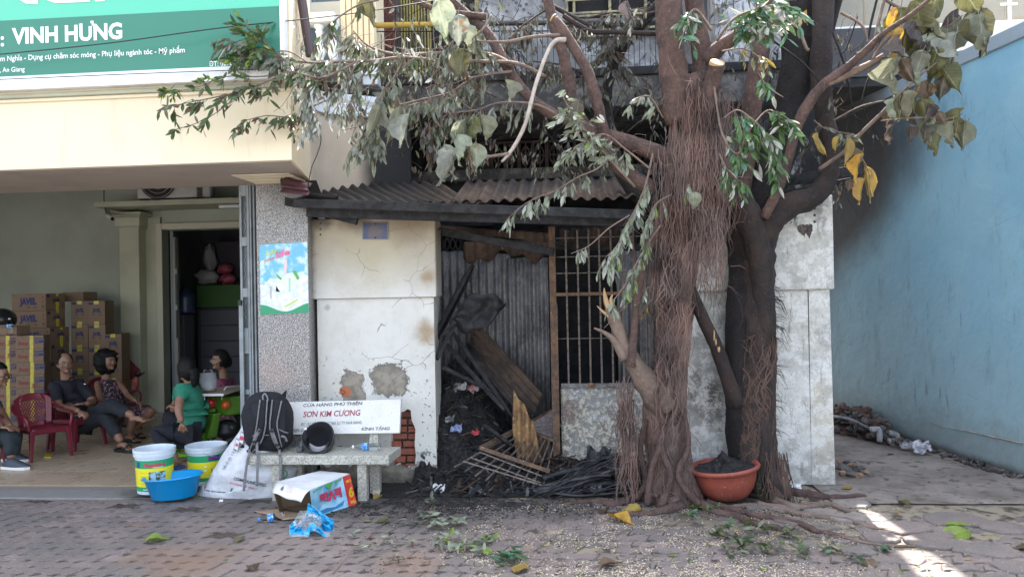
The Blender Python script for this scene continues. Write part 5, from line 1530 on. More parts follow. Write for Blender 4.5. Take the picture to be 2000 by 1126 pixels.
for k, (c1, c2) in LC.items():
 m = Mt(k + '_leaf')
 b = m.mix(m.rng(m.noise(40, 4), .35, .65), c1, c2)
 tone_ = m.mth('FRACT', m.mth('ADD', m.mth('MULTIPLY', m.rand(), 5.7), m.island()))
 b = m.mix(m.mth('MULTIPLY', tone_, .5), b, m.mix(1, b, (.55, .55, .5), 'MULTIPLY'))
 m.out(b, .5)
 tr = m.nd('ShaderNodeBsdfTranslucent')
 m.ln(b, tr.inputs[0])
 mx = m.nd('ShaderNodeMixShader'); mx.inputs[0].default_value = .25
 m.nt.links.new(m.b.outputs[0], mx.inputs[1]); m.nt.links.new(tr.outputs[0], mx.inputs[2])
 m.nt.links.new(mx.outputs[0], m.nt.nodes['Material Output'].inputs[0])
 LM[k] = m.m
LKEYS = list(LM)
def leaf_shape(kind, seed):
 """unit length leaf along -Z from its stalk at the origin, face towards -Y"""
 rg = random.Random(seed)
 mb = MB()
 if kind == 'small':
  n = 6; wid = rg.uniform(.12, .185)
  curl = rg.uniform(-.5, .9); fold = rg.uniform(.1, .7); tw = rg.uniform(-.8, .8)
  def g(u, v):
   w = wid*sin(pi*min(1, u*1.02))**.8*(1.15-.4*u)
   x = (v-.5)*2*w
   y = abs(v-.5)*2*w*fold + curl*.25*u*u
   a = tw*u
   return V((x*cos(a)-y*sin(a), x*sin(a)+y*cos(a), -u*(1-.12*abs(curl)*u)))
  mb.grid(g, n, 2)
 else:
  fold = rg.uniform(.1, .9); curl = rg.uniform(-.6, .9); ph = rg.uniform(0, 6); crum = rg.uniform(.06, .2)
  if kind == 'shrivel': fold, crum, curl = rg.uniform(.7, 1.5), .14, rg.uniform(-.6, .8)
  prof = [(0, .02), (.02, .2), (.08, .34), (.18, .42), (.32, .43), (.46, .37), (.6, .27), (.7, .17), (.78, .08), (.86, .03), (1., .006)]
  for i, (t, w) in enumerate(prof): pass
  def g(u, v):
   i = u*(len(prof)-1); k = min(int(i), len(prof)-2); f = i-k
   t = lerp(prof[k][0], prof[k+1][0], f); w = lerp(prof[k][1], prof[k+1][1], f)
   s_ = (v-.5)*2
   x = s_*w*(1-.12*fold)
   z = -t+(.1*abs(s_)*(1 if t < .3 else 0)*(1-t/.3) if t < .3 else 0)
   y = abs(s_)**1.2*w*fold+curl*.3*t*t+crum*noise.noise(V((s_*2.2, t*6, ph)))*(1+abs(s_))
   return V((x, y, z))
  mb.grid(g, 10, 6)
  mb.tube([V((0, 0, 0)), V((0, -.02, .14)), V((.02, .0, .3))], .01, 4, cap=False)
 return mb
SMALL = [leaf_shape('small', i) for i in range(9)]
HEART = [leaf_shape('heart', 50+i) for i in range(6)]
SHRIV = [leaf_shape('shrivel', 80+i) for i in range(6)]
leaf_mesh = {}
LMH = {}
for k, (c1, c2) in LC.items():
 m = Mt(k + '_veined_leaf')
 o_ = m.xyz(m.obj())
 ax = m.mth('ABSOLUTE', o_[0])
 b = m.mix(m.rng(m.noise(14, 4), .35, .65), c1, c2)
 b = m.mix(m.mth('MULTIPLY', m.rand(), .45), b, (.12, .085, .045))
 wv = m.mth('FRACT', m.mth('MULTIPLY', m.mth('ADD', o_[2], m.mth('MULTIPLY', ax, .7)), 9))
 vein = m.mth('MAXIMUM', m.rng(ax, .006, .016, .7, 0), m.rng(wv, .0, .14, .35, 0))
 b = m.mix(vein, b, m.mix(.5, c1, (.5, .5, .38)))
 b = m.mix(m.rng(m.noise(7, 4, .7), .6, .7), b, (.2, .12, .06))
 m.out(b, .5, nrm=m.bump(wv, .01, .5))
 tr = m.nd('ShaderNodeBsdfTranslucent'); m.ln(b, tr.inputs[0])
 mx = m.nd('ShaderNodeMixShader'); mx.inputs[0].default_value = .3
 m.nt.links.new(m.b.outputs[0], mx.inputs[1]); m.nt.links.new(tr.outputs[0], mx.inputs[2])
 m.nt.links.new(mx.outputs[0], m.nt.nodes['Material Output'].inputs[0])
 LMH[k] = m.m
def leaf_me(grp, i, key):
 k = (grp, i, key)
 if k not in leaf_mesh:
  src = {'s': SMALL, 'h': HEART, 'v': SHRIV}[grp][i]
  leaf_mesh[k] = src.mesh('leaf', (LM if grp == 's' else LMH)[key], smooth=(grp != 's'))
 return leaf_mesh[k]
def euler_m(rx, ry, rz):
 return Matrix.Rotation(rz, 3, 'Z') @ Matrix.Rotation(ry, 3, 'Y') @ Matrix.Rotation(rx, 3, 'X')
LEAVES = {t1: [], t2: []}      # (position, matrix, size, group, variant, colour)
rl = random.Random(42)
def pick(kind):
 ch = KINDS_[kind]
 t = rl.random()*sum(w for _, w in ch)
 for k, w in ch:
  t -= w
  if t <= 0: return k
 return ch[0][0]
def leafy(tree, path, nleaf, kind, size, hang, spread, twigmat=None):
 p, r = wpath(path, 6)
 MB().tube(p, r, 6).build('branch', twigmat or (M_BARKG if kind not in ('dark', 'brown') else M_BARKH), tree, smooth=True)
 Y = p[0].y
 twigs = MB()
 n = len(p)
 j = 0
 while j < nleaf:
  # a side twig with a bunch of leaves
  t = rl.uniform(.12, 1)**.8
  i = min(int(t*(n-1)), n-2)
  base = lerp(p[i], p[i+1], rl.random())
  L = S(spread, Y)*rl.uniform(.5, 1.5)
  d = V((rl.uniform(-1, 1), rl.uniform(-.7, .7), rl.uniform(-.9, .9)*(1-hang*.6)-hang*.75))
  d += (p[-1]-p[0]).normalized()*.7
  d.normalize()
  tip = base+d*L+V((0, 0, -hang*L*.35))
  mid = (base+tip)/2+V((0, 0, .12*L))
  twigs.tube([base, mid, tip], [.0022, .0018, .001], 4, cap=False)
  k = rl.randint(4, 7)
  for q in range(k):
   s_ = lerp(.25, 1, q/(k-1))
   pos = base.lerp(mid, s_*2) if s_ < .5 else mid.lerp(tip, s_*2-1)
   sz = S(size, Y)*rl.uniform(.65, 1.35)
   droop = hang*rl.uniform(.6, 1.1)
   # direction the leaf points: outward, pulled down by wilting
   o = V((rl.uniform(-1, 1), rl.uniform(-1, .6), rl.uniform(-.4, .6)))+d*.6
   o.normalize()
   o = (o*(1-droop*.75)+V((0, 0, -1))*(droop*1.1+.05)).normalized()
   zax = -o
   side = zax.cross(V((rl.uniform(-1, 1), rl.uniform(-1, 1), rl.uniform(-.3, .3)))).normalized()
   yax = zax.cross(side)
   M = Matrix((side, yax, zax)).transposed()
   LEAVES[tree].append((pos, M, sz, 's', rl.randrange(len(SMALL)), pick(kind)))
   j += 1
 if twigs.v:
  twigs.build('twigs', M_BARKG, tree, kind='stuff')
for pth, nl, kd, sz_, hg, spd in TW1:
 leafy(t1, pth, int(nl*(3.0 if kd in ('dry', 'dark', 'brown') and pth[0][0] > 700 else 2.7 if kd in ('dry', 'mix', 'dark', 'pale', 'mixg') else 1.8)), kd, sz_, hg, spd*1.15)
# tangle of dead twigs and shrivelled leaves before the burnt facade
def tangle(tree, n, x0, x1, y0, y1, Y0, Y1, mat, pleaf, keys, name='dead_twigs', size=15):
 mb = MB()
 for i in range(n):
  x, y, Y = rl.uniform(x0, x1), rl.uniform(y0, y1), rl.uniform(Y0, Y1)
  a = rl.uniform(0, 2*pi); L = rl.uniform(25, 120)
  pts = []
  for k in range(6):
   pts.append(P(x, y, Y))
   a += rl.uniform(-.55, .55)
   x += cos(a)*L/5; y += sin(a)*L/5+1.5; Y += rl.uniform(-.02, .02)
   if y > y1+30: break
  if len(pts) < 3: continue
  r_ = rl.uniform(.0018, .0045)
  mb.tube(pts, [r_*(1-.13*k) for k in range(len(pts))], 4, cap=False)
  if rl.random() < pleaf:
   for k in range(rl.randint(4, 10)):
    q = pts[rl.randrange(len(pts)-1)]+V((rl.uniform(-.03, .03), rl.uniform(-.03, .03), rl.uniform(-.05, .02)))
    zax = V((rl.uniform(-.6, .6), rl.uniform(-.6, .6), 1)).normalized()
    side = zax.cross(V((rl.uniform(-1, 1), rl.uniform(-1, 1), .1))).normalized()
    LEAVES[tree].append((q, Matrix((side, zax.cross(side), zax)).transposed(), S(size, Y)*rl.uniform(.7, 1.4), 's', rl.randrange(9), rl.choice(keys)))
 mb.build(name, mat, tree, kind='stuff')
tangle(t1, 210, 760, 1330, -20, 330, 5.7, 6.5, M_BARKB, .75, ['dark', 'dark', 'greygreen', 'drygreen', 'brown'])
tangle(t1, 60, 560, 900, 60, 260, 5.3, 5.6, M_BARKG, .8, ['pale', 'greygreen', 'drygreen', 'dark'], 'dead_twigs', 18)
tangle(t2, 190, 1400, 1660, -20, 400, 6.2, 6.5, M_BARKB, .25, ['dark', 'dark', 'greygreen', 'brown'])
def big_leaf(tree, px, py, Y, size, key, tilt=0., yaw=None, grp='h', pitch=None):
 w = P(px, py, Y)
 yaw = rl.uniform(-.9, .9) if yaw is None else yaw
 pitch = rl.uniform(-.35, .35) if pitch is None else pitch
 M = euler_m(pitch, tilt, yaw)
 LEAVES[tree].append((w, M, S(size, Y), grp, rl.randrange(6), key))
# heart leaves hanging on the left branches
for (px, py, s_, k, g_) in [(905, 240, 62, 'ashgreen', 'h'), (925, 232, 58, 'olive', 'h'), (890, 265, 60, 'ashgreen', 'h'), (868, 288, 66, 'ashgreen', 'h'), (885, 305, 62, 'greygreen', 'h'), (920, 270, 55, 'drygreen', 'h'), (930, 285, 50, 'ashgreen', 'h'), (855, 300, 58, 'pale', 'h'), (912, 290, 55, 'brown', 'v'), (900, 108, 50, 'brown', 'v'), (905, 100, 60, 'olive', 'h'), (855, 5, 78, 'ashgreen', 'h'), (895, 34, 60, 'greygreen', 'h'), (905, 52, 46, 'ashgreen', 'h'), (765, 200, 90, 'ashgreen', 'v'), (748, 190, 86, 'greygreen', 'v'), (778, 215, 80, 'drygreen', 'v'), (740, 210, 70, 'drygreen', 'v'), (797, 228, 62, 'greygreen', 'v'), (725, 225, 50, 'gold', 'v'), (990, 160, 45, 'drygreen', 'v'), (940, 230, 50, 'ashgreen', 'v'), (1130, 200, 40, 'dark', 'h'), (1225, 5, 36, 'mauve', 'h'), (725, -8, 60, 'olive', 'h'), (1355, 378, 34, 'ashgreen', 'h')]:
 big_leaf(t1, px, py, 5.35+rl.uniform(-.08, .08), s_*1.05, k, rl.uniform(-.4, .4), grp=g_)
# ---- second tree
T2M = [(1492, 985, 6.12, 40), (1484, 950, 6.14, 36), (1476, 880, 6.16, 35), (1472, 800, 6.18, 35), (1473, 720, 6.18, 36), (1474, 640, 6.18, 36), (1474, 560, 6.18, 36), (1473, 500, 6.16, 37), (1472, 450, 6.13, 40), (1480, 415, 6.1, 30)]
limb('trunk', T2M, M_BARKH, t2, 28, .22, 6)
limb('charred_side', [(1456, 960, 6.18, 24), (1448, 860, 6.18, 27), (1446, 760, 6.18, 28), (1447, 660, 6.18, 28), (1449, 560, 6.18, 27), (1448, 480, 6.18, 25), (1430, 410, 6.15, 22), (1415, 350, 6.1, 18)], M_BARKB, t2, 18)
limb('limb', [(1492, 760, 6.14, 8), (1490, 660, 6.1, 15), (1488, 560, 6.06, 22), (1476, 460, 6.01, 26), (1452, 408, 5.98, 27), (1425, 372, 5.98, 24), (1400, 330, 6.0, 18), (1392, 250, 6.02, 14)], M_BARKH, t2, 16)
limb('limb', [(1440, 400, 6.1, 20), (1452, 330, 6.12, 20), (1462, 260, 6.12, 19), (1475, 170, 6.1, 18), (1488, 80, 6.08, 17), (1498, -40, 6.05, 16)], M_BARK, t2, 14)
limb('limb', [(1468, 460, 6.12, 26), (1490, 380, 6.18, 34), (1520, 300, 6.2, 36), (1545, 220, 6.2, 33), (1555, 140, 6.18, 31), (1560, 60, 6.15, 29), (1562, -40, 6.12, 28)], M_BARKB, t2, 16)
limb('limb', [(1488, 480, 6.08, 22), (1510, 425, 6.02, 26), (1550, 398, 6.0, 24), (1592, 382, 6.0, 20), (1618, 345, 6.0, 17), (1624, 290, 6.0, 16), (1612, 230, 6.0, 17), (1604, 160, 5.98, 19), (1606, 80, 5.96, 20), (1610, -40, 5.94, 19)], M_BARKH, t2, 14)
limb('limb', [(1640, -20, 6.02, 10), (1625, 40, 6.05, 9), (1612, 100, 6.05, 10), (1600, 180, 6.05, 8)], M_BARKB, t2, 10)
limb('limb', [(1492, 425, 5.92, 9), (1520, 370, 5.88, 9.5), (1540, 310, 5.85, 9), (1556, 250, 5.8, 10), (1580, 200, 5.75, 10.5), (1612, 162, 5.7, 9), (1650, 135, 5.65, 8), (1690, 100, 5.55, 7), (1730, 62, 5.45, 5), (1770, 35, 5.4, 4), (1815, 0, 5.35, 3.5)], M_BARK, t2, 12)
limb('limb', [(1612, 163, 5.7, 8), (1650, 148, 5.68, 8), (1700, 125, 5.65, 6.5), (1728, 108, 5.62, 6)], M_BARKG, t2, 10)
limb('branch', [(1700, 125, 5.65, 2.6), (1720, 90, 5.6, 3), (1750, 60, 5.55, 3), (1790, 35, 5.5, 2)], M_BARKG, t2, 8)
limb('branch', [(1724, 112, 5.6, 1.6), (1760, 108, 5.58, 1.6), (1800, 90, 5.55, 2), (1840, 62, 5.5, 1.8), (1880, 30, 5.45, 1.2)], M_BARKG, t2, 6)
limb('branch', [(1640, 303, 5.7, 3), (1680, 262, 5.6, 3.6), (1725, 218, 5.5, 3.2), (1760, 180, 5.45, 2.2), (1800, 145, 5.42, 1.8), (1830, 122, 5.4, 1)], M_BARKG, t2, 8)
limb('branch', [(1600, 330, 5.8, 4), (1640, 303, 5.7, 3.4), (1665, 283, 5.65, 3.4)], M_BARKG, t2, 8)
limb('branch', [(1628, 235, 5.75, 1.6), (1680, 208, 5.68, 1.4), (1730, 196, 5.6, 1.2)], M_BARKG, t2, 6)
limb('branch', [(1720, 236, 5.5, 1.4), (1790, 230, 5.45, 1.6), (1850, 232, 5.42, 1.2), (1880, 222, 5.4, .8)], M_BARKG, t2, 6)
limb('branch', [(1665, 283, 5.6, 1.4), (1690, 320, 5.55, 1.2), (1700, 350, 5.52, .9)], M_BARKG, t2, 6)
for (a, b_, c, r) in [((1642, 25), (1690, 60), (1697, 150), 2.6), ((1697, 150), (1684, 200), (1700, 242), 1.4), ((1730, 0), (1760, 18), (1790, 25), 3), ((1510, 80), (1570, 125), (1600, 160), 2), ((1555, 40), (1575, 95), (1580, 95), 3), ((1625, 60), (1650, 130), (1665, 210), 2), ((1715, -10), (1700, 50), (1690, 110), 2.4), ((1730, -10), (1712, 60), (1708, 110), 3), ((1675, 32), (1655, 90), (1640, 110), 1.4), ((1742, 0), (1725, 60), (1716, 90), 1.4), ((1600, 250), (1560, 330), (1540, 350), 2.4), ((1430, 560), (1450, 610), (1440, 650), 2)]:
 limb('branch', [(*a, 5.75, r), (*b_, 5.75, r), (*c, 5.75, r*.6)], M_BARKB if r < 2.5 else M_BARKG, t2, 6)
for (px, py, s_, k, g_) in [
 (1760, 22, 80, 'olive', 'h'), (1790, 5, 72, 'olive', 'h'), (1815, 0, 78, 'olive', 'h'), (1833, -12, 70, 'olive', 'h'), (1750, 20, 50, 'gold', 'v'), (1900, 25, 76, 'olive', 'h'), (1912, 30, 72, 'drygreen', 'h'), (1880, -20, 62, 'olive', 'h'), (1872, 22, 58, 'mauve', 'v'), (1862, 40, 62, 'drygreen', 'v'), (1760, 58, 46, 'gold', 'h'), (1770, 62, 70, 'olive', 'v'), (1788, 42, 62, 'mauve', 'h'), (1802, 55, 56, 'olive', 'h'), (1820, 60, 60, 'drygreen', 'h'), (1830, 70, 60, 'ashgreen', 'v'), (1850, 58, 70, 'drygreen', 'h'), (1868, 66, 60, 'greygreen', 'v'), (1845, 82, 52, 'olive', 'v'), (1758, 72, 42, 'mauve', 'v'), (1745, 98, 30, 'gold', 'v'), (1750, 118, 62, 'ashgreen', 'v'), (1738, 112, 46, 'ashgreen', 'v'), (1762, 118, 52, 'brown', 'v'), (1802, 104, 48, 'greygreen', 'h'), (1830, 98, 55, 'olive', 'h'), (1838, 128, 62, 'olive', 'v'), (1812, 160, 38, 'brown', 'v'), (1845, 150, 44, 'dark', 'v'), (1798, 142, 26, 'ashgreen', 'v'), (1818, 165, 30, 'brown', 'h'),
 (1775, 172, 50, 'olive', 'h'), (1758, 188, 46, 'olive', 'v'), (1790, 182, 48, 'drygreen', 'v'), (1802, 196, 46, 'olive', 'h'), (1782, 205, 44, 'dark', 'v'), (1814, 205, 34, 'mauve', 'v'), (1745, 195, 36, 'ashgreen', 'v'), (1740, 212, 30, 'brown', 'v'), (1835, 220, 26, 'brown', 'h'), (1828, 232, 54, 'ashgreen', 'v'), (1846, 245, 56, 'olive', 'v'), (1862, 240, 44, 'drygreen', 'v'), (1878, 216, 46, 'olive', 'v'), (1884, 240, 50, 'drygreen', 'v'), (1888, 246, 48, 'olive', 'h'), (1858, 235, 42, 'olive', 'v'), (1745, 245, 34, 'mauve', 'v'), (1778, 248, 30, 'mauve', 'v'), (1808, 245, 34, 'dark', 'v'),
 (1655, 275, 46, 'yellow', 'v'), (1662, 290, 44, 'brown', 'v'), (1682, 305, 50, 'gold', 'v'), (1690, 330, 56, 'gold', 'v'), (1694, 340, 52, 'yellow', 'v'), (1688, 352, 48, 'gold', 'v'), (1596, 262, 38, 'yellow', 'v'), (1600, 275, 34, 'yellow', 'v'), (1638, 270, 26, 'yellow', 'v'), (1565, 440, 22, 'mauve', 'h'), (1580, 440, 24, 'mauve', 'h'), (1660, 352, 22, 'brown', 'v'), (1540, 10, 34, 'bluegreen', 'h'), (1575, 22, 26, 'gold', 'v'), (1552, 30, 30, 'greygreen', 'h')]:
 big_leaf(t2, px, py, 5.48+rl.uniform(-.12, .1), s_*1.08, k, rl.uniform(-.45, .45), grp=g_)
for a in [([(1590, 235, 5.8, 1.4), (1610, 250, 5.75, 1.2), (1640, 258, 5.7, 1), (1668, 262, 5.68, .8)], 30, 'dry', 20, .5, 16),
          ([(1640, 120, 5.9, 1.4), (1625, 180, 5.9, 1.2), (1600, 240, 5.9, 1)], 8, 'dark', 18, .9, 14),
          ([(1720, 30, 5.5, 1.4), (1715, 50, 5.5, 1)], 5, 'dry', 20, .9, 10)]:
 leafy(t2, *a)
# ---- leaves: the 290 largest of a tree are objects, the rest one mass
for tree, L in LEAVES.items():
 L = [l for l in L if l[2] > .01]
 L.sort(key=lambda l: -l[2]/max(1, l[0].y)*(1 if l[3] == 's' else 4))
 for (pos, M, sz, g_, i, key) in L[:285]:
  o = bpy.data.objects.new('leaf', leaf_me(g_, i, key))
  COL.objects.link(o)
  o.parent = tree
  wd_ = 1 if g_ == 's' else .5 if key in ('gold', 'yellow') else .42 if sz > .26 and g_ == 'v' else .84
  M4 = M.to_4x4() @ Matrix.Diagonal((sz*wd_, sz*(1 if wd_ > .6 else .6), sz, 1))
  M4.translation = pos-WORLD[tree]
  o.matrix_local = M4
 if L[285:]:
  mb = MB()
  for (pos, M, sz, g_, i, key) in L[285:]:
   src = {'s': SMALL, 'h': HEART, 'v': SHRIV}[g_][i]
   mb.add([pos+(M @ (v*sz)) for v in src.v], src.f, LKEYS.index(key))
  mb.build('foliage', [LM[k] for k in LKEYS], tree, kind='stuff')
# ---- aerial roots
ra = random.Random(77)
roots = MB()
t1p, t1r = wpath(T1M, 8)
def trunk_at(ps, rs, z):
 for i in range(len(ps)-1):
  if ps[i].z <= z <= ps[i+1].z:
   t = (z-ps[i].z)/(ps[i+1].z-ps[i].z)
   return ps[i].lerp(ps[i+1], t), lerp(rs[i], rs[i+1], t)
 return (ps[0], rs[0]) if z < ps[0].z else (ps[-1], rs[-1])
def wrap_roots(mb, ps, rs, n, z0, z1, rmin, rmax, out=1.03, wander=1.6, amin=-pi, amax=0., tl=.9):
 for i in range(n):
  a = ra.uniform(amin-.4, amax+.4)
  zs = ra.uniform(z0, z1); ze = max(z0, zs-ra.uniform(.35, 1.6))
  k = max(6, int((zs-ze)/.06))
  ph = ra.uniform(0, 50)
  r_ = ra.uniform(rmin, rmax)*(1.6 if ra.random() < .12 else 1)
  tilt = ra.uniform(-tl, tl)
  pts = []
  for j in range(k+1):
   t = j/k
   z = lerp(zs, ze, t)
   c, R0 = trunk_at(ps, rs, z)
   aa = a+tilt*t+wander*.35*noise.noise(V((t*3+ph, ph, 0)))
   off = R0*out+r_*.6+.014*abs(noise.noise(V((t*5+ph, 3, ph))))
   pts.append(c+V((cos(aa)*off, sin(aa)*off, .02*noise.noise(V((t*9, ph, 2))))))
  mb.tube(pts, r_, 5, cap=False)
wrap_roots(roots, t1p, t1r, 420, .03, 2.9, .0022, .0055)
wrap_roots(roots, t1p, t1r, 620, .02, 1.5, .002, .006, 1.12, 7, tl=3.2)
wrap_roots(roots, t1p, t1r, 160, 1.3, 3.2, .002, .005, 1.05, 6, tl=2)
wrap_roots(roots, t1p, t1r, 70, .02, 1.3, .006, .011, 1.0, 5, tl=1.6)
wrap_roots(roots, t1p, t1r, 60, 1.2, 3.2, .006, .012, 1.02, 1.2)
# the hanging curtain on the right and in front
def curtain(mb, n, px0, px1, py0, py1, len0, len1, Y0, Y1, rmin=.0016, rmax=.0038, sway=10):
 for i in range(n):
  x = ra.uniform(px0, px1); y = ra.uniform(py0, py1); Y = ra.uniform(Y0, Y1)
  L = ra.uniform(len0, len1); ph = ra.uniform(0, 99)
  k = max(6, int(L/14)); pts = []
  dr = ra.uniform(-12, 12)
  for j in range(k+1):
   t = j/k
   pts.append(P(x+dr*t+sway*1.3*noise.noise(V((t*4+ph, ph, 0)))+.5*sway*noise.noise(V((t*11+ph, ph, 3))), y+L*t, Y+.03*noise.noise(V((t*4, ph, 7)))))
  r_ = ra.uniform(rmin, rmax)
  mb.tube(pts, [r_*(1-.5*j/k) for j in range(k+1)], 4, cap=False)
curtain(roots, 190, 1318, 1425, 170, 300, 120, 300, 5.62, 5.76)
curtain(roots, 170, 1355, 1412, 280, 420, 90, 220, 5.6, 5.78)
curtain(roots, 110, 1275, 1330, 290, 480, 100, 330, 5.68, 5.78)
curtain(roots, 60, 1255, 1300, 420, 560, 60, 200, 5.75, 5.85, sway=16)
curtain(roots, 80, 1345, 1385, 150, 190, 60, 200, 5.6, 5.7)
curtain(roots, 60, 1395, 1440, 190, 330, 50, 200, 5.65, 5.8, .0012, .0022, 18)
curtain(roots, 55, 1208, 1238, 730, 800, 120, 230, 5.72, 5.8, .002, .005, 10)
curtain(roots, 30, 1225, 1262, 780, 900, 60, 120, 5.8, 5.9)
curtain(roots, 60, 1290, 1345, 470, 600, 120, 330, 5.6, 5.66, .002, .0045, 22)
# wispy dead twigs in the tangle around the trunk
for i in range(140):
 x, y = ra.gauss(1340, 48), ra.uniform(90, 560)
 a = ra.uniform(0, 2*pi); L = ra.uniform(18, 60)
 p0 = P(x, y, ra.uniform(5.6, 5.8))
 p1 = P(x+cos(a)*L*.5+ra.uniform(-6, 6), y+sin(a)*L*.5, p0.y-.03)
 p2 = P(x+cos(a)*L, y+sin(a)*L+8, p0.y-.02)
 roots.tube([p0, p1, p2], [.002, .0016, .0009], 4, cap=False)
roots.build('aerial_roots', M_ROOT, t1, kind='stuff', smooth=True)
# stout roots plaited round the lower trunk: parts one can follow
def surf_root(pts, tree, mat=M_BARK, n=8, name='root'):
 limb(name, pts, mat, tree, n, .15, 5)
for pts in [
 [(1300, 700, 5.78, 4), (1282, 770, 5.74, 5), (1296, 840, 5.73, 5), (1272, 920, 5.74, 6), (1265, 985, 5.74, 7)],
 [(1335, 640, 5.82, 4), (1318, 720, 5.78, 5), (1325, 790, 5.77, 5), (1290, 860, 5.74, 6), (1310, 930, 5.72, 6), (1290, 990, 5.7, 8)],
 [(1300, 760, 5.8, 4), (1335, 810, 5.78, 4.5), (1345, 870, 5.76, 5), (1325, 930, 5.72, 6), (1365, 985, 5.7, 7)],
 [(1262, 820, 5.87, 5), (1250, 880, 5.87, 6), (1262, 940, 5.84, 7), (1240, 975, 5.82, 7)]]:
 surf_root(pts, t1)
# flared foot and roots running over the pavement
def floor_root(pts, r0, r1, tree, mat=M_BARK, name='root'):
 q = []
 for i, (px, py) in enumerate(pts):
  t = i/(len(pts)-1)
  r_ = lerp(r0, r1, t)
  g = G(px, py)
  q.append((g.x, g.y, ground_h(g.x, g.y)+r_*.12, r_))
 q = smooth_path(q, 6)
 MB().tube([V(a[:3]) for a in q], [a[3] for a in q], 10, wob=.5).build(name, mat, tree, smooth=True)
M_ROOTG = M_BARKG
floor_root([(1300, 985), (1250, 975), (1200, 985), (1160, 980), (1100, 985)], .06, .012, t1)
floor_root([(1330, 990), (1290, 1000), (1250, 1005), (1180, 1000)], .045, .01, t1)
floor_root([(1360, 980), (1400, 1002), (1440, 1010), (1480, 1025), (1530, 1035)], .045, .02, t1)
floor_root([(1380, 985), (1440, 1000), (1500, 1012), (1560, 1022), (1600, 1040), (1650, 1046)], .04, .015, t1)
floor_root([(1500, 968), (1540, 962), (1580, 966), (1630, 972), (1690, 968)], .06, .02, t2, M_BARK)
floor_root([(1510, 975), (1560, 992), (1620, 985), (1660, 1000), (1720, 1010)], .035, .015, t2, M_BARKG)
floor_root([(1480, 985), (1530, 996), (1590, 1008), (1650, 1014), (1700, 1030), (1740, 1034)], .03, .012, t2, M_BARKG)
floor_root([(1420, 992), (1470, 985), (1540, 985), (1600, 980)], .022, .01, t2, M_BARKG)
floor_root([(1600, 1030), (1680, 1058), (1760, 1066), (1820, 1064)], .014, .006, t2, M_BARKG)
for pts in [
 [(1486, 870, 6.05, 10), (1500, 900, 6.0, 14), (1515, 940, 5.95, 16), (1530, 975, 5.95, 15)],
 [(1478, 780, 6.06, 6), (1492, 850, 6.02, 8), (1490, 910, 5.98, 9), (1480, 960, 5.95, 9)],
 [(1505, 700, 6.1, 6), (1508, 780, 6.08, 7), (1498, 850, 6.04, 9), (1510, 920, 5.98, 10)]]:
 surf_root(pts, t2, M_BARKH)
r2 = MB()
t2p, t2r = wpath(T2M, 8)
wrap_roots(r2, t2p, t2r, 150, .03, 1.5, .0025, .006, 1.02, 2.2, -1.9, .2)
wrap_roots(r2, t2p, t2r, 70, .02, .7, .004, .009, 1.02, 2.4, -2.4, .2)
# frayed tufts standing off the trunk
for i in range(90):
 z = ra.choice([.75, 1.0, 1.35, .5, 1.6])+ra.gauss(0, .05)
 c, R0 = trunk_at(t2p, t2r, z)
 a = ra.choice([ra.uniform(-.5, .3), ra.uniform(-3, 0)])
 o = c+V((cos(a)*R0, sin(a)*R0, 0))
 L = ra.uniform(.04, .13)
 dn = ra.uniform(-1.6, .1)
 r2.tube([o, o+V((cos(a)*L*.6, sin(a)*L*.4, dn*L*.3)), o+V((cos(a)*L, sin(a)*L*.6, dn*L))], [.003, .002, .001], 4, cap=False)
r2.build('frayed_roots', M_ROOTB, t2, kind='stuff', smooth=True)
r3 = MB()
wrap_roots(r3, t2p, t2r, 260, .02, 1.3, .002, .005, 1.05, 5, -2.6, .4, 2.2)
for i in range(60):
 x = ra.uniform(1490, 1535)
 q = [P(x+ra.uniform(-8, 8), 880+ra.uniform(0, 40), 5.95), P(x+ra.uniform(-4, 16), 935, 5.9), P(x+ra.uniform(-12, 24), 980, 5.88)]
 r3.tube(q, [.004, .004, .002], 4, cap=False)
m = Mt('dull_root'); r3.build('aerial_roots', m.out(m.mix(m.island(), (.035, .025, .022), (.14, .085, .065)), .9), t2, kind='stuff', smooth=True)
# ============================================================ THINGS ON THE PAVEMENT
m = Mt('terrazzo')
b = m.mix(m.rng(m.noise(70, 3, .7), .44, .58), (.5, .49, .43), (.3, .29, .25))
b = m.mix(m.rng(m.noise(140, 2), .6, .66), b, (.1, .1, .09))
b = m.mix(m.mth('MULTIPLY', m.rng(m.noise(6, 5), .5, .7), .4), b, (.25, .27, .2))
M_TERR = m.out(b, .7, nrm=m.bump(m.noise(120, 3), .002))
m = Mt('painted_bench_back')
b = m.mix(m.rng(m.noise(110, 3), .64, .68), (.72, .72, .7), (.25, .24, .22))
b = m.mix(m.mth('MULTIPLY', m.rng(m.noise(7, 5), .45, .7), .3), b, (.5, .49, .44))
M_BB = m.out(b, .6)
bench = thing('stone_bench', 'white terrazzo bench with painted lettering on its back, in front of the left pier', 'bench', G(620, 975))
yb0 = G(620, 981).y
zs_ = P(620, 889, yb0).z
zsb = P(620, 907, yb0).z
Pn = lambda px, py, Y: P(px, py, Y)
xL_, xR_ = P(482, 890, yb0).x, P(759, 890, yb0).x
yb1 = yb0+.34
MB().hexa([V((xL_, yb0, zsb)), V((xR_, yb0, zsb)), V((xR_+.02, yb1, zsb)), V((xL_, yb1, zsb)), V((xL_, yb0, zs_)), V((xR_, yb0, zs_)), V((xR_+.02, yb1, zs_)), V((xL_, yb1, zs_))]).build('seat', M_TERR, bench, bevel=.006)
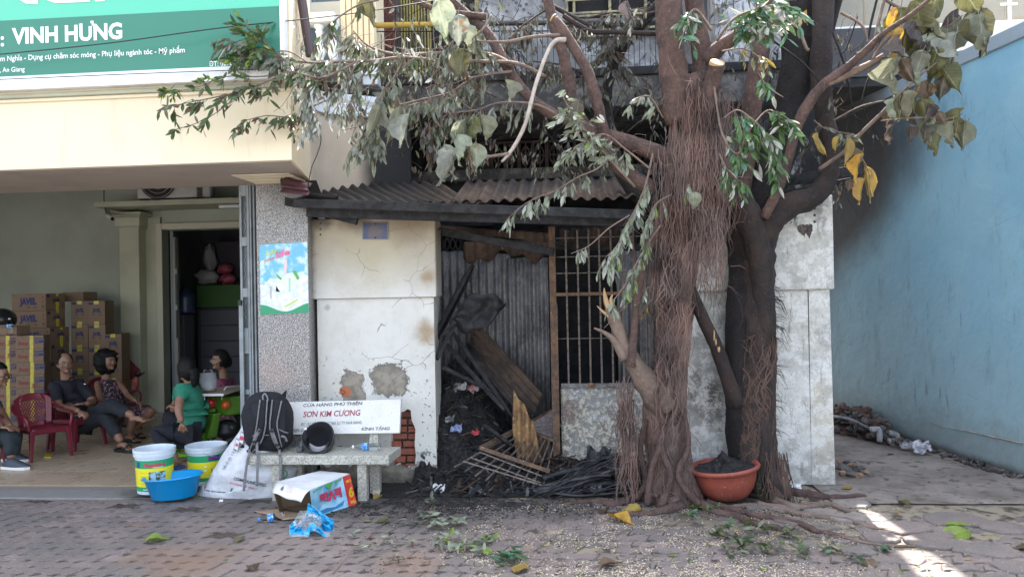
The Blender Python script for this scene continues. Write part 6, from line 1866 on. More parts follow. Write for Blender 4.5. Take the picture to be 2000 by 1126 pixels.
for (qa, qb, y_) in [(531, 549, yb0+.03), (698, 716, yb0+.03), (575, 590, yb1-.1), (722, 741, yb1-.1)]:
 MB().box(P(qa, 950, y_).x, P(qb, 950, y_).x, y_, y_+.07, -.005, zsb-.001).build('leg', M_TERR, bench, bevel=.004)
# back: tilted slab
bk = [P(545, 848, yb1-.01), P(780, 845, yb1-.01), P(783, 779, yb1+.07), P(545, 785, yb1+.07)]
nb = (bk[1]-bk[0]).cross(bk[3]-bk[0]).normalized()
MB().hexa([bk[0], bk[1], bk[1]-nb*.04, bk[0]-nb*.04, bk[3], bk[2], bk[2]-nb*.04, bk[3]-nb*.04]).build('backrest', M_BB, bench, bevel=.004)
for q in (598, 731):
 a_ = P(q, 875, yb1+.0); b_ = P(q, 820, yb1+.09)
 MB().bar(V((a_.x, yb1-.02, zs_)), b_-nb*.0+V((0, .03, 0)), .075, .04).build('back_support', M_TERR, bench, bevel=.004)
rB_ = (bk[1]-bk[0]).normalized(); uB = (bk[3]-bk[0])
wB = (bk[1]-bk[0]).length
def bfn(px, py, rot=0.):
 """point of the sloping back seen at a pixel"""
 d = ray(px, py); t = (bk[0]-V((0, 0, CH))).dot(nb)/d.dot(nb)
 r_ = (rB_+V((0, 0, rot))).normalized()
 return plane_fn(V((0, 0, CH))+d*t, r_, uB, .003)
M_GREYI = ink('grey_ink', (.11, .13, .13)); M_MARO = ink('maroon_ink', (.33, .045, .07))
sc_ = yb1/F
text('CỬA HÀNG PHÚ THIÊN', bfn(592, 794, .02), 122*sc_, 6.3*sc_, M_GREYI, bench, .02, .15)
text('SƠN KIM CƯƠNG', bfn(592, 814, .015), 117*sc_, 11.5*sc_, M_MARO, bench, .016, .12)
text('ĐC 157 TỔ5 ĐƯỜNG TRÀ SƯ TT NHÀ BÀNG', bfn(588, 831, .02), 124*sc_, 5.8*sc_, M_GREYI, bench, .0, .1)
text('KÍNH TẶNG', bfn(706, 840, .01), 57*sc_, 6*sc_, M_GREYI, bench, .02, .15)
text('ĐT: 0989-0', bfn(552, 844, .01), 42*sc_, 6.5*sc_, M_GREYI, bench, .0, .1)
text('3', bfn(640, 841, .01), 5*sc_, 6.5*sc_, M_GREYI, bench, .0, .1)
# backpack
bp = thing('backpack', 'black backpack with grey edged shoulder straps on the left end of the stone bench', 'backpack', V((P(525, 880, yb0+.1).x, yb0+.12, zs_)))
m = Mt('black_fabric'); M_FAB = m.out(m.mix(m.noise(8), (.012, .013, .019), (.009, .01, .014)), .85, nrm=m.bump(m.noise(300, 2), .002, 1, m.bump(m.noise(14, 3), .02)))
M_FAB2 = mk('mesh_fabric', (.024, .027, .036), (.015, .016, .022), 200, .9)
M_GST = mk('grey_webbing', (.2, .2, .21), (.15, .15, .16), 60, .8)
bc = P(525, 830, yb0+.08); wpx = S(1, yb0+.1)
hB = P(525, 765, yb0+.1).z-zs_
def bpk(q, u):
 w = 49*wpx
 zz = u.z
 sx = (1-.18*max(0, zz)**2)*(1 if zz < 0 else 1)
 e = lambda t, p: math.copysign(abs(t)**p, t)
 y = e(u.y, .6)*.115*(1+.15*(zz < .2))
 return V((e(u.x, .62)*w*sx*(1+.03*sin(zz*7))+.006*noise.noise(V((u.x*3, u.y*3, zz*4))), y-.035*zz, e(u.z, .7)*hB/2))
MB().ell(V((P(523, 830, yb0+.15).x, yb0+.155, zs_+hB/2)), (1, 1, 1), n=36, m=24, fn=bpk).build('bag', M_FAB, bp, smooth=True)
def bpf(px, py, lift=.0):
 t = (P(px, py, yb0+.1).z-zs_)/hB
 u = (px-523)/50
 y = yb0+.155-.115*max(.2, 1-abs(u)**3.5)**.5*max(.3, 1-abs(t*2-1)**4)**.5-.035*(t*2-1)-.016-lift
 return P(px, py, y)
MB().grid(lambda u, v: bpf(lerp(492, 556, u), lerp(788, 868, v), -.004+.012*sin(pi*u)*sin(pi*v)), 12, 12).build('back_panel', M_FAB2, bp, smooth=True)
def ribbon(pts, w, mat, name, par, th=.004, lift=.01, fn=bpf, face=None):
 mb = MB()
 p = [fn(x, y, lift+(z if len(r_) else 0)) for (x, y, *r_) in pts for z in [r_[0] if r_ else 0]]
 q = [V(a) for a in smooth_path([tuple(a) for a in p], 5)]
 ws = w if isinstance(w, list) else [w]*len(q)
 n = len(q)
 vs = []
 for i in range(n):
  d = (q[min(i+1, n-1)]-q[max(i-1, 0)]).normalized()
  x = d.cross(V((0, -1, 0))).normalized()
  ww = ws[min(i, len(ws)-1)]
  vs += [q[i]-x*ww/2, q[i]+x*ww/2]
 mb.add(vs, [(2*i, 2*i+1, 2*i+3, 2*i+2) for i in range(n-1)])
 return mb.build(name, mat, par, smooth=True, solid=th)
for L_, R_, nm in [([(508, 780), (504, 810), (500, 838), (494, 862), (488, 878)], [(522, 780), (520, 810), (518, 835), (510, 862), (492, 884)], 'shoulder_strap'), ([(532, 780), (529, 808), (527, 835), (534, 860), (545, 878)], [(550, 782), (545, 805), (541, 828), (545, 850), (550, 872)], 'shoulder_strap')]:
 mid_ = [((a[0]+b_[0])/2, (a[1]+b_[1])/2) for a, b_ in zip(L_, R_)]
 ws = [max(10, abs(b_[0]-a[0]))*wpx for a, b_ in zip(L_, R_) for _ in range(5)]
 ribbon(mid_, ws, M_FAB, nm, bp, .012, .022)
 ribbon(L_, .011, M_GST, 'piping', bp, .003, .033)
 ribbon(R_, .011, M_GST, 'piping', bp, .003, .033)
ribbon([(508, 838), (500, 852), (494, 868)], .028, M_GST, 'buckle_strap', bp, .004, .038)
ribbon([(531, 838), (536, 855), (544, 874)], .028, M_GST, 'buckle_strap', bp, .004, .038)
for (x, y) in ((508, 841), (497, 862), (531, 841), (541, 868), (486, 880), (547, 878)):
 MB().box(-.016, .016, -.008, .004, -.01, .01, M=Matrix.Translation(bpf(x, y, .045))).build('buckle', BLACK, bp, bevel=.002)
ribbon([(514, 782), (513, 774), (517, 768), (522, 775), (523, 782)], .012, M_GST, 'grab_loop', bp, .003, .02)
ribbon([(480, 862), (492, 852), (502, 846)], .01, M_GST, 'piping', bp, .002, .012)
ribbon([(482, 848), (500, 842), (510, 840)], .01, M_GST, 'piping', bp, .002, .012)
ribbon([(545, 838), (556, 843), (563, 845)], .01, M_GST, 'piping', bp, .002, .012)
ribbon([(548, 852), (556, 853), (560, 862)], .02, M_GST, 'piping', bp, .002, .012)
ribbon([(516, 849), (526, 849)], .008, M_GST, 'piping', bp, .002, .016)
def hangfn(x, y, l): return P(x, y, yb0-.015-l)
for pts in ([(487, 876), (483, 900), (479, 930), (476, 958)], [(502, 862), (504, 885), (503, 915), (502, 948)], [(546, 876), (547, 890), (548, 912), (547, 937)]):
 q0 = bpf(*pts[0], .03)
 ribbon([pts[0]], .02, M_GST, 'hanging_strap', bp) if False else None
 mbp = [tuple(q0), tuple(P(pts[0][0]+0, 886, yb0-.02))]+[tuple(hangfn(x, y, 0)) for x, y in pts[1:]]
 q = [V(a) for a in smooth_path(mbp, 5)]
 mb = MB(); vs = []
 for i in range(len(q)): vs += [q[i]-V((.011, 0, 0)), q[i]+V((.011, 0, 0))]
 mb.add(vs, [(2*i, 2*i+1, 2*i+3, 2*i+2) for i in range(len(q)-1)])
 mb.build('hanging_strap', M_GST, bp, smooth=True, solid=.002)
MB().poly([P(548, 772, yb0+.2), P(560, 760, yb0+.2), P(558, 782, yb0+.2)]).build('strap_tip', M_FAB, bp, solid=.004)
ribbon([(476, 870), (472, 876), (480, 888)], .03, M_FAB, 'hip_pad', bp, .01, .0)
# helmet lying on its crown
hl = thing('motorbike_helmet', 'upturned dark grey open face helmet on the bench seat', 'helmet', P(622, 880, yb0+.16))
hc = P(622, 858, yb0+.17)
Mh = Matrix.Rotation(radians(52), 3, 'X') @ Matrix.Rotation(radians(12), 3, 'Y')
M_HEL = mk('helmet_paint', (.045, .048, .045), (.065, .065, .06), 5, .4)
prof = [(0, -.135), (.06, -.125), (.1, -.095), (.122, -.045), (.128, .0), (.124, .04)]
MB().lathe(prof, hc, 28, M=Mh, sy=1.12).build('shell', M_HEL, hl, smooth=True, solid=.006)
MB().lathe([(.121, .04), (.108, .03), (.1, -.02), (.082, -.07), (.05, -.1), (0, -.105)], hc, 24, M=Mh, sy=1.12).build('lining', mk('helmet_lining', (.012, .012, .016), rough=.95), hl, smooth=True)
MB().tube([hc+Mh @ V((.124*cos(a), .124*1.12*sin(a), .042+.012*sin(2*a))) for a in [i*2*pi/24 for i in range(25)]], .008, 6, cap=False).build('rim', BLACK, hl, smooth=True)
MB().grid(lambda u, v: hc+Mh @ V((lerp(-.07, .07, u), lerp(-.02, -.06, v)-.03*cos((u-.5)*3), -.03-.04*v)), 10, 3).build('size_pad', mk('pale_foam', (.4, .4, .42), rough=.9), hl, smooth=True, solid=.008)
MB().tube([V(q) for q in smooth_path([tuple(hc+Mh @ V((.11, -.02, .03))), tuple(hc+V((.1, -.08, -.02))), tuple(hc+V((.09, -.1, -.07))), tuple(hc+V((.06, -.11, -.095)))], 5)], .01, 6, squash=.35).build('chin_strap', BLACK, hl, smooth=True)
# bottles
M_PET = Mt('clear_plastic').out((.9, .95, 1.), .06, trans=1., ior=1.25)
m = Mt('blue_label'); M_BLAB = m.out(m.mix(m.rng(m.noise(45, 2), .52, .56), (.03, .22, .62), (.5, .7, .85)), .35)
M_CAPW = mk('white_cap', (.8, .8, .8), rough=.4)
M_CAPB = mk('blue_cap', (.02, .25, .7), rough=.35)
def bottle(label, base, axis, L, r, capm, lab=True, name='water_bottle', group=None):
 base = V(base); z = V(axis).normalized()
 t = thing(name, label, 'bottle', base, group)
 x = z.orthogonal().normalized(); y = z.cross(x)
 M = Matrix((x, y, z)).transposed()
 pr = [(0, 0.01), (r*.75, .004), (r, .02)]
 k = 8
 for i in range(k): pr += [(r*(1-.05*(i % 2)), lerp(.05, .42, i/k)*L)]
 pr += [(r*.98, .44*L), (r*.98, .66*L), (r*.93, .72*L), (r*.6, .83*L), (r*.36, .9*L), (r*.36, .96*L)]
 MB().lathe(pr, base, 20, M=M).build('bottle', M_PET, t, smooth=True)
 if lab: MB().lathe([(r*1.01, .45*L), (r*1.01, .65*L)], base, 20, M=M).build('label', M_BLAB, t, smooth=True)
 MB().lathe([(0, 1.0*L), (r*.42, 1.0*L), (r*.44, .93*L), (r*.38, .925*L)], base, 14, M=M).build('cap', capm, t, smooth=True)
 return t
rr_ = .031
a = P(744, 867, yb0+.2); a.z = zs_+rr_
b_ = P(688, 870, yb0+.2); b_.z = zs_+rr_*.9
bottle('empty water bottle with blue label lying on the right end of the bench', a, b_-a, (b_-a).length, rr_, M_CAPW)
a = P(597, 880, yb0+.12); a.z = zs_
bottle('clear bottle standing between the backpack and the helmet', a, (0, 0, 1), .2, .028, M_CAPW, False)
cup = thing('plastic_cup', 'clear plastic cup beside the backpack on the bench', 'cup', V((P(584, 876, yb0+.1).x, yb0+.12, zs_)))
MB().lathe([(0, .003), (.026, .003), (.036, .085), (.038, .087)], WORLD[cup], 18).build('cup', M_PET, cup, smooth=True, solid=.0015)
a = G(556, 1006, .03); b_ = G(504, 1014, .026)
bottle('crumpled water bottle with blue cap lying on the pavement left of the carton', a, b_-a, (b_-a).length, .03, M_CAPB)
# carton of water bottles, lying upside down
bx = thing('water_carton', 'torn blue and white water carton lying in front of the bench', 'box', G(650, 1000))
A, B = G(612, 1012), G(697, 985)
hgt = .235
T = [G(605, 957, hgt), G(683, 925, hgt), G(625, 919, hgt), G(543, 940, hgt)]
D_, C_ = V((T[3].x, T[3].y, 0)), V((T[2].x, T[2].y, 0))
Bs = [A, B, B+(T[2]-T[1])*.96, A+(T[3]-T[0])*.96]
for q in Bs: q.z = .006
m = Mt('carton_blue'); M_CBL = m.out(m.mix(m.rng(m.noise(10, 5), .4, .65), (.2, .5, .72), (.42, .68, .82)), .45)
M_CWH = mk('carton_white', (.72, .74, .76), (.6, .62, .65), 5, .5)
M_CBR = mk('carton_brown', (.36, .26, .17), (.3, .21, .14), 8, .85)
M_CRD = mk('carton_red', (.62, .05, .05), rough=.45)
def face(pts, mat, name, lift=0, solid=.003):
 pts = [V(p) for p in pts]
 n = (pts[1]-pts[0]).cross(pts[2]-pts[0]).normalized()
 return MB().poly([p+n*lift for p in pts]).build(name, mat, bx, solid=solid)
fo = (B-A).cross(V((0, 0, 1))).normalized()          # outwards from the front
if fo.y > 0: fo = -fo
split = .8
F0, F1 = lerp(Bs[0], Bs[1], split), lerp(T[0], T[1], split)
face([Bs[0], F0, F1, T[0]], M_CBL, 'front_panel')
face([F0+(F0-Bs[0])*.004, Bs[1], T[1], F1+(F1-T[0])*.004], M_CRD, 'front_panel')
face([T[0]+V((0, 0, .002)), T[1]+V((0, 0, .002)), T[2]+V((0, 0, .002)), T[3]+V((0, 0, .002))], M_CWH, 'top_panel')
face([Bs[1], Bs[2], T[2], T[1]], M_CWH, 'side_panel')
face([Bs[2], Bs[3], T[3], T[2]], M_CBR, 'back_panel')
face([Bs[0], Bs[1], Bs[2], Bs[3]], M_CBR, 'bottom_panel')
flap = [T[3], T[0], P(590, 981, T[0].y-.1), P(531, 962, T[3].y-.1)]
MB().grid(lambda u, v: lerp(lerp(T[3], T[0], u), lerp(P(531, 962, T[3].y-.14), P(588, 981, T[0].y-.06), u), v)+V((0, 0, .015*sin(pi*v)+.006*sin(u*9)*v)), 12, 6).build('flap', M_CWH, bx, smooth=True, solid=.003)
MB().grid(lambda u, v: lerp(lerp(Bs[0], Bs[3], u), lerp(Bs[0], Bs[3], u)+V((-.2, -.08, 0)), v)+V((0, 0, .008+.008*sin(u*5))), 8, 4).build('flap', M_CBR, bx, smooth=True, solid=.003)
MB().grid(lambda u, v: lerp(lerp(Bs[3], T[3]+V((0, 0, -.03)), u), lerp(Bs[3], T[3]+V((0, 0, -.06)), u)+V((.02, -.12, 0)), v), 4, 4).build('flap', M_CBR, bx, solid=.003)
wF = (F0-Bs[0]).length;
rX = (Bs[0]-F0).normalized()           # the print stands on its head
def cfn(u, v, lift=.004):
 n = (Bs[1]-Bs[0]).cross(T[0]-Bs[0]).normalized()
 W_, H2 = (Bs[1]-Bs[0]).length, (T[0]-Bs[0]).length
 return lambda x, y: lerp(lerp(Bs[0], Bs[1], u-x/W_), lerp(T[0], T[1], u-x/W_), v-y/H2)+n*(lift+.003)
M_LRED = ink('lavie_red', (.55, .04, .1)); M_YELI = ink('yellow_ink', (.85, .6, .03))
text('laVie', cfn(.7, .72), .215, .085, M_LRED, bx, .045)
text('TẶNG', cfn(.985, .17), .055, .022, M_YELI, bx, .04)
text('6', lambda x, y: (lambda o, r_, u_, n: o+r_*x+u_*y+n*.004)(lerp(lerp(Bs[0], Bs[1], .85), lerp(T[0], T[1], .85), .3), (Bs[1]-Bs[0]).normalized(), (T[0]-Bs[0]).normalized(), (Bs[1]-Bs[0]).cross(T[0]-Bs[0]).normalized()), .052, .1, M_YELI, bx, .05)
text('CHAI', cfn(.985, .86), .055, .022, M_YELI, bx, .04)
def cprint(pts, mat, lift=.0035, name='print'):
 n = (Bs[1]-Bs[0]).cross(T[0]-Bs[0]).normalized()
 MB().poly([lerp(lerp(Bs[0], Bs[1], u), lerp(T[0], T[1], u), v)+n*lift for u, v in pts]).build(name, mat, bx)
M_CGR = mk('carton_green', (.12, .4, .12), rough=.4)
cprint([(.32, .99), (.56, .99), (.46, .76)], M_CGR); cprint([(.58, .99), (.68, .99), (.63, .86)], M_CGR); cprint([(.7, .99), (.78, .99), (.74, .9)], M_CGR)
cprint([(.06, .93), (.3, .985), (.3, .95), (.06, .88)], M_CGR)
M_CDB = mk('carton_dark_blue', (.06, .25, .5), rough=.4)
cprint([(.08, .12), (.3, .2), (.5, .14), (.74, .26), (.68, .1), (.45, .05), (.2, .04)], M_CDB, .002)
flp = (T[0]-T[3]).normalized()
def ffn(u, v):
 o = lerp(lerp(T[3], T[0], u), lerp(P(531, 962, T[3].y-.14), P(588, 981, T[0].y-.06), u), v)+V((0, 0, .022))
 r_ = (P(588, 981, T[0].y-.06)-P(531, 962, T[3].y-.14)).normalized()
 up = (T[3]-P(531, 962, T[3].y-.14)).normalized()
 n = r_.cross(up)
 return lambda x, y: o+r_*x+up*y+n*.004
for i, s_ in enumerate(('NƯỚC', 'KHOÁNG', 'THIÊN NHIÊN')):
 text(s_, ffn(.42, .42+i*.17), .05+.012*i, .009, M_LRED, bx, .01)
o_ = ffn(.25, .8)
MB().add([o_(x, y) for x, y in [(0, 0), (.024, 0), (.024, .035), (.016, .045), (.016, .055), (.008, .055), (.008, .045), (0, .035)]], [tuple(range(8))]).build('print', M_GREYI, bx)
# crumpled blue shrink wrap
m = Mt('shrink_wrap')
msk = m.rng(m.noise(9, 2, .5), .47, .5)
b = m.mix(msk, (.82, .9, .95), (.03, .42, .75))
red_ = m.mth('MULTIPLY', m.rng(m.noise(22, 2, .5), .6, .62), m.rng(m.noise(7, 1), .5, .55))
b = m.mix(red_, b, (.75, .8, .9))
M_WRAP = m.out(b, .12, alpha=m.mth('MAXIMUM', .3, m.mth('MULTIPLY', msk, .93)))
def wrapf(u, v):
 cx, cy = lerp(565, 645, u), 0
 lo = 1058-10*sin(pi*u)*(1 if u > .3 else 0)-14*max(0, sin((u-.35)*6))
 hi = lerp(1000, 988, u) if u < .45 else lerp(980, 1012, (u-.45)/.55)
 hi = hi + (26*(1-u/.25) if u < .25 else 0)
 py = lerp(lo, hi, v)
 yg = G(600, 1050).y
 n = V((noise.noise(V((u*4, v*4, 1))), noise.noise(V((u*4, v*4, 9))), noise.noise(V((u*4, v*4, 17)))))
 Y = yg+.02+.2*v+.09*n.x+.05*abs(noise.noise(V((u*9, v*9, 3))))
 p = P(cx+12*n.y*(1-abs(2*u-1)), py, Y)
 return V((p.x, p.y, max(.004, p.z+.02*n.z)))
MB().grid(wrapf, 44, 40).build('shrink_wrap', M_WRAP, smooth=False, label='crumpled clear and bright blue plastic wrap on the pavement in front of the carton', cat='plastic wrap')
MB().grid(lambda u, v: wrapf(.9*u+.05, .85*v+.05)+V((.01, .1-.12*sin(pi*u)*v, -.02*v)), 30, 26).build('inner_wrap', M_WRAP, parent=None, label='inner fold of the crumpled blue plastic wrap beside the carton', cat='plastic wrap')
# paint buckets
M_BUK = mk('bucket_plastic', (.66, .74, .8), (.58, .66, .73), 5, .35)
M_LY = mk('label_yellow', (.78, .72, .03), rough=.4); M_LG = mk('label_green', (.02, .33, .13), rough=.4)
m = Mt('label_photo'); M_LPH = m.out(m.mix(m.rng(m.noise(26, 4), .45, .55), (.35, .55, .65), (.07, .1, .04)), .4)
def bucket(label, c, H_, r0, r1, words, handle=False, foot=''):
 t = thing('paint_bucket', label, 'bucket', c, 'used paint buckets at the shop edge')
 c = V(c)
 rad = lambda z: lerp(r0, r1, z/H_)
 MB().lathe([(0, .004), (r0, .004), (r0+.002, .02), (rad(H_*.84), H_*.84), (r1+.008, H_*.845), (r1+.01, H_*.9), (r1+.004, H_*.905), (r1+.004, H_*.93), (r1+.012, H_*.935), (r1+.013, H_), (r1+.003, H_), (r1, H_*.97), (rad(H_*.5)-.006, H_*.5), (r0-.01, .02), (0, .02)], c, 40).build('tub', M_BUK, t, smooth=False)
 for z0, z1, mt in ((.08, .18, M_LG), (.1801, .6, M_LY), (.6001, .78, M_LG)):
  MB().lathe([(rad(z0*H_)+.0015, z0*H_), (rad(z1*H_)+.0015, z1*H_)], c, 40).build('label', mt, t, smooth=True)
 def cyl(ang, z, lift=.003):
  def f(x, y):
   zz = z+y; r_ = rad(zz)+lift
   a = ang+x/r_
   return c+V((cos(a)*r_, sin(a)*r_, zz))
  return f
 def patch(a0, w, z0, z1, mat, lift=.0028):
  fn = cyl(a0, z0, lift)
  MB().grid(lambda u, v: fn(w*u, (z1-z0)*v), 8, 2).build('print', mat, t, smooth=True)
 fa = atan2(-c.y, -c.x)          # towards the street
 if words:
  text(words, cyl(fa-.55, H_*.645, .0035), .17, .032, M_LRED, t, .05)
  patch(fa-.32, .13, H_*.24, H_*.52, M_LPH)
  text('SUPER SEALER', cyl(fa-.1, H_*.61, .0035), .08, .009, INK_WHITE, t, .02)
  text(foot, cyl(fa-.7, H_*.11, .0035), .13, .011, INK_WHITE, t, .03)
  for k in range(4): patch(fa-.85, .07, H_*(.26+.08*k), H_*(.265+.08*k), M_LRED)
  patch(fa-1.05, .03, H_*.62, H_*.75, mk('navy_print', (.04, .05, .3), rough=.4))
 else:
  patch(fa+.1, .1, H_*.64, H_*.76, mk('navy_print', (.04, .05, .3), rough=.4))
  text('KIM CƯƠNG', cyl(fa+.12, H_*.68, .004), .08, .015, M_LRED, t, .03)
  for k, cc in enumerate([(.03, .4, .65), (.12, .1, .05), (.1, .05, .2)]):
   f_ = cyl(fa+.25, H_*(.42-.05*k), .003)
   MB().poly([f_(0, 0), f_(.07, .035), f_(.07, .05), f_(0, .015)]).build('print', mk('swatch', cc, rough=.4), t)
  for k in range(2): patch(fa-.12, .016, H_*(.36+.1*k), H_*(.4+.1*k), INK_WHITE)
 if handle:
  MB().tube([cyl(fa-.15, H_*.87, .012)(0, 0), cyl(fa+.25, H_*.76, .02)(0, 0)], .0025, 6).build('wire_handle', STEEL, t)
  MB().tube([cyl(fa+.25, H_*.76, .02)(0, 0), cyl(fa+.6, H_*.7, .02)(0, 0), cyl(fa+1.0, H_*.8, .015)(0, 0)], .0025, 6).build('wire_handle', STEEL, t)
 return t
c1 = G(303, 958, .036)
r1_ = S(38, c1.y)
bucket('yellow and green labelled paint bucket at the left, holding nothing, beside the basin', c1, P(303, 873, c1.y).z-.036, r1_*.86, r1_*.98, 'Sapphire', foot='CHỐNG THẤM')
c2 = G(404, 938, .036)
bucket('second paint bucket, behind the blue basin, with wire handle', c2, P(404, 867, c2.y).z-.036, S(33, c2.y), S(37.5, c2.y), '', True)
# basin
bc_ = G(347, 968, .012)
rB2 = S(61, bc_.y)
hb_ = .175
tl_ = Matrix.Rotation(radians(-4), 3, 'Y')
M_BAS = mk('basin_plastic', (.0, .27, .62), rough=.3)
MB().lathe([(0, 0), (rB2*.66, 0), (rB2*.72, .01), (rB2*.93, hb_), (rB2*.99, hb_+.006), (rB2, hb_-.004), (rB2*.985, hb_-.006)], bc_+V((.01, -.07, .012)), 48, M=tl_, sy=.7).build('plastic_basin', M_BAS, smooth=True, label='bright blue plastic basin in front of the paint buckets', cat='basin', solid=.004)
# woven sack
def sackf(u, v):
 # v up the leaning sack, u round it
 prof = [(0, 387, 545, 980), (.08, 386, 560, 972), (.2, 397, 572, 950), (.35, 415, 580, 920), (.5, 432, 560, 892), (.65, 450, 540, 865), (.78, 468, 520, 842), (.86, 474, 506, 828), (.9, 479, 498, 820), (.95, 478, 503, 806), (1, 486, 508, 792)]
 for k in range(len(prof)-1):
  if v <= prof[k+1][0]: break
 a_, b__ = prof[k], prof[k+1]
 t = (v-a_[0])/(b__[0]-a_[0])
 l, r_, y = (lerp(a_[i], b__[i], t) for i in (1, 2, 3))
 ang = 2*pi*u
 yc = 5.99+.05*v
 wid = (r_-l)/2
 dep = S(wid, yc)*lerp(.3, .6, min(1, v*2.2))
 px = (l+r_)/2+cos(ang)*wid
 yy = y+(10*cos(ang) if v < .2 else 10*(1-(v-.2)/.8)*cos(ang)*-.4)
 if v < .08: yy = 980-12*v
 nz = noise.noise(V((cos(ang)*2.5, sin(ang)*2.5, v*7)))+.6*noise.noise(V((cos(ang)*6, sin(ang)*6, v*18)))
 p = P(px, yy, yc)
 nz *= 1.6 if v > .06 else .3
 return V((p.x, yc+sin(ang)*(dep+.012*nz)+.0, max(.006, p.z+.008*nz)))+V((0, 0, 0))
m = Mt('woven_sack')
b = m.mix(m.rng(m.noise(5, 5), .35, .7), (.66, .68, .72), (.52, .54, .58))
M_SACK = m.out(b, .5, nrm=m.bump(m.noise(14, 5, .7), .015, 1, m.bump(m.noise(220, 2), .001)))
sk = thing('woven_sack', 'white woven sack with red diamonds leaning on the left end of the bench', 'sack', V((P(480, 970, 6).x, 6.0, 0)))
MB().grid(sackf, 64, 60).build('bag', M_SACK, sk, smooth=True)
def sfn2(px, py, right, up, lift=.012):
 """print pressed on the sack"""
 def surf(x, y):
  best = P(x, y, 5.8)
  prof = [(980, 387, 545), (950, 397, 572), (920, 415, 580), (892, 432, 560), (865, 450, 540), (842, 468, 520), (828, 474, 506), (792, 486, 508)]
  for k in range(len(prof)-1):
   if y >= prof[k+1][0]: break
  t = min(1, max(0, (y-prof[k][0])/(prof[k+1][0]-prof[k][0])))
  l, r_ = lerp(prof[k][1], prof[k+1][1], t), lerp(prof[k][2], prof[k+1][2], t)
  c_ = min(.97, abs((x-(l+r_)/2)/((r_-l)/2)))
  Y = 6.0-S((r_-l)/2, 6)*lerp(.3, .6, min(1, max(0, (985-y)/88)))*sqrt(1-c_*c_)-lift-.006
  return P(x, y, Y)
 return lambda x, y: surf(px+(right[0]*x+up[0]*y)*240, py+(right[1]*x+up[1]*y)*240)
M_SGR = ink('sack_green', (.03, .22, .1))
text('COMPOUND FEED', sfn2(456, 936, (.98, .22), (-.1, -1)), .27, .024, INK_BLACK, sk, .02, .2)
text('SỬ DỤNG ĐỂ SẢN', sfn2(448, 943, (.98, .24), (-.1, -1)), .2, .013, M_LRED, sk, .02, .2)
text('N', sfn2(446, 966, (.97, .2), (.1, -1)), .1, .065, M_SGR, sk, .04, .3)
d1 = (.52, -.85)
text('JNF-16-d-dt 13S', sfn2(428, 934, (.5, -.86), (-.86, -.5)), .27, .022, M_GREYI, sk, .0)
def sprint(cx, cy, pts, mat, lift=.014, name='print'):
 f = sfn2(cx, cy, (1, 0), (0, -1), lift)
 MB().poly([f(x/240, y/240) for x, y in pts]).build(name, mat, sk)
star = [(sin(k*pi/5)*(4.6 if k % 2 == 0 else 1.9), cos(k*pi/5)*(4.6 if k % 2 == 0 else 1.9)) for k in range(10)]
disc = [(cos(k*pi/6)*4.2, sin(k*pi/6)*4.4) for k in range(12)]
for (x, y, sh) in [(400, 966, disc), (407, 953, star), (416, 940, disc), (462, 868, star), (472, 855, disc)]:
 dm = [(-6, -7), (1, -13), (6, 6), (-1, 13)] if y > 900 else [(-6, -8), (2, -13), (7, 8), (-1, 14)]
 sprint(x, y, dm, M_GREYI, .010, 'diamond'); sprint(x, y, [(a*.84, b_*.86) for a, b_ in dm], M_SACK, .0125, 'diamond_field')
 sprint(x, y, sh, M_LRED, .016)
for k in range(16):
 a = k*2*pi/16
 sprint(552+9*cos(a), 925+9*sin(a), [(-1.6, -1.6), (1.6, -1), (1.2, 1.6), (-1.4, 1.4)], M_SGR)
# red clay pot
pt = thing('clay_pot', 'wide red clay bowl pot with rolled rim at the foot of the scorched tree', 'pot', G(1420, 968))
pc_ = G(1420, 972)
pc_.y -= .04
pr1 = S(66, pc_.y); ph_ = P(1418, 921, pc_.y-.15).z
m = Mt('red_clay')
b = m.mix(m.rng(m.noise(6, 5), .4, .65), (.3, .07, .045), (.22, .055, .04))
b = m.mix(m.rng(m.noise(60, 3), .66, .7), b, (.5, .4, .35))
b = m.mix(m.mth('MULTIPLY', m.rng(m.noise(4, 6), .5, .7), .35), b, (.2, .14, .12))
M_CLAY = m.out(b, .55, nrm=m.bump(m.noise(40), .002))
tp = Matrix.Rotation(radians(-6), 3, 'Y')
MB().lathe([(0, -.0), (pr1*.5, 0), (pr1*.6, .015), (pr1*.78, ph_*.3), (pr1*.88, ph_*.62), (pr1*.9, ph_*.8), (pr1*.93, ph_*.84), (pr1*1.0, ph_*.88), (pr1*1.03, ph_*.95), (pr1*1.0, ph_*1.01), (pr1*.93, ph_*1.0), (pr1*.88, ph_*.95), (pr1*.8, ph_*.6)], pc_+V((0, .02, .015)), 48, M=tp).build('bowl', M_CLAY, pt, smooth=True)
MB().grid(lambda u, v: pc_+V((0, .02, .01))+tp @ V((cos(2*pi*u)*pr1*.9*v, sin(2*pi*u)*pr1*.9*v, ph_*.93+.09*(1-v)**1.5*(1+.6*cos(2*pi*u-1.2))+.02*noise.noise(V((cos(2*pi*u)*v*6, sin(2*pi*u)*v*6, 0))))), 36, 16).build('soil', M_RUB, pt)
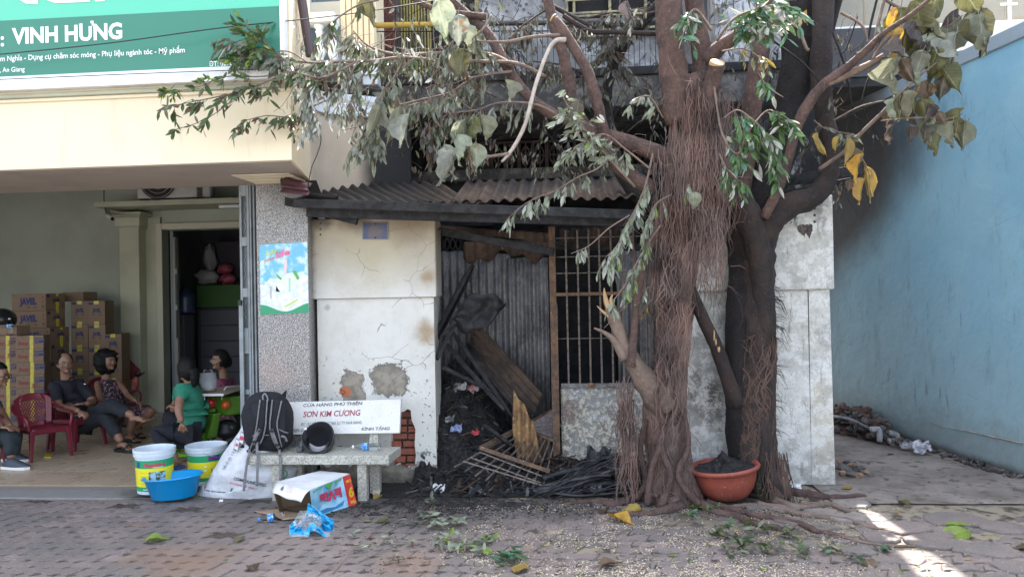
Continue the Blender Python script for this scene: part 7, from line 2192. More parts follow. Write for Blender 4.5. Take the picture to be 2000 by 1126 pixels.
# ============================================================ INSIDE THE SHOP
# folded steel gate at the opening
M_GATE = mk('grey_gate_paint', (.3, .34, .36), (.24, .27, .28), 6, .5)
M_GATED = mk('gate_shadow_paint', (.13, .15, .16), rough=.5)  # darker copy of the gate grey, shade behind the slots put into its colour
fg = thing('folding_gate', 'grey folding steel gate drawn together beside the granite pier', 'gate', P(487, 800, 6.5))
yg = 6.5
z1g = P(490, 348, yg).z
def gateleaf(qa, qb, y, top, bot, name, slots):
 xa, xb = P(qa, 600, y).x, P(qb, 600, y).x
 z1, z0 = P(490, top, y).z, bot
 w = xb-xa
 mb = MB()
 zs = [z0]
 for (s0, s1) in slots:
  zs += [P(490, s1, y).z, P(490, s0, y).z]
 zs = sorted(set(zs))+[z1]
 e = w*.24
 # uprights and the webs between the slots
 mb.box(xa, xa+e, y, y+.02, z0, z1).box(xb-e, xb, y, y+.02, z0, z1)
 prev = z0
 for (s0, s1) in sorted(slots, key=lambda s: -s[1]):
  a_, b_ = P(490, s1, y).z, P(490, s0, y).z
  mb.box(xa+e, xb-e, y, y+.02, prev, a_)
  prev = b_
 mb.box(xa+e, xb-e, y, y+.02, prev, z1)
 mb.build(name, M_GATE, fg, bevel=.004)
 MB().box(xa+e*.5, xb-e*.5, y+.03, y+.035, z0, z1).build('shade_backing', M_GATED, fg)
gateleaf(470, 489, yg, 358, .05, 'upright', [(382, 462), (480, 562), (580, 640), (690, 760), (770, 840)])
gateleaf(474, 487, yg+.06, 350, .05, 'upright', [])
for i, (a_, b_) in enumerate([(491, 494), (495.5, 499), (500.5, 503)]):
 MB().box(P(a_, 600, yg).x, P(b_, 600, yg).x, yg-.01+.02*i, yg+.03+.02*i, .05, z1g).build('upright', M_GATE, fg, bevel=.003)
MB().box(P(466, 600, yg-.03).x, P(474, 600, yg-.03).x, yg-.03, yg-.005, P(470, 850, yg).z, P(470, 590, yg).z).build('upright', M_GATE, fg, bevel=.003)
MB().box(P(465, 600, yg-.05).x, P(471, 600, yg-.05).x, yg-.055, yg-.031, P(470, 596, yg).z, P(470, 586, yg).z).build('bolt', BLACK, fg)
for (s0, s1) in ((395, 455), (495, 545), (588, 630)):
 pts = []
 for k in range(13):
  pts.append(P(479+2.2*sin(k*1.5), lerp(s0, s1, k/12), yg+.025))
 MB().tube(pts, .005, 5).build('spring', M_GATE, fg, smooth=True)
gd = thing('inner_gate', 'folded grey gate at the left side of the dark storeroom door', 'gate', P(342, 800, 10.1))
yi = 10.18
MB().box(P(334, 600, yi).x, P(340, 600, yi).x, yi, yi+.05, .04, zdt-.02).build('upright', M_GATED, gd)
MB().box(P(341, 600, yi).x, P(348, 600, yi).x, yi-.02, yi+.03, .04, zdt-.12).build('upright', mk('gate_olive', (.22, .23, .2), rough=.5), gd)
for (s0, s1) in ((465, 525), (535, 595), (605, 660)):
 MB().box(P(343, 600, yi-.03).x, P(346, 600, yi-.03).x, yi-.032, yi-.021, P(344, s1, yi).z, P(344, s0, yi).z).build('slot', BLACK, gd)
# air conditioner outdoor unit on the ledge
ac = thing('air_conditioner', 'white air conditioner outdoor unit on the ledge over the storeroom door', 'air conditioner', P(325, 392, yB-.3))
ya_ = yB-.55
zL0 = zsl+S(11, yB-.6)+.03
M_AC = mk('ac_white', (.5, .49, .46), (.42, .41, .38), 4, .5)
MB().box(P(268, 380, ya_).x, P(384, 380, ya_).x, ya_, yB-.25, zL0, zL0+.58).build('casing', M_AC, ac, bevel=.012)
cc_ = P(309, 352, ya_-.01)
MB().lathe([(.0, 0), (.24, 0), (.26, .01)], cc_, 32, M=Matrix.Rotation(pi/2, 3, 'X')).build('fan_opening', BLACK, ac)
for r_ in (.06, .12, .18, .24):
 MB().tube([cc_+V((cos(a)*r_, -.014, sin(a)*r_)) for a in [k*2*pi/28 for k in range(29)]], .004, 4, cap=False).build('grille_ring', M_AC, ac)
for k in range(4):
 a = k*pi/2+.4
 MB().grid(lambda u, v, a=a: cc_+V((cos(a+v*.7)*lerp(.04, .2, u), .005+.02*v, sin(a+v*.7)*lerp(.04, .2, u))), 4, 3).build('fan_blade', mk('fan_grey', (.12, .12, .12), rough=.6), ac)
for q in (277, 372):
 MB().box(P(q-5, 380, ya_).x, P(q+5, 380, ya_).x, ya_, yB-.3, zL0-.029, zL0-.001).build('foot', BLACK, ac)
MB().box(P(390, 370, ya_).x, P(407, 370, ya_).x, ya_+.05, ya_+.15, zL0, zL0+.3).build('water_jug', mk('jug_plastic', (.4, .4, .38), rough=.4), smooth=False, bevel=.03, label='pale jug standing beside the air conditioner on the ledge', cat='jug')
# pipes and electrics
MB().box(P(419, 405, yB-.62).x, P(470, 405, yB-.62).x, yB-.5, yB-.45, zsl-.05, zsl-.012).build('light_tube', mk('tube_white', (.7, .72, .75), rough=.3), label='white fluorescent tube fixed under the ledge', cat='light tube')
cv = thing('security_camera', 'small white security camera hanging left of the pilaster capital', 'camera', P(212, 425, yB-.5))
yc_ = yB-.5
MB().tube([P(210, 412, yc_+.3), P(212, 421, yc_), P(219, 427, yc_-.08)], .03, 12).build('body', M_AC, cv, smooth=True)
MB().tube([P(219, 427, yc_-.081), P(220, 428, yc_-.1)], [.024, .022], 12).build('lens', BLACK, cv)
MB().tube([V(q) for q in smooth_path([tuple(P(204, 356, yc_)), tuple(P(203, 380, yc_)), tuple(P(204, 400, yc_)), tuple(P(208, 418, yc_))], 5)], .007, 5).build('cable', BLACK, cv, smooth=True)
# cartons
m = Mt('cardboard')
tone_ = m.mth('FRACT', m.mth('MULTIPLY', m.rand(), 7.7))
b = m.mix(tone_, (.25, .17, .115), (.2, .135, .09))
b = m.mix(m.mth('MULTIPLY', m.rng(m.noise(5, 5), .45, .7), .4), b, (.2, .14, .1))
M_CARD = m.out(b, .85)
M_NAVY = ink('navy_ink', (.02, .03, .12)); M_TAPE = mk('yellow_tape', (.6, .5, .03), (.45, .38, .1), 20, .35)
M_SIR = ink('dark_red_ink', (.25, .03, .03)); M_FAINT = ink('brown_ink', (.14, .08, .05))
def carton(kind, w, d, h):
 """at the origin: front on -Y, base z=0"""
 t = thing('carton', 'carton', 'box')
 MB().box(-w/2, w/2, -d/2, d/2, 0, h).build('case', M_CARD, t, bevel=.004)
 fr = lambda x, z, l=.002: plane_fn((x, -d/2-l, z), (1, 0, 0), (0, 0, 1), .001)
 sd = lambda y, z, l=.002: plane_fn((w/2+l, y, z), (0, 1, 0), (0, 0, 1), .001)
 def quad(f, a, b_, mat, nm='print'): MB().add([f(0, 0), f(a, 0), f(a, b_), f(0, b_)], [(0, 1, 2, 3)]).build(nm, mat, t)
 if kind == 'javel':
  text('JAVEL', fr(-w*.26, h*.38), w*.5, h*.42, M_NAVY, t, .07)
  text('JAVEL', sd(-d*.15, h*.5), d*.38, h*.2, M_NAVY, t, .07)
  for (x, z, a, b_) in [(-.02, .14, .05, .025), (.06, .14, .05, .02), (.17, .7, .02, .03), (.17, .45, .02, .03), (.165, .12, .035, .045), (-.19, .85, .04, .008), (-.04, .92, .1, .006)]:
   quad(fr(w*x/.42, h*z), a, b_, M_FAINT)
  quad(sd(-d*.45, h*.78), .05, .035, M_NAVY)
  quad(sd(d*.3, h*.15), .035, .07, M_FAINT)
  MB().box(w/2+.001, w/2+.003, d*.0, d*.16, 0, h*.5).build('tape', M_TAPE, t)
  MB().box(w/2+.001, w/2+.003, d*.02, d*.15, h*.84, h).build('tape', M_TAPE, t)
 elif kind == 'end':
  text('JAVEL', fr(-w*.24, h*.52), w*.5, h*.18, M_NAVY, t, .07)
  quad(fr(-w*.46, h*.84), .06, .035, M_NAVY)
  for x in (-.05, .03): quad(fr(x, h*.38), .03, .022, M_FAINT)
  quad(fr(-w*.4, h*.25), .08, .006, M_FAINT)
  MB().box(-.03, .03, -d/2-.003, -d/2-.001, 0, h*.12).build('tape', M_TAPE, t)
  MB().box(-.03, .03, -d/2-.003, -d/2-.001, h*.86, h).build('tape', M_TAPE, t)
 else:
  text('Siusop', fr(-w*.42, h*.3), w*.36, h*.3, M_SIR, t, .03, .15)
  quad(fr(-w*.26, h*.75), .012, .02, M_FAINT)
  for k in range(5): quad(fr(w*.17, h*(.38+.1*k)), .04, .008, M_NAVY)
  quad(fr(w*.32, h*.42), .06, h*.22, M_NAVY)
  quad(fr(w*.32, h*.72), .06, .015, M_NAVY)
  MB().box(w*.0, w*.13, -d/2-.003, -d/2-.001, 0, h).build('tape', M_TAPE, t)
 return t
cj = carton('javel', .5, .34, .222)
ce = carton('end', .212, .34, .315)
cs = carton('siusop', .29, .3, .155)
used_ = set()
def put(src, px, py, Y, rz, label, group):
 """base centre of the front face at a place"""
 p = P(px, py, Y)
 o = src if src not in used_ else copy_tree(src)
 used_.add(src)
 o.location = (p.x, p.y, max(.038, p.z)); o.rotation_euler = (0, 0, rz)
 o['label'] = label; o['group'] = group
 WORLD[o] = V(o.location)
 return o
zb0_ = .0385
Yj = 9.15
xj = P(64, 700, Yj).x
ORD = ['topmost', 'second from the top', 'third from the top', 'fourth from the top', 'fifth from the top', 'sixth from the top', 'seventh from the top', 'lowest']
ztop_ = P(64, 573, Yj).z
nj = 8
hj = .224
for i in range(nj):
 z = ztop_-hj*(i+1)
 if z < .03: break
 o = put(cj, 64, 700, Yj, radians(-3)+rr.uniform(-.03, .03), 'brown carton with large JAVEL print, %s of the leftmost rear stack' % ORD[i], 'cartons stacked against the shop wall')
 o.location = (xj+(.05 if i > 1 else 0)+rr.uniform(-.01, .01), Yj+.12, z); WORLD[o] = V(o.location)
z = z
for col, q in enumerate((147, 180)):
 Ye = 9.45
 x = P(q, 700, Ye).x
 zt_e = P(q, 587, Ye).z
 for i in range(7):
  z = zt_e-.318*(i+1)
  if z < .03: break
  o = put(ce, q, 700, Ye, radians(15), 'upright JAVEL carton, %s in the %s column right of the leftmost stack' % (ORD[i], ('left', 'right')[col]), 'cartons stacked against the shop wall')
  o.location = (x+rr.uniform(-.006, .006), Ye+.2, z); WORLD[o] = V(o.location)
for i in range(3):
 Ye = 9.5
 x = P(212, 700, Ye).x; zt_e = P(210, 652, Ye).z
 z = zt_e-.318*(i+1)
 if z < .03: break
 o = put(ce, 210, 700, Ye, radians(15), 'upright carton, %s of the low column behind the woman' % ORD[i], 'cartons stacked against the shop wall')
 o.location = (x, Ye+.2, z); WORLD[o] = V(o.location)
for col, q in enumerate((50, 3)):
 Ys = 8.35
 x = P(q, 700, Ys).x; zt_s = P(q, 655, Ys).z
 for i in range(9):
  z = zt_s-.1565*(i+1)
  if z < .03: break
  o = put(cs, q, 700, Ys, radians(24), 'flat Siusop carton, %s of the %s front stack' % ((ORD+['ninth from the top'])[i], ('right', 'left')[col]), 'flat cartons in the front stacks')
  o.location = (x+(0 if col == 0 else -.0)+rr.uniform(-.005, .005), Ys+.13, z); WORLD[o] = V(o.location)
  if i in (0, 1) and col == 1 or (i == 3 and col == 0):
   f_ = plane_fn((x+(.1 if col == 0 else .02), Ys-.0, z+.04), (1, 0, 0), (0, 0, 1), .0)
# loose open flap of the rear stack, and hand lettered numbers
M_PEN = ink('pen_red', (.2, .03, .03))
def pen(px, py, Y, parent=None):
 o = text('137', plane_fn(P(px, py, Y), (1, 0, 0), (0, 0, 1), .0), .1, .055, M_PEN, None, .0, .2, name='handwritten_number')
 tagit(o, 'red handwritten number on a flat carton at pixel row %s' % 'x', 'marking')
 return o
lb = ['red handwritten 137 on the topmost flat carton', 'red handwritten 137 on the flat carton second from the top', 'red handwritten 137 on the fourth flat carton of the right front stack']
for (px, py), l_ in zip([(10, 674), (8, 699), (56, 758)], lb):
 o = pen(px, py, 8.345); o['label'] = l_
MB().box(P(132, 590, 9.7).x, P(172, 590, 9.7).x, 9.6, 9.9, P(150, 588, 9.6).z, P(150, 570, 9.6).z).build('carton', M_CARD, label='plain open carton resting behind the JAVEL stacks', cat='box')
# helmet and bottle on the front stack
zt_s = P(20, 655, 8.35).z
h2 = P(4, 640, 8.45)
MB().ell(V((h2.x, 8.45, zt_s+.19)), (.15, .17, .14), n=20, m=14, fn=lambda q, u: V((q.x, q.y, max(q.z, -.06)))).build('motorbike_helmet', mk('black_gloss', (.02, .02, .022), rough=.25), smooth=True, label='black helmet on the carton at the left edge', cat='helmet')
MB().box(P(2, 640, 8.45).x, P(36, 640, 8.45).x, 8.42, 8.65, zt_s+.001, zt_s+.11).build('carton', M_CARD, label='small carton under the black helmet', cat='box', bevel=.004)
a = P(19, 654, 8.36); a.z = zt_s
bottle('water bottle standing on the topmost flat carton', a, (0, 0, 1), .21, .032, M_CAPW)
# dark red paper and red ornament on the wall
MB().poly([P(248, 731, 9.9), P(254, 702, 9.9), P(273, 722, 9.9), P(256, 740, 9.9)]).build('paper_square', mk('dark_red_paper', (.16, .02, .03), rough=.6), label='dark red paper square leaning at the pilaster foot', cat='paper', solid=.01)
orn = thing('red_ornament', 'red hanging ornament with black plume beside the pilaster', 'ornament', P(264, 760, 9.8))
MB().tube([P(262, 765, 9.8), P(264, 750, 9.8), P(265, 740, 9.8), P(268, 735, 9.8)], [.03, .05, .045, .02], 10).build('body', mk('ornament_red', (.3, .03, .04), (.5, .2, .15), 40, .4), orn, smooth=True)
for k in range(6):
 MB().tube([P(267, 737, 9.8), P(262+k*3, 730, 9.78), P(258+k*5, 729-3*(k % 2), 9.78)], [.012, .012, .004], 5).build('plume', BLACK, orn)
# storeroom shelf, drawers and bags
sh = thing('storage_shelf', 'dark storeroom shelf with green crate and drawers behind the door', 'shelf', P(420, 780, 11.6))
ysh = 11.4
X2 = lambda px: P(px, 600, ysh).x
Z2 = lambda py: P(420, py, ysh).z
MB().box(X2(384), X2(480), ysh, ysh+.5, Z2(600), Z2(556)).build('green_crate', mk('crate_green', (.045, .12, .03), rough=.6), sh, bevel=.01)
M_DRW = mk('drawer_grey', (.09, .09, .11), rough=.5)
MB().box(X2(384), X2(480), ysh+.02, ysh+.5, .04, Z2(600)-.01).build('cabinet', mk('cabinet_dark', (.05, .05, .06), rough=.6), sh)
for k in range(5):
 z_ = Z2(600)-.03-(k+1)*.25
 if z_ > 0: MB().box(X2(392), X2(475), ysh-.01, ysh+.019, z_, z_+.235).build('drawer', M_DRW, sh, bevel=.006)
MB().box(X2(384), X2(480), ysh+.3, ysh+.5, Z2(555), Z2(470)).build('back_boxes', mk('dark_box', (.05, .045, .06), rough=.7), sh)
def lump(c, r, mat, label, cat, name, seed, parent=None):
 return MB().ell(c, r, n=18, m=12, fn=lambda q, u: q*(1+.35*noise.noise(u*2.2+V((seed, 0, 0))))).build(name, mat, parent, smooth=True, label=label, cat=cat)
M_CLR = Mt('clear_bag').out((.4, .4, .42), .2, alpha=.75)
lump(P(405, 540, ysh+.1), (.19, .12, .12), M_CLR, 'shiny clear plastic bag on the green crate', 'bag', 'plastic_bag', 1)
lump(P(410, 505, ysh+.15), (.1, .1, .22), M_CLR, 'tall translucent bag with flared top on the shelf', 'bag', 'plastic_bag', 5)
lump(P(440, 525, ysh+.1), (.12, .12, .08), mk('pink_pack', (.32, .05, .1), (.45, .12, .18), 30, .3), 'upper pink packet on the shelf', 'packet', 'pink_packet', 2)
lump(P(444, 545, ysh+.08), (.13, .12, .08), mk('pink_pack2', (.32, .05, .1), (.45, .12, .18), 30, .3), 'lower pink packet beside the clear bag', 'packet', 'pink_packet', 3)
MB().lathe([(0, 0), (.13, 0), (.135, .05), (.125, .08), (.135, .12), (.125, .18), (.135, .24), (.12, .3), (.05, .36), (.03, .4), (0, .4)], P(363, 612, 11.0), 20).build('water_drum', mk('drum_blue', (.03, .05, .12), rough=.3), smooth=True, label='dark blue water drum inside the storeroom door', cat='water drum')
MB().box(P(352, 700, 11.1).x, P(374, 700, 11.1).x, 10.9, 11.2, .04, P(363, 614, 11.0).z).build('drum_stand', M_DRW, label='dark stand below the blue water drum', cat='stand', bevel=.01)
# plastic armchairs
m = Mt('maroon_plastic'); M_MPL = m.out(m.mix(m.rng(m.noise(3), .4, .6), (.18, .018, .035), (.15, .014, .03)), .32)
def armchair(label, loc, rz):
 """facing +X at the origin"""
 t = thing('plastic_armchair', label, 'chair', (0, 0, 0), 'maroon plastic armchairs')
 MB().grid(lambda u, v: V((lerp(-.2, .24, u), (v-.5)*lerp(.4, .46, u), .4+.02*u-.02*sin(pi*u)*sin(pi*v)-(.02 if u > .93 else 0))), 14, 8).build('seat', M_MPL, t, smooth=True, solid=.008)
 MB().box(.2, .24, -.22, .22, .34, .408).build('apron', M_MPL, t, bevel=.01)
 for s_ in (-1, 1):
  MB().box(-.2, .22, s_*.215-.012, s_*.215+.012, .35, .405).build('apron', M_MPL, t, bevel=.006)
 # back with lattice
 def bkf(u, v):
  w = lerp(.4, .5, v)*(1 if v < .8 else (1-.35*((v-.8)/.2)**2))
  return V((-.2-.1*v-.035*(1-(2*u-1)**2), (u-.5)*w, lerp(.4, .8, v)+.03*(1-(2*u-1)**2)*(v > .7)*(v-.7)/.3))
 mb = MB()
 for (u0, u1, v0, v1) in [(0, .16, 0, 1), (.84, 1, 0, 1), (.16, .84, 0, .14), (.16, .84, .82, 1)]:
  mb.grid(lambda a, b_, q=(u0, u1, v0, v1): bkf(lerp(q[0], q[1], a), lerp(q[2], q[3], b_)), 8, 8)
 mb.build('backrest', M_MPL, t, smooth=True, solid=.012, kind='thing', weld=.0005)
 n = 9
 mb = MB()
 for k in range(-5, n):
  for s_ in (1, -1):
   pts = []
   for j in range(9):
    v = lerp(.14, .82, j/8)
    u = .16+.68*((k+.5)/n+(j/8)*.55) if s_ > 0 else .84-.68*((k+.5)/n+(j/8)*.55)
    if .15 < u < .85: pts.append(bkf(u, v))
   if len(pts) > 1: mb.tube(pts, .0065, 4)
 mb.build('back_lattice', M_MPL, t, kind='stuff')
 for s_ in (-1, 1):
  pts = smooth_path([(-.27, s_*.24, .7), (-.2, s_*.27, .64), (-.05, s_*.285, .6), (.12, s_*.285, .595), (.2, s_*.28, .57), (.23, s_*.265, .5), (.225, s_*.25, .4)], 5)
  MB().tube([V(q) for q in pts], .024, 8, squash=.5).build('armrest', M_MPL, t, smooth=True)
  for (x0, x1, y1) in ((.215, .25, .03), (-.2, -.26, .02)):
   a_ = V((x0, s_*.215, .4)); b_ = V((x1, s_*(.215+y1), 0))
   MB().hexa([b_+V(q) for q in ((-.016, -.016, 0), (.016, -.016, 0), (.016, .016, 0), (-.016, .016, 0))]+[a_+V(q) for q in ((-.034, -.03, 0), (.034, -.03, 0), (.034, .03, 0), (-.034, .03, 0))]).build('leg', M_MPL, t, bevel=.006)
 return t
ch = armchair('empty maroon plastic armchair between the man at the left edge and the man in black', (0, 0, 0), 0)
def place(o, px, py, rz, scale=1., z=.043):
 g = G(px, py, z)
 o.location = g; o.rotation_euler = (0, 0, rz); o.scale = (scale,)*3
 WORLD[o] = g
 return o
place(ch, 84, 892, radians(-30), .78)
ch2 = copy_tree(ch, label='maroon plastic armchair under the man in the black polo shirt'); place(ch2, 150, 872, radians(-14), .8)
ch3 = copy_tree(ch, label='maroon plastic armchair under the woman in the flowered dress'); place(ch3, 226, 842, radians(-10), .8)
ch4 = copy_tree(ch, label='maroon plastic armchair under the man at the left edge'); place(ch4, -55, 912, radians(10), .8)
# green stool
st = thing('plastic_stool', 'lime green plastic stool under the woman in the green shirt', 'stool', (0, 0, 0))
M_LIME = mk('lime_plastic', (.2, .5, .03), rough=.35)
MB().box(-.14, .14, -.14, .14, .225, .25).build('seat', M_LIME, st, bevel=.012)
for sx_ in (-1, 1):
 for sy2 in (-1, 1):
  MB().hexa([V((sx_*.15+a_, sy2*.15+b_, 0)) for a_, b_ in ((-.016, -.016), (.016, -.016), (.016, .016), (-.016, .016))]+[V((sx_*.12+a_, sy2*.12+b_, .226)) for a_, b_ in ((-.018, -.018), (.018, -.018), (.018, .018), (-.018, .018))]).build('leg', M_LIME, st, bevel=.004)
for (a_, b_) in (((-.15, -.15), (.15, -.15)), ((.15, -.15), (.15, .15)), ((.15, .15), (-.15, .15)), ((-.15, .15), (-.15, -.15))):
 MB().bar(V((*[q*.93 for q in a_], .08)), V((*[q*.93 for q in b_], .08)), .012, .03).build('rail', M_LIME, st)
 MB().bar(V((*[q*.85 for q in a_], .205)), V((*[q*.85 for q in b_], .205)), .014, .045).build('rail', M_LIME, st)
stp = G(370, 898, .043)
st.location = stp; st.rotation_euler = (0, 0, .25); WORLD[st] = stp
# scooter seen from behind
M_SCG = mk('scooter_green', (.13, .3, .04), rough=.22)
M_TYR = mk('tyre_rubber', (.02, .02, .022), rough=.8)
sy0 = 7.35
mo = thing('motor_scooter', 'green scooter seen from behind with red tail light, half behind the folding gate', 'motorbike', P(425, 850, sy0))
hd = V((.55, .83, 0)).normalized()            # it points away to the right
sd_ = V((hd.y, -hd.x, 0))
rw = P(415, 840, sy0)
rw.z = .26+.04
def wheel(c, nm):
 pts = [c+hd*cos(a)*.215+V((0, 0, sin(a)*.215)) for a in [k*2*pi/28 for k in range(29)]]
 w_ = MB().tube(pts, .045, 10, cap=False).build(nm, M_TYR, mo, smooth=True)
 pts = [c+hd*cos(a)*.16+V((0, 0, sin(a)*.16)) for a in [k*2*pi/28 for k in range(29)]]
 MB().tube(pts, .018, 8, cap=False).build('rim', STEEL, w_, smooth=True)
 for k in range(6):
  a = k*pi/3
  MB().bar(c, c+hd*cos(a)*.16+V((0, 0, sin(a)*.16)), .02).build('spoke', STEEL, w_)
 MB().tube([c-sd_*.06, c+sd_*.06], .035, 10).build('hub', STEEL, w_)
wheel(rw+hd*.1, 'wheel'); wheel(rw+hd*1.3, 'wheel')
def moP(px, py, Y=sy0): return P(px, py, Y)
# rear mudguard and body
def guard(u, v):
 px = lerp(lerp(405, 388, v**1.3), lerp(432, 424, v), u)
 py = lerp(803, 852, v)+4*sin(pi*u)
 return P(px, py, sy0-.18+.08*abs(u-.5)*2+.03*v)
MB().grid(guard, 10, 12).build('mudguard', M_SCG, mo, smooth=True, solid=.006)
MB().hexa([moP(404, 812), moP(450, 812), moP(450, 812)+hd*.6, moP(404, 812)+hd*.6, moP(398, 774), moP(452, 774), moP(452, 774)+hd*.75, moP(398, 774)+hd*.75]).build('body', M_SCG, mo, bevel=.03)
MB().hexa([moP(400, 772), moP(452, 772), moP(452, 772)+hd*.7, moP(400, 772)+hd*.7, moP(402, 765), moP(450, 765), moP(450, 765)+hd*.7, moP(402, 765)+hd*.7]).build('saddle', BLACK, mo, bevel=.02)
MB().hexa([moP(391, 806, sy0-.15), moP(421, 804, sy0-.15), moP(421, 804, sy0-.1), moP(391, 806, sy0-.1), moP(391, 798, sy0-.15), moP(421, 797, sy0-.15), moP(421, 797, sy0-.1), moP(391, 798, sy0-.1)]).build('light_bracket', M_SCG, mo, bevel=.005)
M_TL = Mt('tail_red').out((.5, .015, .02), .12)
MB().ell(moP(396, 787, sy0-.16), (.045, .04, .05), n=16, m=10).ell(moP(411, 787, sy0-.17), (.05, .04, .048), n=16, m=10).build('tail_light', M_TL, mo, smooth=True, kind='thing')
MB().ell(moP(441, 790, sy0-.1), (.045, .045, .045), n=16, m=10).build('indicator', Mt('indicator_orange').out((.6, .13, .02), .12), mo, smooth=True)
MB().tube([moP(420, 850)+hd*.05, moP(432, 835)+hd*.1, moP(458, 838)], [.05, .06, .055], 12).build('exhaust', BLACK, mo, smooth=True)
MB().ell(moP(442, 838, sy0+.05), (.13, .12, .1), n=16, m=10, fn=lambda q, u: q*(1+.12*sin(u.z*16))).build('engine', BLACK, mo, smooth=True)
MB().hexa([rw+hd*.7+sd_*q*.14+V((0, 0, z)) for q, z in ((-1, .1), (1, .1))]+[rw+hd*1.05+sd_*q*.14+V((0, 0, z)) for q, z in ((1, .1), (-1, .1))]+[rw+hd*.7+sd_*q*.14+V((0, 0, z)) for q, z in ((-1, .16), (1, .16))]+[rw+hd*1.05+sd_*q*.14+V((0, 0, z)) for q, z in ((1, .16), (-1, .16))]).build('footboard', BLACK, mo)
MB().bar(rw+hd*1.05+V((0, 0, .1)), rw+hd*1.0+V((0, 0, .75)), .3, .05, up=hd).build('front_shield', M_SCG, mo, bevel=.01)
MB().tube([rw+hd*1.0+sd_*.32+V((0, 0, .78)), rw+hd*1.02+V((0, 0, .8)), rw+hd*1.0-sd_*.32+V((0, 0, .78))], .015, 8).build('handlebar', BLACK, mo, smooth=True)
MB().tube([moP(433, 768, 7.3), moP(442, 755, 7.35), moP(470, 753, 7.4)], .012, 8).build('grab_rail', STEEL, mo, smooth=True)
# board on top with its fringe of hooks
bd = [P(362, 769, 7.05), P(437, 775, 7.05), P(480, 760, 7.6), P(405, 757, 7.6)]
zz_ = bd[0].z
for q in bd: q.z = zz_
bo = thing('table_board', 'pale wooden board lying on the scooter saddle beside the woman in green', 'board', bd[0])
MB().hexa([q-V((0, 0, .02)) for q in bd]+bd).build('board', mk('pale_board', (.5, .42, .36), (.4, .33, .28), 9, .4), bo, bevel=.003)
MB().bar(bd[0]-V((0, .003, .01)), bd[1]-V((0, .003, .01)), .005, .022).build('edge_trim', mk('trim_white', (.7, .68, .66), rough=.4), bo)
for t_ in (.15, .5, .95):
 q = lerp(bd[0], bd[1], t_)-V((0, 0, .02))
 MB().tube([q, q-V((0, 0, .04))], .004, 6).build('hook', STEEL, bo)
m = Mt('thin_bag'); M_BAG = m.out((.75, .78, .82), .25, alpha=.4, nrm=m.bump(m.noise(22, 4), .05))
pb = thing('plastic_bag', 'translucent white carrier bag standing on the board', 'bag', P(407, 762, 7.2))
cb_ = P(407, 762, 7.2)
MB().lathe([(0, 0), (.07, 0), (.082, .04), (.085, .11), (.075, .15), (.08, .175), (.03, .185)], cb_, 20, M=Matrix.Identity(3)).build('bag', M_BAG, pb, smooth=True)
MB().ell(cb_+V((0, 0, .05)), (.07, .07, .05), n=14, m=8, fn=lambda q, u: q*(1+.3*noise.noise(u*3))).build('contents', mk('ice', (.6, .63, .68), rough=.3), pb, smooth=True)
for s_ in (-1, 1):
 MB().tube([cb_+V((s_*.05, 0, .17)), cb_+V((s_*.035, 0, .21)), cb_+V((s_*.01, 0, .2))], [.02, .012, .01], 6, squash=.4).build('handle', M_BAG, pb, smooth=True)
# ============================================================ PEOPLE
m = Mt('skin'); M_SKIN = m.out(m.mix(m.rng(m.noise(12, 4), .35, .65), (.27, .15, .1), (.23, .12, .08)), .5, nrm=None)
m.b.inputs['Subsurface Weight'].default_value = .08
m = Mt('hair'); M_HAIR = m.out(m.mix(m.noise(60, 3), (.003, .003, .003), (.009, .008, .008)), .6, nrm=m.bump(m.noise(90, 3, vec=m.scaled(m.pos(), (1, 1, .3))), .01), spec=.25)
M_EYEW = mk('eye_white', (.3, .28, .26), rough=.2)
M_LIP = mk('lip', (.16, .06, .05), rough=.5)
def frame_of(fwd, up=V((0, 0, 1))):
 f = V(fwd).normalized(); r = f.cross(V(up)).normalized(); u = r.cross(f)
 return Matrix((r, f, u)).transposed()       # x right of the person, y forward, z up
def head_mesh(mb, c, M, h):
 k = h/.23
 def fn(q, u):
  x, y, z = u.x*.074, u.y*.094, u.z*.117
  if u.z < 0:
   t = -u.z
   x *= 1-.28*t**1.5
   y = y*(1-.2*t) + (.012*t if u.y > 0 else .03*t)
  if u.y > .5 and abs(u.x) < .45 and -.1 < u.z < .35: y -= .006           # eye line
  if u.y > .6 and u.z < -.55: y += .008
  return V((x, y, z))*k
 mb.ell(c, (1, 1, 1), M, 32, 24, fn=fn)
 # nose, brows, chin, cheeks, ears
 mb.ell(c+M @ V((0, .093, -.022))*k, (.013*k, .017*k, .012*k), M, 10, 8)
 mb.tube([c+M @ V((0, .086, .012))*k, c+M @ V((0, .094, -.008))*k, c+M @ V((0, .102, -.022))*k], [.008*k, .009*k, .01*k], 8)
 mb.ell(c+M @ V((0, .076, -.085))*k, (.022*k, .018*k, .016*k), M, 10, 8)
 for s_ in (-1, 1):
  mb.ell(c+M @ V((s_*.075, .0, -.012))*k, (.008*k, .018*k, .03*k), M, 10, 8)
  mb.ell(c+M @ V((s_*.03, .076, .018))*k, (.022*k, .012*k, .008*k), M, 10, 8)
  mb.ell(c+M @ V((s_*.038, .068, -.025))*k, (.024*k, .018*k, .02*k), M, 10, 8)
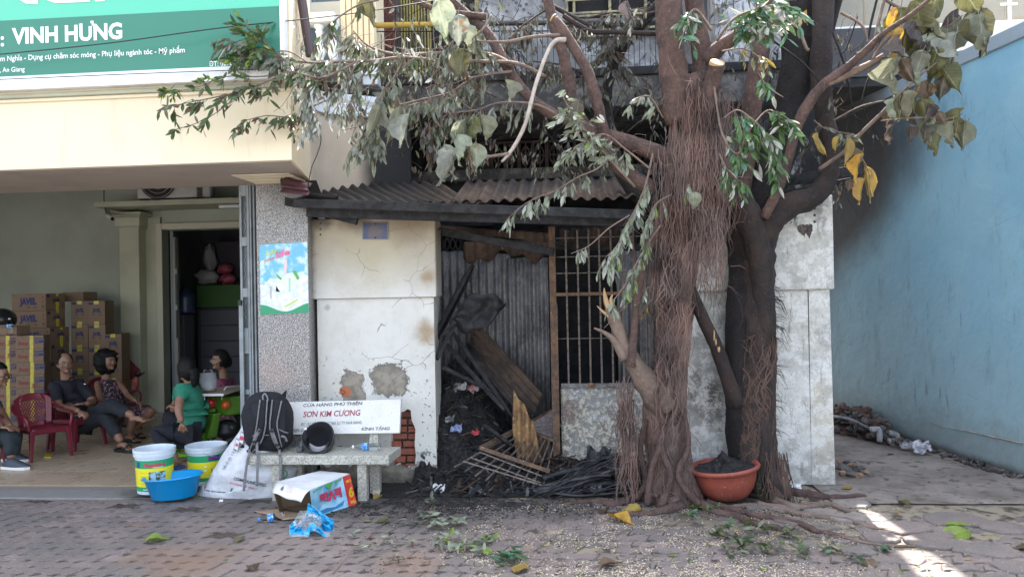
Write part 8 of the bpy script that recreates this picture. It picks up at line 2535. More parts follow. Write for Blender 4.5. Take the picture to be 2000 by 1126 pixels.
def face_parts(t, c, M, h, glasses=None, brow=True):
 k = h/.23
 for s_ in (-1, 1):
  e = MB().ell(c+M @ V((s_*.03, .0845, .001))*k, (.0105*k, .0055*k, .004*k), M, 12, 8).build('eye', M_EYEW, t, smooth=True)
  MB().ell(c+M @ V((s_*.03, .0885, .001))*k, (.0045*k, .002*k, .0042*k), M, 10, 6).build('iris', BLACK, e, smooth=True)
  if brow: MB().tube([c+M @ V((s_*.015, .092, .021))*k, c+M @ V((s_*.032, .091, .026))*k, c+M @ V((s_*.05, .08, .02))*k], [.0025, .003, .0015], 5).build('eyebrow', M_HAIR, t)
 MB().ell(c+M @ V((0, .089, -.053))*k, (.022*k, .008*k, .0065*k), M, 12, 8).build('mouth', M_LIP, t, smooth=True)
 if glasses:
  g = thing('glasses_x', None, None, (0, 0, 0)) if False else None
  mbg = MB()
  for s_ in (-1, 1):
   mbg.tube([c+M @ V((s_*.032+cos(a)*.025, .106-.012*abs(cos(a))*(cos(a)*s_ > 0), -.002+sin(a)*.018))*k for a in [q*2*pi/16 for q in range(17)]], .0018 if glasses is not BLACK else .003, 5, cap=False)
   mbg.tube([c+M @ V((s_*.057, .098, .002))*k, c+M @ V((s_*.079, .03, .0))*k, c+M @ V((s_*.08, -.01, -.005))*k], .0018, 5)
  mbg.tube([c+M @ V((-.008, .108, .0))*k, c+M @ V((.008, .108, .0))*k], .0018, 5)
  mbg.build('glasses', glasses, t, smooth=True)
def hand_nodes(mb, wrist, dirv, palm_n, curl, L=.175, s=1):
 """palm and five bent fingers grown from the wrist"""
 d = V(dirv).normalized(); n = V(palm_n).normalized()
 n = (n-d*n.dot(d)).normalized(); x = d.cross(n)*s
 w = V(wrist)
 palm_e = w+d*.085
 vs, fs = skin_mesh({'w': (w, (.024, .02)), 'p': (w+d*.045, (.036, .018)), 'e': (palm_e, (.038, .015)), 'f': (palm_e+d*.008, (.03, .012))}, [('w', 'p'), ('p', 'e'), ('e', 'f')], 'w', 1)
 mb.add(vs, fs)
 for i, (off, ln) in enumerate(((-.028, .062), (-.009, .075), (.01, .07), (.028, .055))):
  b = palm_e+x*off-d*.012
  c1 = curl*.5+.05*i
  p1 = b+(d*cos(c1)+n*sin(c1))*(ln*.5)
  p2 = p1+(d*cos(c1+curl)+n*sin(c1+curl))*(ln*.3)
  p3 = p2+(d*cos(c1+curl*1.8)+n*sin(c1+curl*1.8))*(ln*.25)
  mb.tube([b-d*.01, b, p1, p2, p3], [.0098, .0098, .0092, .0085, .006], 8)
 tb = w+d*.03-x*.026
 t1_ = tb+(d*.7-x*.7+n*.2).normalized()*.035
 t2_ = t1_+(d*.95-x*.2+n*.35).normalized()*.03
 mb.tube([w+d*.012-x*.012, tb, t1_, t2_], [.014, .014, .011, .008], 8)
def foot(mb, ankle, toe_dir, L=.24, up=V((0, 0, 1)), bare=True):
 d = V(toe_dir).normalized(); a = V(ankle)
 x = d.cross(up).normalized()
 heel = a-d*.045-up*.05
 vs, fs = skin_mesh({'a': (a, .036), 'h': (heel, .034), 'm': (a+d*.06-up*.04, .038), 'b': (a+d*(L*.55)-up*.055, (.04, .022))}, [('a', 'h'), ('a', 'm'), ('m', 'b')], 'a', 1)
 mb.add(vs, fs)
 for i in range(5):
  off = -.034+.017*i
  s_ = a+d*(L*.55)-up*.062+x*off
  mb.tube([s_-d*.02, s_+d*.03, s_+d*(.058-.007*i)], [.013, .0115-.0006*i, .008], 8)
def person(label, J, headc, hfwd, h=.23, glasses=None, hair=None, hands=(), feet=(), loc=None, neck_r=.05, hup=V((0, 0, 1))):
 """J: joints {name: (V, r)}, edges by convention"""
 t = thing('person', label, 'person', loc if loc is not None else J['pelvis'][0])
 M = frame_of(hfwd, hup)
 E = [('pelvis', 'waist'), ('waist', 'chest'), ('chest', 'neck')]
 for s_ in 'lr':
  E += [('chest', 'sh'+s_), ('sh'+s_, 'el'+s_), ('el'+s_, 'wr'+s_), ('pelvis', 'hip'+s_), ('hip'+s_, 'kn'+s_), ('kn'+s_, 'an'+s_)]
 E = [e for e in E if e[0] in J and e[1] in J]
 J = {k_: (v_[0], v_[1]*(.72 if k_[:2] in ('pe', 'wa', 'ch', 'hi') else .85 if k_[:2] == 'sh' else 1)) for k_, v_ in J.items()}
 J['hd'] = (headc-M.col[1]*.012*1-M.col[2]*.03, neck_r*.9)
 E.append(('neck', 'hd'))
 vs, fs = skin_mesh(J, E, 'pelvis', 2)
 mb = MB(); mb.add(vs, fs)
 head_mesh(mb, headc, M, h)
 for a in hands: hand_nodes(mb, *a)
 for a in feet: foot(mb, *a)
 remeshed(mb, .0085).build('body', M_SKIN, t, smooth=True)
 face_parts(t, headc, M, h, glasses)
 return t, M
def cloth(t, name, nodes, edges, root, mat, cut=None, sub=3, amp=.011):
 vs, fs = skin_mesh(nodes, edges, root, sub)
 vs2 = []
 for v in vs:
  n_ = noise.noise(v*9)*amp + noise.noise(V((v.x*16, v.y*16, v.z*34)))*amp*.7
  vs2.append(v+V((n_, -n_*.8, n_*.3)))
 mb = MB(); mb.add(vs2, fs)
 return mb.build(name, mat, t, smooth=True)
def grow(J, d, names=None):
 o = {}
 for k, (p, r) in J.items():
  if names and k not in names: continue
  o[k] = (p, tuple(a+d for a in r) if isinstance(r, tuple) else r+d)
 return o
def hair_cap(t, c, M, h, style, mat=None):
 k = h/.23
 def fn(q, u):
  cut = 1.
  x, y, z = u.x*.083, u.y*.101, u.z*.125
  if style == 'bald':     # receded at the front
   front = u.y > .25 and u.z > -1
   f = .9 if (u.y > .1 and u.z > .1 or u.z < -.15 or u.y > .35) else 1.
   f = .86 if (u.z > .8 and u.y > -.3) else f
   return V((x, y, z))*k*f
  if style == 'short':
   f = .84 if (u.y > .45 and u.z < .55) or u.z < -.35 else 1.02
   return V((x, y, z))*k*f
  if style == 'curly':
   n_ = 1.4+.2*noise.noise(u*4)+.1*noise.noise(u*13)
   f = .8 if (u.y > .5 and u.z < .45) else n_
   if u.z < -.3: f *= .97
   return V((x*1.15, y*1.05-.025*(u.y < .5), z*.86 if z > 0 else z*1.02))*k*f
  if style == 'long':
   f = .84 if (u.y > .45 and u.z < .5) or (u.z < -.6 and u.y > -.3) else 1.05
   return V((x, y*(1.05 if u.y < 0 else 1), z))*k*f
 MB().ell(c+M @ V((0, -.006, .008))*k, (1, 1, 1), M, 40, 30, fn=fn).build('hair', mat or M_HAIR, t, smooth=True)
Z0 = .044
# --- man in black polo, legs crossed
Ym = 7.75
q = lambda px, py, Y=Ym: P(px, py, Y)
J = {'pelvis': (q(150, 822, 7.9), .115), 'waist': (q(143, 795, 7.92), .12), 'chest': (q(134, 766, 7.93), .125), 'neck': (q(130, 739, 7.9), .064),
     'shl': (q(158, 751, 8.0), .052), 'shr': (q(106, 753, 7.8), .056), 'ell': (q(183, 785, 7.9), .045), 'elr': (q(116, 795, 7.6), .048), 'wrl': (q(168, 788, 7.68), .03), 'wrr': (q(155, 802, 7.42), .032),
     'hipl': (q(165, 824, 7.98), .095), 'hipr': (q(158, 828, 7.82), .095), 'knl': (q(216, 790, 7.55), .066), 'knr': (q(206, 812, 7.62), .066), 'anl': (q(262, 812, 7.42), .04), 'anr': (q(238, 872, 7.5), .042)}
J['anr'][0].z = Z0+.1
hc1 = q(127, 709, 7.85)
pm1, M1 = person('man with glasses in a black polo shirt and dark trousers, sitting with crossed legs', J, hc1, (.72, -.62, -.02), .232, mk('thin_frame', (.1, .08, .08), rough=.3), hands=[(J['wrr'][0], (.85, -.2, -.35), (0, .3, -1), .9, .17, 1), (J['wrl'][0], (-.85, -.35, .05), (0, -.2, -1), .6, .17, -1)], feet=[(J['anl'][0], (.95, -.15, .12), .23, V((-.1, -.1, 1)).normalized())], loc=G(150, 870, Z0))
hair_cap(pm1, hc1, M1, .232, 'bald')
M_POLO = mk('black_cotton', (.01, .0115, .018), (.014, .016, .023), 12, .9)
T_E = [('pelvis', 'waist'), ('waist', 'chest'), ('chest', 'shl'), ('chest', 'shr'), ('shl', 'sll'), ('shr', 'slr'), ('chest', 'col'), ('waist', 'rbl'), ('waist', 'rbr')]
def shirt_nodes(J, d, sl=.75, low=0.):
 o = grow(J, d, ('pelvis', 'waist', 'chest', 'shl', 'shr'))
 for s_ in 'lr':
  o['sl'+s_] = (J['sh'+s_][0].lerp(J['el'+s_][0], sl), (J['el'+s_][1] if not isinstance(J['el'+s_][1], tuple) else J['el'+s_][1][0])+.01)
 o['col'] = (J['chest'][0].lerp(J['neck'][0], .85), .064)
 for s_ in 'lr':
  o['rb'+s_] = (J['sh'+s_][0].lerp(J['hip'+s_][0], .5).lerp(J['waist'][0], .45), .095)
 return o
cloth(pm1, 'polo_shirt', shirt_nodes(J, .02, .85), T_E, 'pelvis', M_POLO)
M_TRS = mk('charcoal_cloth', (.013, .016, .022), (.018, .021, .028), 10, .9)
L_E = [('pelvis', 'hipl'), ('pelvis', 'hipr'), ('hipl', 'knl'), ('hipr', 'knr'), ('knl', 'cl'), ('knr', 'cr')]
def trouser_nodes(J, d, cuff=.92, cr=.062):
 o = grow(J, d, ('pelvis', 'hipl', 'hipr', 'knl', 'knr'))
 o['cl'] = (J['knl'][0].lerp(J['anl'][0], cuff), cr); o['cr'] = (J['knr'][0].lerp(J['anr'][0], cuff), cr)
 return o
cloth(pm1, 'trousers', trouser_nodes(J, .018, .82), L_E, 'pelvis', M_TRS)
def collar(t, J, mat):
 c = J['neck'][0];
 MB().tube([c+V((cos(a)*.068, sin(a)*.06, .012-.03*(sin(a) < -.6))) for a in [k*2*pi/16 for k in range(17)]], .014, 6, cap=False, squash=.5).build('collar', mat, t, smooth=True)
collar(pm1, J, M_POLO)
MB().box(0, .02, 0, .002, 0, .008, M=Matrix.Translation(q(164, 750, 7.88))).build('chest_mark', INK_WHITE, pm1)
def sandal(t, ankle, d, mat=None, L=.27, up=V((0, 0, 1)), h=.03, name='sandal'):
 d = V(d).normalized(); x = d.cross(up).normalized(); a = V(ankle)
 c = a+d*.05; c = V((c.x, c.y, Z0+.002)) if up.z > .95 else c-up*.1
 pts = [(-.5, .28), (-.42, .36), (-.1, .34), (.2, .42), (.42, .36), (.5, .12), (.5, -.1), (.4, -.34), (.15, -.4), (-.1, -.32), (-.42, -.34), (-.5, -.26)]
 s_ = MB().prism([c+d*p*L+x*w_*.115 for p, w_ in pts], up*h).build(name, mat or BLACK, t, bevel=.004)
 for k in (.02, .18):
  MB().tube([c+d*L*k+x*.045+up*h, c+d*L*k+x*.02+up*(h+.045), c+d*L*k-x*.02+up*(h+.045), c+d*L*k-x*.045+up*h], .016, 6, squash=.35).build('strap', mat or BLACK, s_, smooth=True)
sandal(pm1, J['anr'][0], (.95, -.3, 0))
mbf = MB(); foot(mbf, J['anr'][0], (.95, -.3, 0), .22, V((0, 0, 1))); mbf.build('foot_skin', M_SKIN, pm1, smooth=True)
# --- woman in flowered dress
Yw = 8.3
J = {'pelvis': (P(226, 808, 8.5), .11), 'waist': (P(220, 782, 8.5), .1), 'chest': (P(210, 757, 8.5), .105), 'neck': (P(207, 736, 8.48), .056),
     'shl': (P(230, 744, 8.58), .042), 'shr': (P(189, 746, 8.38), .045), 'ell': (P(250, 772, 8.4), .036), 'elr': (P(198, 786, 8.2), .038), 'wrl': (P(266, 782, 8.15), .026), 'wrr': (P(222, 800, 8.0), .026),
     'hipl': (P(236, 812, 8.58), .09), 'hipr': (P(228, 815, 8.42), .09), 'knl': (P(300, 800, 8.2), .056), 'knr': (P(258, 822, 8.0), .056), 'anl': (P(262, 842, 8.25), .034), 'anr': (P(252, 856, 8.0), .034)}
J['anr'][0].z = Z0+.09; J['anl'][0].z = Z0+.09
hc2 = P(211, 705, 8.45)
pw1, M2 = person('woman with curly black hair in a dark flowered dress, sitting beside the man in black', J, hc2, (.9, -.3, .02), .225, hands=[(J['wrl'][0], (.8, -.2, -.5), (0, -.5, -1), .5, .16, 1), (J['wrr'][0], (.8, -.2, -.3), (0, 0, -1), .6, .16, 1)], feet=[(J['anr'][0], (.9, -.3, 0), .21), (J['anl'][0], (.95, -.2, 0), .21)], loc=G(230, 838, Z0))
hair_cap(pw1, hc2, M2, .225, 'curly')
m = Mt('flowered_cloth')
b = m.mix(m.rng(m.noise(26, 3), .54, .58), (.025, .022, .03), (.3, .13, .17))
b = m.mix(m.rng(m.noise(48, 2), .62, .65), b, (.45, .36, .34))
M_FLR = m.out(b, .85)
n_ = grow(J, .018, ('pelvis', 'waist', 'chest')); n_['shl'] = (J['shl'][0], .062); n_['shr'] = (J['shr'][0], .062)
n_['hipl'] = (J['hipl'][0], .12); n_['hipr'] = (J['hipr'][0], .12); n_['knl'] = (J['hipl'][0].lerp(J['knl'][0], .9), .082); n_['knr'] = (J['hipr'][0].lerp(J['knr'][0], .85), .085)
cloth(pw1, 'dress', n_, [('pelvis', 'waist'), ('waist', 'chest'), ('chest', 'shl'), ('chest', 'shr'), ('pelvis', 'hipl'), ('pelvis', 'hipr'), ('hipl', 'knl'), ('hipr', 'knr')], 'pelvis', M_FLR)
for s_ in 'lr': sandal(pw1, J['an'+s_][0], (.92, -.28, 0), BLACK, .24, h=.014, name='flip_flop')
# --- woman in green shirt on the stool, back turned
J = {'pelvis': (P(372, 842, 7.05), .115), 'waist': (P(378, 812, 7.05), .095), 'chest': (P(378, 774, 7.0), .115), 'neck': (P(371, 746, 7.0), .058),
     'shl': (P(352, 760, 7.22), .052), 'shr': (P(354, 762, 6.86), .055), 'ell': (P(338, 800, 7.3), .036), 'elr': (P(348, 802, 6.72), .04), 'wrl': (P(346, 797, 7.0), .026), 'wrr': (P(356, 826, 6.7), .03),
     'hipl': (P(366, 845, 7.2), .09), 'hipr': (P(368, 848, 6.95), .095), 'knl': (P(328, 808, 7.35), .06), 'knr': (P(300, 842, 7.0), .068), 'anl': (P(335, 870, 7.3), .036), 'anr': (P(345, 880, 6.75), .036)}
J['anr'][0].z = Z0+.09; J['anl'][0].z = Z0+.09
hc3 = P(364, 722, 6.98)
pw2, M3 = person('woman in a green t-shirt with dark hair tied back, sitting on the low green stool', J, hc3, (-.85, .5, -.08), .225, hands=[(J['wrl'][0], (-.6, .2, .2), (0, 0, -1), .7, .16, 1), (J['wrr'][0], (-.3, .3, -.8), (0, 1, 0), .8, .16, -1)], feet=[(J['anr'][0], (-.5, -.7, 0), .2)], loc=G(370, 895, Z0))
hair_cap(pw2, hc3, M3, .225, 'long')
k3 = hc3
MB().tube([V(a) for a in smooth_path([tuple(k3+M3 @ V((0, -.08, -.005))), tuple(k3+M3 @ V((0, -.125, -.03))), tuple(k3+M3 @ V((0.0, -.135, -.09))), tuple(k3+M3 @ V((0, -.12, -.17)))], 5)], [.035, .04, .045, .05, .052, .05, .046, .044, .042, .04, .038, .035, .032, .028, .02, .012], 12, wob=.3).build('ponytail', M_HAIR, pw2, smooth=True)
M_TEAL = mk('green_cotton', (.025, .22, .14), (.02, .17, .11), 8, .85)
cloth(pw2, 't_shirt', shirt_nodes(J, .03, .55), T_E, 'pelvis', M_TEAL)
M_NVY = mk('navy_cloth', (.006, .007, .013), (.01, .011, .018), 10, .9)
cloth(pw2, 'trousers', trouser_nodes(J, .016, .8, .055), L_E, 'pelvis', M_NVY)
sandal(pw2, J['anr'][0], (-.5, -.7, 0), mk('blue_sole', (.04, .08, .3), rough=.5), .24, h=.02, name='flip_flop')
# --- girl in pink behind the scooter
J = {'pelvis': (P(442, 850, 8.3), .11), 'waist': (P(442, 805, 8.3), .095), 'chest': (P(441, 765, 8.3), .095), 'neck': (P(437, 735, 8.3), .052),
     'shl': (P(455, 748, 8.4), .05), 'shr': (P(424, 748, 8.2), .05), 'ell': (P(466, 800, 8.3), .036), 'elr': (P(420, 800, 8.1), .036), 'wrl': (P(448, 820, 8.0), .026), 'wrr': (P(415, 825, 7.95), .026),
     'hipl': (P(452, 855, 8.35), .09), 'hipr': (P(440, 857, 8.25), .09), 'knl': (P(430, 862, 7.9), .06), 'knr': (P(415, 862, 7.9), .06), 'anl': (P(430, 870, 8.0), .036), 'anr': (P(412, 870, 8.0), .036)}
J['anr'][0].z = Z0+.09; J['anl'][0].z = Z0+.09
hc4 = P(430, 703, 8.25)
pg, M4_ = person('young woman with clear glasses in a pink top behind the scooter', J, hc4, (-.62, -.78, 0.), .222, mk('clear_frame', (.5, .48, .45), rough=.2), hands=[(J['wrl'][0], (-.5, -.3, -.5), (0, 0, -1), .6, .16, 1), (J['wrr'][0], (-.5, -.3, -.5), (0, 0, -1), .6, .16, 1)], feet=[(J['anr'][0], (-.6, -.7, 0), .21), (J['anl'][0], (-.5, -.8, 0), .21)], loc=G(440, 842, Z0))
hair_cap(pg, hc4, M4_, .222, 'long')
MB().ell(hc4+M4_ @ V((0, -.1, -.03)), (.05, .04, .06), M4_, 14, 10).build('hair_bun', M_HAIR, pg, smooth=True)
M_PINK = mk('pink_cotton', (.2, .045, .1), (.16, .035, .08), 9, .85)
cloth(pg, 'top', shirt_nodes(J, .015, .6), T_E, 'pelvis', M_PINK)
cloth(pg, 'trousers', trouser_nodes(J, .016, .9, .055), L_E, 'pelvis', M_NVY)
# --- man cut by the left edge
J = {'pelvis': (P(-58, 856, 7.05), .12), 'waist': (P(-50, 815, 7.05), .11), 'chest': (P(-40, 778, 7.02), .12), 'neck': (P(-16, 752, 6.98), .056),
     'shl': (P(-22, 772, 7.2), .06), 'shr': (P(-34, 778, 6.82), .066), 'ell': (P(6, 812, 7.15), .045), 'elr': (P(-32, 840, 6.68), .045), 'wrl': (P(20, 832, 6.95), .032), 'wrr': (P(0, 834, 6.72), .032),
     'hipl': (P(-46, 860, 7.15), .1), 'hipr': (P(-48, 862, 6.95), .1), 'knl': (P(30, 846, 7.0), .072), 'knr': (P(26, 852, 6.78), .072), 'anl': (P(22, 908, 7.05), .044), 'anr': (P(22, 912, 6.72), .044)}
J['anr'][0].z = Z0+.09; J['anl'][0].z = Z0+.09
hc5 = P(-4, 733, 6.95)
pl5, M5 = person('man with glasses in a grey t-shirt cut off by the left edge of the picture', J, hc5, (.97, .12, -.1), .235, BLACK, hands=[(J['wrl'][0], (.8, -.3, -.15), (0, 0, -1), .5, .17, 1), (J['wrr'][0], (.95, .1, 0), (0, 0, -1), .6, .17, -1)], feet=[], loc=G(-30, 915, Z0))
hair_cap(pl5, hc5, M5, .235, 'short')
M_GRY = mk('grey_marl', (.06, .07, .09), (.045, .053, .065), 120, .9)
cloth(pl5, 't_shirt', shirt_nodes(J, .018, .8), T_E, 'pelvis', M_GRY)
cloth(pl5, 'trousers', trouser_nodes(J, .022, .9, .07), L_E, 'pelvis', mk('slate_cloth', (.015, .022, .028), (.02, .028, .034), 10, .9))
for s_, dy in (('r', 0), ('l', 0)):
 a_ = J['an'+s_][0]; d = V((.98, -.12, 0)).normalized()
 x = d.cross(V((0, 0, 1)))
 def shoe(u, v, a_=a_, d=d, x=x):
  t_ = lerp(-.09, .2, u); w_ = .045*sin(pi*min(.97, max(.05, (u*.96+.03))))**.4*(1 if u < .6 else 1.05)
  ang = pi*v
  hh = lerp(.085, .045, min(1, max(0, (u-.3)/.5)))*(1 if u > .02 else .9)
  p = a_+d*t_+x*cos(ang)*w_
  return V((p.x, p.y, Z0+.028+sin(ang)**.7*hh*sin(pi*min(.98, max(.02, u)))**.35))
 so = MB().grid(shoe, 16, 12).build('shoe', mk('slate_shoe', (.04, .055, .075), rough=.6), pl5, smooth=True)
 pts = [(-.1, .1), (-.095, -.3), (0, -.42), (.1, -.44), (.18, -.35), (.215, 0), (.18, .35), (.1, .44), (0, .42), (-.095, .3)]
 MB().prism([V(((a_+d*p+x*w_*.105).x, (a_+d*p+x*w_*.105).y, Z0)) for p, w_ in pts], (0, 0, .03)).build('sole', mk('shoe_sole', (.7, .7, .68), rough=.6), so, bevel=.005)
MB().poly([G(86, 893, .045), G(100, 893, .045), G(102, 888, .045), G(90, 886, .045)]).build('yellow_slipper', mk('slipper_yellow', (.6, .45, .03), rough=.5), solid=.02, label='yellow slipper on the floor under the chairs', cat='slipper')
# ============================================================ LITTER ON THE GROUND
rg6 = random.Random(66)
# pale chaff and seeds scattered over the pavement
mb = MB()
def crumb(x, y, s_, mi=0):
 z = ground_h(x, y)+s_*.25
 a = rg6.uniform(0, pi); c_, n_ = cos(a), sin(a)
 l, w_, h_ = s_*rg6.uniform(.7, 1.6), s_*rg6.uniform(.4, .8), s_*.4
 p = []
 for dz in (-h_/2, h_/2):
  for (u, v) in ((-1, -1), (1, -1), (1, 1), (-1, 1)):
   p.append(V((x+(u*l*c_-v*w_*n_)/2, y+(u*l*n_+v*w_*c_)/2, z+dz)))
 mb.hexa(p, mi)
n = 0
while n < 6500:
 px, py = rg6.gauss(1260, 250), rg6.uniform(985, 1135)
 if not 840 < px < 1900: continue
 d_ = noise.noise(V((px*.012, py*.03, 5)))+.5*noise.noise(V((px*.05, py*.1, 2)))
 if rg6.random() > .38+d_*1.7: continue
 g = G(px, py)
 crumb(g.x, g.y, rg6.uniform(.0032, .0085), 0 if rg6.random() < .8 else 1)
 n += 1
mb.build('chaff', [mk('pale_chaff', (.68, .6, .46), (.52, .45, .33), 60, .9), mk('brown_chaff', (.2, .13, .09), rough=.9)], kind='stuff')
# black ash crumbs and soil
mb = MB(); n = 0
while n < 3600:
 if n % 3 == 0: px, py = rg6.gauss(860, 110), rg6.gauss(985, 18)
 elif n % 3 == 1: px, py = rg6.uniform(630, 1600), rg6.gauss(985, 14)
 else: px, py = rg6.uniform(600, 1700), rg6.uniform(975, 1120)
 if py < 962: continue
 g = G(px, py)
 crumb(g.x, g.y, rg6.uniform(.004, .016)*(1 if py < 1010 else .6), 0)
 n += 1
mb.build('ash_crumbs', [mk('ash_black', (.02, .02, .02), (.05, .04, .035), 30, .9)], kind='stuff')
# soot patches with relief
mb = MB()
for (px, py, r) in [(795, 965, .3), (765, 985, .14), (845, 975, .2), (720, 990, .12), (640, 1000, .1), (900, 985, .25), (1000, 985, .2), (735, 1005, .09)]:
 c = G(px, py)
 k = len(mb.v)
 ring = 26
 mb.v.append(V((c.x, c.y, ground_h(c.x, c.y)+.012)))
 for lay, fr in ((1, .5), (2, 1.)):
  for i in range(ring):
   a = 2*pi*i/ring
   rr2 = r*fr*(.7+.55*noise.noise(V((cos(a)*2.3+px, sin(a)*2.3, lay))))
   x, y = c.x+cos(a)*rr2, c.y+sin(a)*rr2*.45
   mb.v.append(V((x, y, ground_h(x, y)+(.013+.008*noise.noise(V((x*30, y*30, 0))) if lay == 1 else -.004))))
 for i in range(ring):
  j = (i+1) % ring
  mb.f.append((k, k+1+i, k+1+j)); mb.mi.append(0)
  mb.f.append((k+1+i, k+1+ring+i, k+1+ring+j, k+1+j)); mb.mi.append(0)
mb.build('soot_spill', [M_RUB], kind='stuff', smooth=True)
# fallen leaves
def ground_leaf(px, py, size, key, grp='v', label='', name='fallen_leaf', seedi=None, group=None, rot=None, lift=.004):
 g = G(px, py)
 L = S(size, g.y)
 me = leaf_me(grp, rg6.randrange(6) if grp != 's' else rg6.randrange(9), key)
 o = bpy.data.objects.new(name, me)
 COL.objects.link(o)
 a = rg6.uniform(0, 2*pi) if rot is None else rot
 M = Matrix.Rotation(a, 4, 'Z') @ Matrix.Rotation(radians(90+rg6.uniform(-12, 4)), 4, 'X') @ Matrix.Scale(L, 4)
 c = M.to_3x3() @ V((0, 0, -.5))
 M.translation = V((g.x-c.x, g.y-c.y, .0))
 zmin = min((M @ v.co).z for v in me.vertices)
 M.translation = V((g.x-c.x, g.y-c.y, ground_h(g.x, g.y)+lift-zmin))
 o.matrix_world = Matrix.Translation((0, 0, ground_h(g.x, g.y)+lift)) @ Matrix.Diagonal((1, 1, .4, 1)) @ Matrix.Translation((0, 0, -ground_h(g.x, g.y)-lift)) @ M
 return tagit(o, label, 'leaf', group)
BIG = [(312, 1056, 44, 'lime', 'v', 'pale yellow-green leaf on the bare pavers left of the blue plastic wrap'),
       (466, 1056, 30, 'olive', 'v', 'small dull leaf between the yellowish leaf and the plastic wrap'),
       (492, 1110, 36, 'brown', 'v', 'brown leaf near the bottom edge left of the fallen twigs'),
       (446, 1092, 20, 'green', 's', 'small green leaf left of the brown leaf at the bottom'),
       (488, 1036, 26, 'dark', 's', 'dark shrivelled leaf left of the plastic wrap'),
       (1225, 996, 46, 'yellow', 'h', 'yellow-green upright leaf in front of the rooted tree'),
       (1218, 1020, 54, 'gold', 'v', 'large orange-brown leaf in front of the rooted tree'),
       (1370, 994, 36, 'lime', 'v', 'yellow leaf at the foot of the rooted tree near the pot'),
       (735, 975, 24, 'yellow', 'v', 'pale leaf in the soot right of the bench'),
       (1022, 1112, 44, 'yellow', 'v', 'yellow and brown leaf at the end of the fallen twig'),
       (970, 1106, 26, 'lime', 's', 'lime leaf beside the fallen green twig'),
       (740, 1020, 34, 'olive', 'v', 'olive leaf between carton and fallen twigs'),
       (1195, 1105, 44, 'brown', 'v', 'dry brown rolled leaf near the middle of the bottom edge'),
       (1430, 1052, 34, 'brown', 'v', 'orange-brown leaf among green sprigs at the right'),
       (1700, 1105, 40, 'brown', 'v', 'brown leaf beside the sunlit strip'),
       (1850, 1040, 62, 'lime', 'h', 'large lime leaf on the pavers at the right'),
       (1875, 1030, 36, 'lime', 'v', 'smaller lime leaf touching the large one at the right'),
       (1985, 1070, 40, 'brown', 'v', 'curled red-brown leaf at the right edge'),
       (1770, 988, 30, 'olive', 'v', 'olive leaf at the edge of the alley floor'),
       (1650, 955, 22, 'yellow', 'v', 'dry yellow leaf at the corner of the right pier'),
       (1180, 1000, 26, 'brown', 'v', 'brown leaf left of the orange-brown one'),
       (1745, 1112, 40, 'lime', 's', 'yellow-green leaf in the sunlit strip'),
       (1790, 1104, 24, 'lime', 's', 'narrow green leaf in the sunlit strip'),
       (1752, 1000, 20, 'gold', 's', 'tiny golden leaf at the right of the roots'),
       (1890, 1094, 18, 'gold', 's', 'tiny golden leaf between the lime leaf and the right corner'),
       (1490, 1112, 24, 'lime', 's', 'small lime leaf at the bottom right of the seeds'),
       (1315, 1085, 24, 'lime', 's', 'small lime leaf among the pale seeds')]
for (px, py, s_, k, g_, lb_) in BIG:
 ground_leaf(px, py, s_, k, g_, lb_)
for i in range(150):
 px = rg6.choice([rg6.uniform(1040, 1960), rg6.gauss(1420, 130), rg6.gauss(860, 160)]); py = rg6.uniform(988, 1126)
 if px < 640: continue
 ground_leaf(px, py, rg6.uniform(9, 20), rg6.choice(['lime', 'green', 'brown', 'olive', 'ashgreen', 'brown', 'dark', 'yellow', 'green']), 's', 'small leaf scattered over the seed strewn pavement', group='small scattered leaves')
# fallen leafy twigs
def fallen(label, path, bunches, keys, size=22, seed=0):
 g0 = G(*path[0])
 t = thing('fallen_twig', label, 'twig', g0, 'leafy twigs lying on the pavement')
 q = []
 for i, (x, y) in enumerate(path):
  g = G(x, y)
  q.append((g.x, g.y, ground_h(g.x, g.y)+.008+.015*(i % 2)))
 q = [V(a) for a in smooth_path(q, 5)]
 MB().tube(q, [lerp(.004, .0015, i/(len(q)-1)) for i in range(len(q))], 5).build('stem', M_BARKG, t, smooth=True)
 rs_ = random.Random(seed)
 for (x, y, n_, sp) in bunches:
  c = G(x, y)
  for k in range(int(n_*1.6)):
   a = rs_.uniform(0, 2*pi)
   L = S(size, c.y)*rs_.uniform(.7, 1.15)
   me = leaf_me('s', rs_.randrange(9), rs_.choice(keys))
   o = bpy.data.objects.new('leaf', me)
   COL.objects.link(o); o.parent = t
   M = Matrix.Rotation(a, 4, 'Z') @ Matrix.Rotation(radians(90-rs_.uniform(-25, 28)), 4, 'X') @ Matrix.Rotation(rs_.uniform(-.8, .8), 4, 'Z') @ Matrix.Scale(L, 4)
   dx, dy = rs_.gauss(0, S(sp, c.y)*.5), rs_.gauss(0, S(sp, c.y)*.6)
   M.translation = V((c.x+dx, c.y+dy, .0))
   zmin = min((M @ v.co).z for v in me.vertices)
   M.translation = V((c.x+dx, c.y+dy, ground_h(c.x, c.y)+.006+rs_.uniform(0, .035)-zmin))-WORLD[t]
   o.matrix_local = M
fallen('wilted twig with a bunch of drooping grey-green leaves right of the plastic wrap', [(795, 1016), (825, 1000), (845, 985), (840, 1010), (858, 1040)], [(835, 1012, 12, 16), (845, 985, 8, 10), (800, 1025, 8, 14), (850, 1030, 12, 16), (870, 1020, 6, 10), (895, 1025, 8, 12)], ['ashgreen', 'ashgreen', 'greygreen', 'drygreen'], 24, 1)
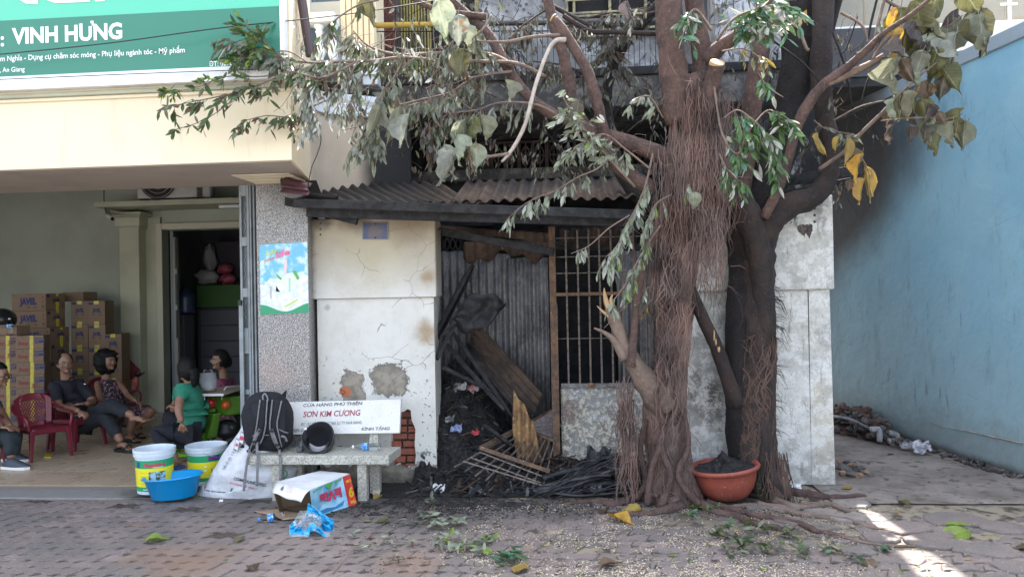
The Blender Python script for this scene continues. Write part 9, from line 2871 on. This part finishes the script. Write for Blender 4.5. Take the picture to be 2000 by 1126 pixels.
fallen('long twig of pale green leaves running to the bottom centre', [(860, 1050), (890, 1062), (930, 1058), (960, 1080), (990, 1098)], [(860, 1066, 8, 12), (890, 1078, 10, 14), (925, 1070, 14, 18), (950, 1058, 12, 14), (945, 1082, 12, 14), (880, 1055, 6, 12)], ['ashgreen', 'lime', 'ashgreen', 'greygreen'], 24, 2)
fallen('dark green sprig at the end of the long twig, bottom centre', [(985, 1085), (1000, 1095), (1015, 1100)], [(998, 1092, 18, 18), (985, 1098, 8, 14)], ['green', 'green', 'bluegreen'], 28, 3)
fallen('thin dry twig with few leaves at the bottom left of the wilted bunch', [(650, 1122), (690, 1080), (720, 1050), (760, 1020), (800, 1005)], [(700, 1078, 5, 8), (690, 1050, 5, 8), (720, 1066, 4, 8), (760, 1060, 5, 10), (780, 1100, 8, 12), (800, 1068, 6, 10)], ['ashgreen', 'greygreen', 'brown'], 18, 4)
fallen('tangle of green and dark sprigs in front of the pot, right of the seeds', [(1400, 1040), (1460, 1060), (1520, 1075), (1580, 1090)], [(1400, 1050, 10, 12), (1450, 1068, 14, 20), (1500, 1080, 14, 22), (1540, 1050, 10, 18), (1560, 1082, 10, 18), (1480, 1040, 10, 18), (1430, 1085, 8, 20)], ['green', 'dark', 'olive', 'drygreen', 'green'], 26, 5)
fallen('short sprig of green leaves near the base of the front tree roots', [(1350, 1005), (1390, 1003), (1420, 1010)], [(1350, 1010, 6, 10), (1392, 1000, 10, 10), (1420, 1030, 6, 12)], ['green', 'bright', 'bluegreen'], 18, 6)
fallen('dark sprig at the right of the broken slabs', [(1610, 1075), (1650, 1090), (1690, 1085)], [(1625, 1078, 9, 14), (1665, 1095, 8, 14), (1720, 1080, 6, 14)], ['green', 'dark', 'bluegreen'], 22, 7)
# thin sticks
for i, (a, b_) in enumerate([((700, 1100), (800, 1060)), ((1040, 1080), (1100, 1040)), ((1480, 1010), (1530, 1100)), ((1560, 990), (1640, 1002)), ((1200, 1048), (1260, 1020)), ((850, 1050), (905, 1090)), ((1660, 1030), (1700, 1062)), ((1300, 1032), (1350, 1018)), ((620, 1126), (668, 1095)), ((1000, 1040), (1030, 1018))]):
 g0, g1 = G(*a), G(*b_)
 MB().tube([g0+V((0, 0, .008+ground_h(g0.x, g0.y))), (g0+g1)/2+V((.01, .02, .018)), g1+V((0, 0, .008+ground_h(g1.x, g1.y)))], [.003, .003, .0015], 5).build('dry_stick', M_BARKG, smooth=True, label='thin dry stick lying '+['left of the long leafy twig', 'at the left edge of the seeds', 'across the green sprigs at the right', 'on the roots right of the pot', 'in the middle of the pale seeds', 'crossing the pale green twig', 'by the broken slabs at the sunlit strip', 'in front of the rooted tree foot', 'at the bottom edge below the plastic wrap', 'right of the wilted grey-green bunch'][i], cat='stick', group='dry sticks on the pavement')
# white wrappers and bits
for (px, py, r, c, lb_) in [(857, 963, .05, (.6, .6, .6), 'white crumpled wrapper in the soot in front of the burnt opening'), (1556, 958, .035, (.75, .75, .75), 'white paper scrap on the root right of the pot'), (735, 968, .03, (.55, .5, .4), 'pale crumpled scrap right of the bench leg'), (432, 980, .014, (.8, .8, .8), 'small white bit in front of the sack')]:
 g = G(px, py)
 scrap(g+V((0, 0, r*.45)), r, mk('litter_paper', c, rough=.6), lb_, 'litter', 'litter', seed=int(px))
# weeds by the pot
wd = thing('small_weed', 'thin climbing weed growing up beside the red clay pot', 'weed', G(1482, 975))
st_ = [P(1484, 975, 5.9), P(1480, 950, 5.88), P(1483, 930, 5.88), P(1480, 912, 5.88)]
MB().tube([V(a) for a in smooth_path([tuple(a) for a in st_], 5)], .002, 5).build('stem', LM['green'], wd, smooth=True)
for i in range(14):
 o = bpy.data.objects.new('leaf', leaf_me('s', i % 9, 'bright')); COL.objects.link(o); o.parent = wd
 p = P(1482+rg6.uniform(-5, 6), 972-i*4.4, 5.87)
 M = Matrix.Rotation(rg6.uniform(0, 6), 4, 'Z') @ Matrix.Rotation(rg6.uniform(.8, 1.8), 4, 'X') @ Matrix.Scale(.026, 4)
 M.translation = p-WORLD[wd]; o.matrix_local = M
# rubble heaps in the alley
M_RB1 = mk('rubble_brick', (.12, .065, .05), (.07, .048, .04), 10, .95, .01, 50)
M_RB2 = mk('rubble_grey', (.14, .125, .12), (.07, .065, .06), 10, .95, .01, 50)
rbl = MB()
def rock(mb, c, r, mi):
 s_ = rg6.uniform(0, 99)
 mb.ell(c, (r*rg6.uniform(.7, 1.3), r*rg6.uniform(.7, 1.2), r*rg6.uniform(.35, .7)), euler_m(rg6.uniform(-.5, .5), rg6.uniform(-.5, .5), rg6.uniform(0, 6)), 6, 4, mi, fn=lambda q, u: q*(1+.5*noise.noise(u*1.7+V((s_, 0, 0)))))
for i in range(520):
 px = rg6.uniform(1628, 1758)
 base = lerp(838, 870, (px-1628)/130)
 g = G(px, base+rg6.uniform(-32, 6))
 hgt_ = .26*sin(pi*min(1, max(0, (px-1600)/170)))*rg6.random()
 rock(rbl, g+V((0, 0, hgt_)), rg6.uniform(.02, .075), 0 if rg6.random() < .5 else 1)
rbl.build('rubble', [M_RB1, M_RB2], kind='stuff')
def piece(px, py, r, mat, lb_, grp=None):
 mb = MB(); g = G(px, py); rock(mb, g+V((0, 0, r*.3)), r, 0)
 mb.build('rubble_piece', mat, label=lb_, cat='rubble', group=grp)
for i, (px, py, r) in enumerate([(1638, 915, .05), (1652, 918, .06), (1665, 912, .05), (1676, 920, .06), (1645, 928, .06), (1664, 930, .055), (1690, 925, .05), (1700, 930, .045), (1680, 932, .05), (1655, 905, .04), (1635, 905, .05)]):
 piece(px, py, r, M_RB2 if i % 2 else mk('tile_shard', (.3, .2, .15), (.2, .14, .1), 12, .9), '%s broken brick in the pile by the right pier, %s' % (('grey', 'brown')[i % 2 == 1], ('nearest the pier', 'low in the first row', 'at its middle', 'on its right shoulder', 'in front near the pier', 'in front at its middle', 'off its right side', 'rightmost', 'front right', 'topmost', 'topmost beside the pier')[i]), 'broken bricks beside the right pier')
for i in range(26):
 px, py = rg6.uniform(1640, 1990), rg6.uniform(885, 985)
 piece(px, py, rg6.uniform(.008, .025), M_RB2, 'small loose stone on the alley floor', 'loose stones on the alley floor')
rbm = MB()
for i in range(160):
 t = rg6.random()
 q = b0.lerp(b1, t*1.05-.02)
 rock(rbm, V((q.x-abs(rg6.gauss(0, .06))-.03, q.y, .02)), rg6.uniform(.01, .035), rg6.randrange(2))
rbm.build('wall_foot_debris', [M_RB2, mk('dark_soil', (.05, .045, .04), rough=.95)], kind='stuff')
for i, (pts, lb_) in enumerate([([(1700, 838), (1715, 838), (1718, 845), (1718, 862)], 'bent grey pipe elbow in the rubble, standing in front'), ([(1738, 845), (1752, 850), (1750, 860), (1735, 860)], 'second pipe elbow at the right of the rubble heap'), ([(1628, 812), (1660, 818), (1698, 836)], 'long thin white pipe lying over the rubble'), ([(1668, 850), (1672, 835), (1676, 825)], 'dark pipe stub at the left of the rubble heap')]):
 Y0 = G(1700, 866).y-.1
 MB().tube([V(a) for a in smooth_path([tuple(P(x, y, Y0-.05*i+.3*(i == 2))) for x, y in pts], 4)], .03 if i < 2 else .015, 8).build('pipe', mk('pipe_grey', (.35, .35, .36), (.2, .2, .21), 12, .5) if i < 3 else BLACK, smooth=True, label=lb_, cat='pipe')
scrap(G(1800, 888)+V((0, 0, .04)), .09, mk('silver_scrap', (.5, .5, .55), (.2, .2, .22), 20, .3), 'crumpled silvery plastic on the alley floor by the blue wall', 'litter', 'litter', seed=31)
scrap(G(1770, 880)+V((0, 0, .03)), .06, mk('silver_scrap2', (.45, .45, .48), (.15, .15, .16), 20, .3), 'smaller silvery plastic left of the crumpled one', 'litter', 'litter', seed=33)
scrap(G(1912, 915)+V((0, 0, .02)), .05, BLACK, 'small black scrap at the foot of the blue wall', 'litter', 'litter', seed=35)
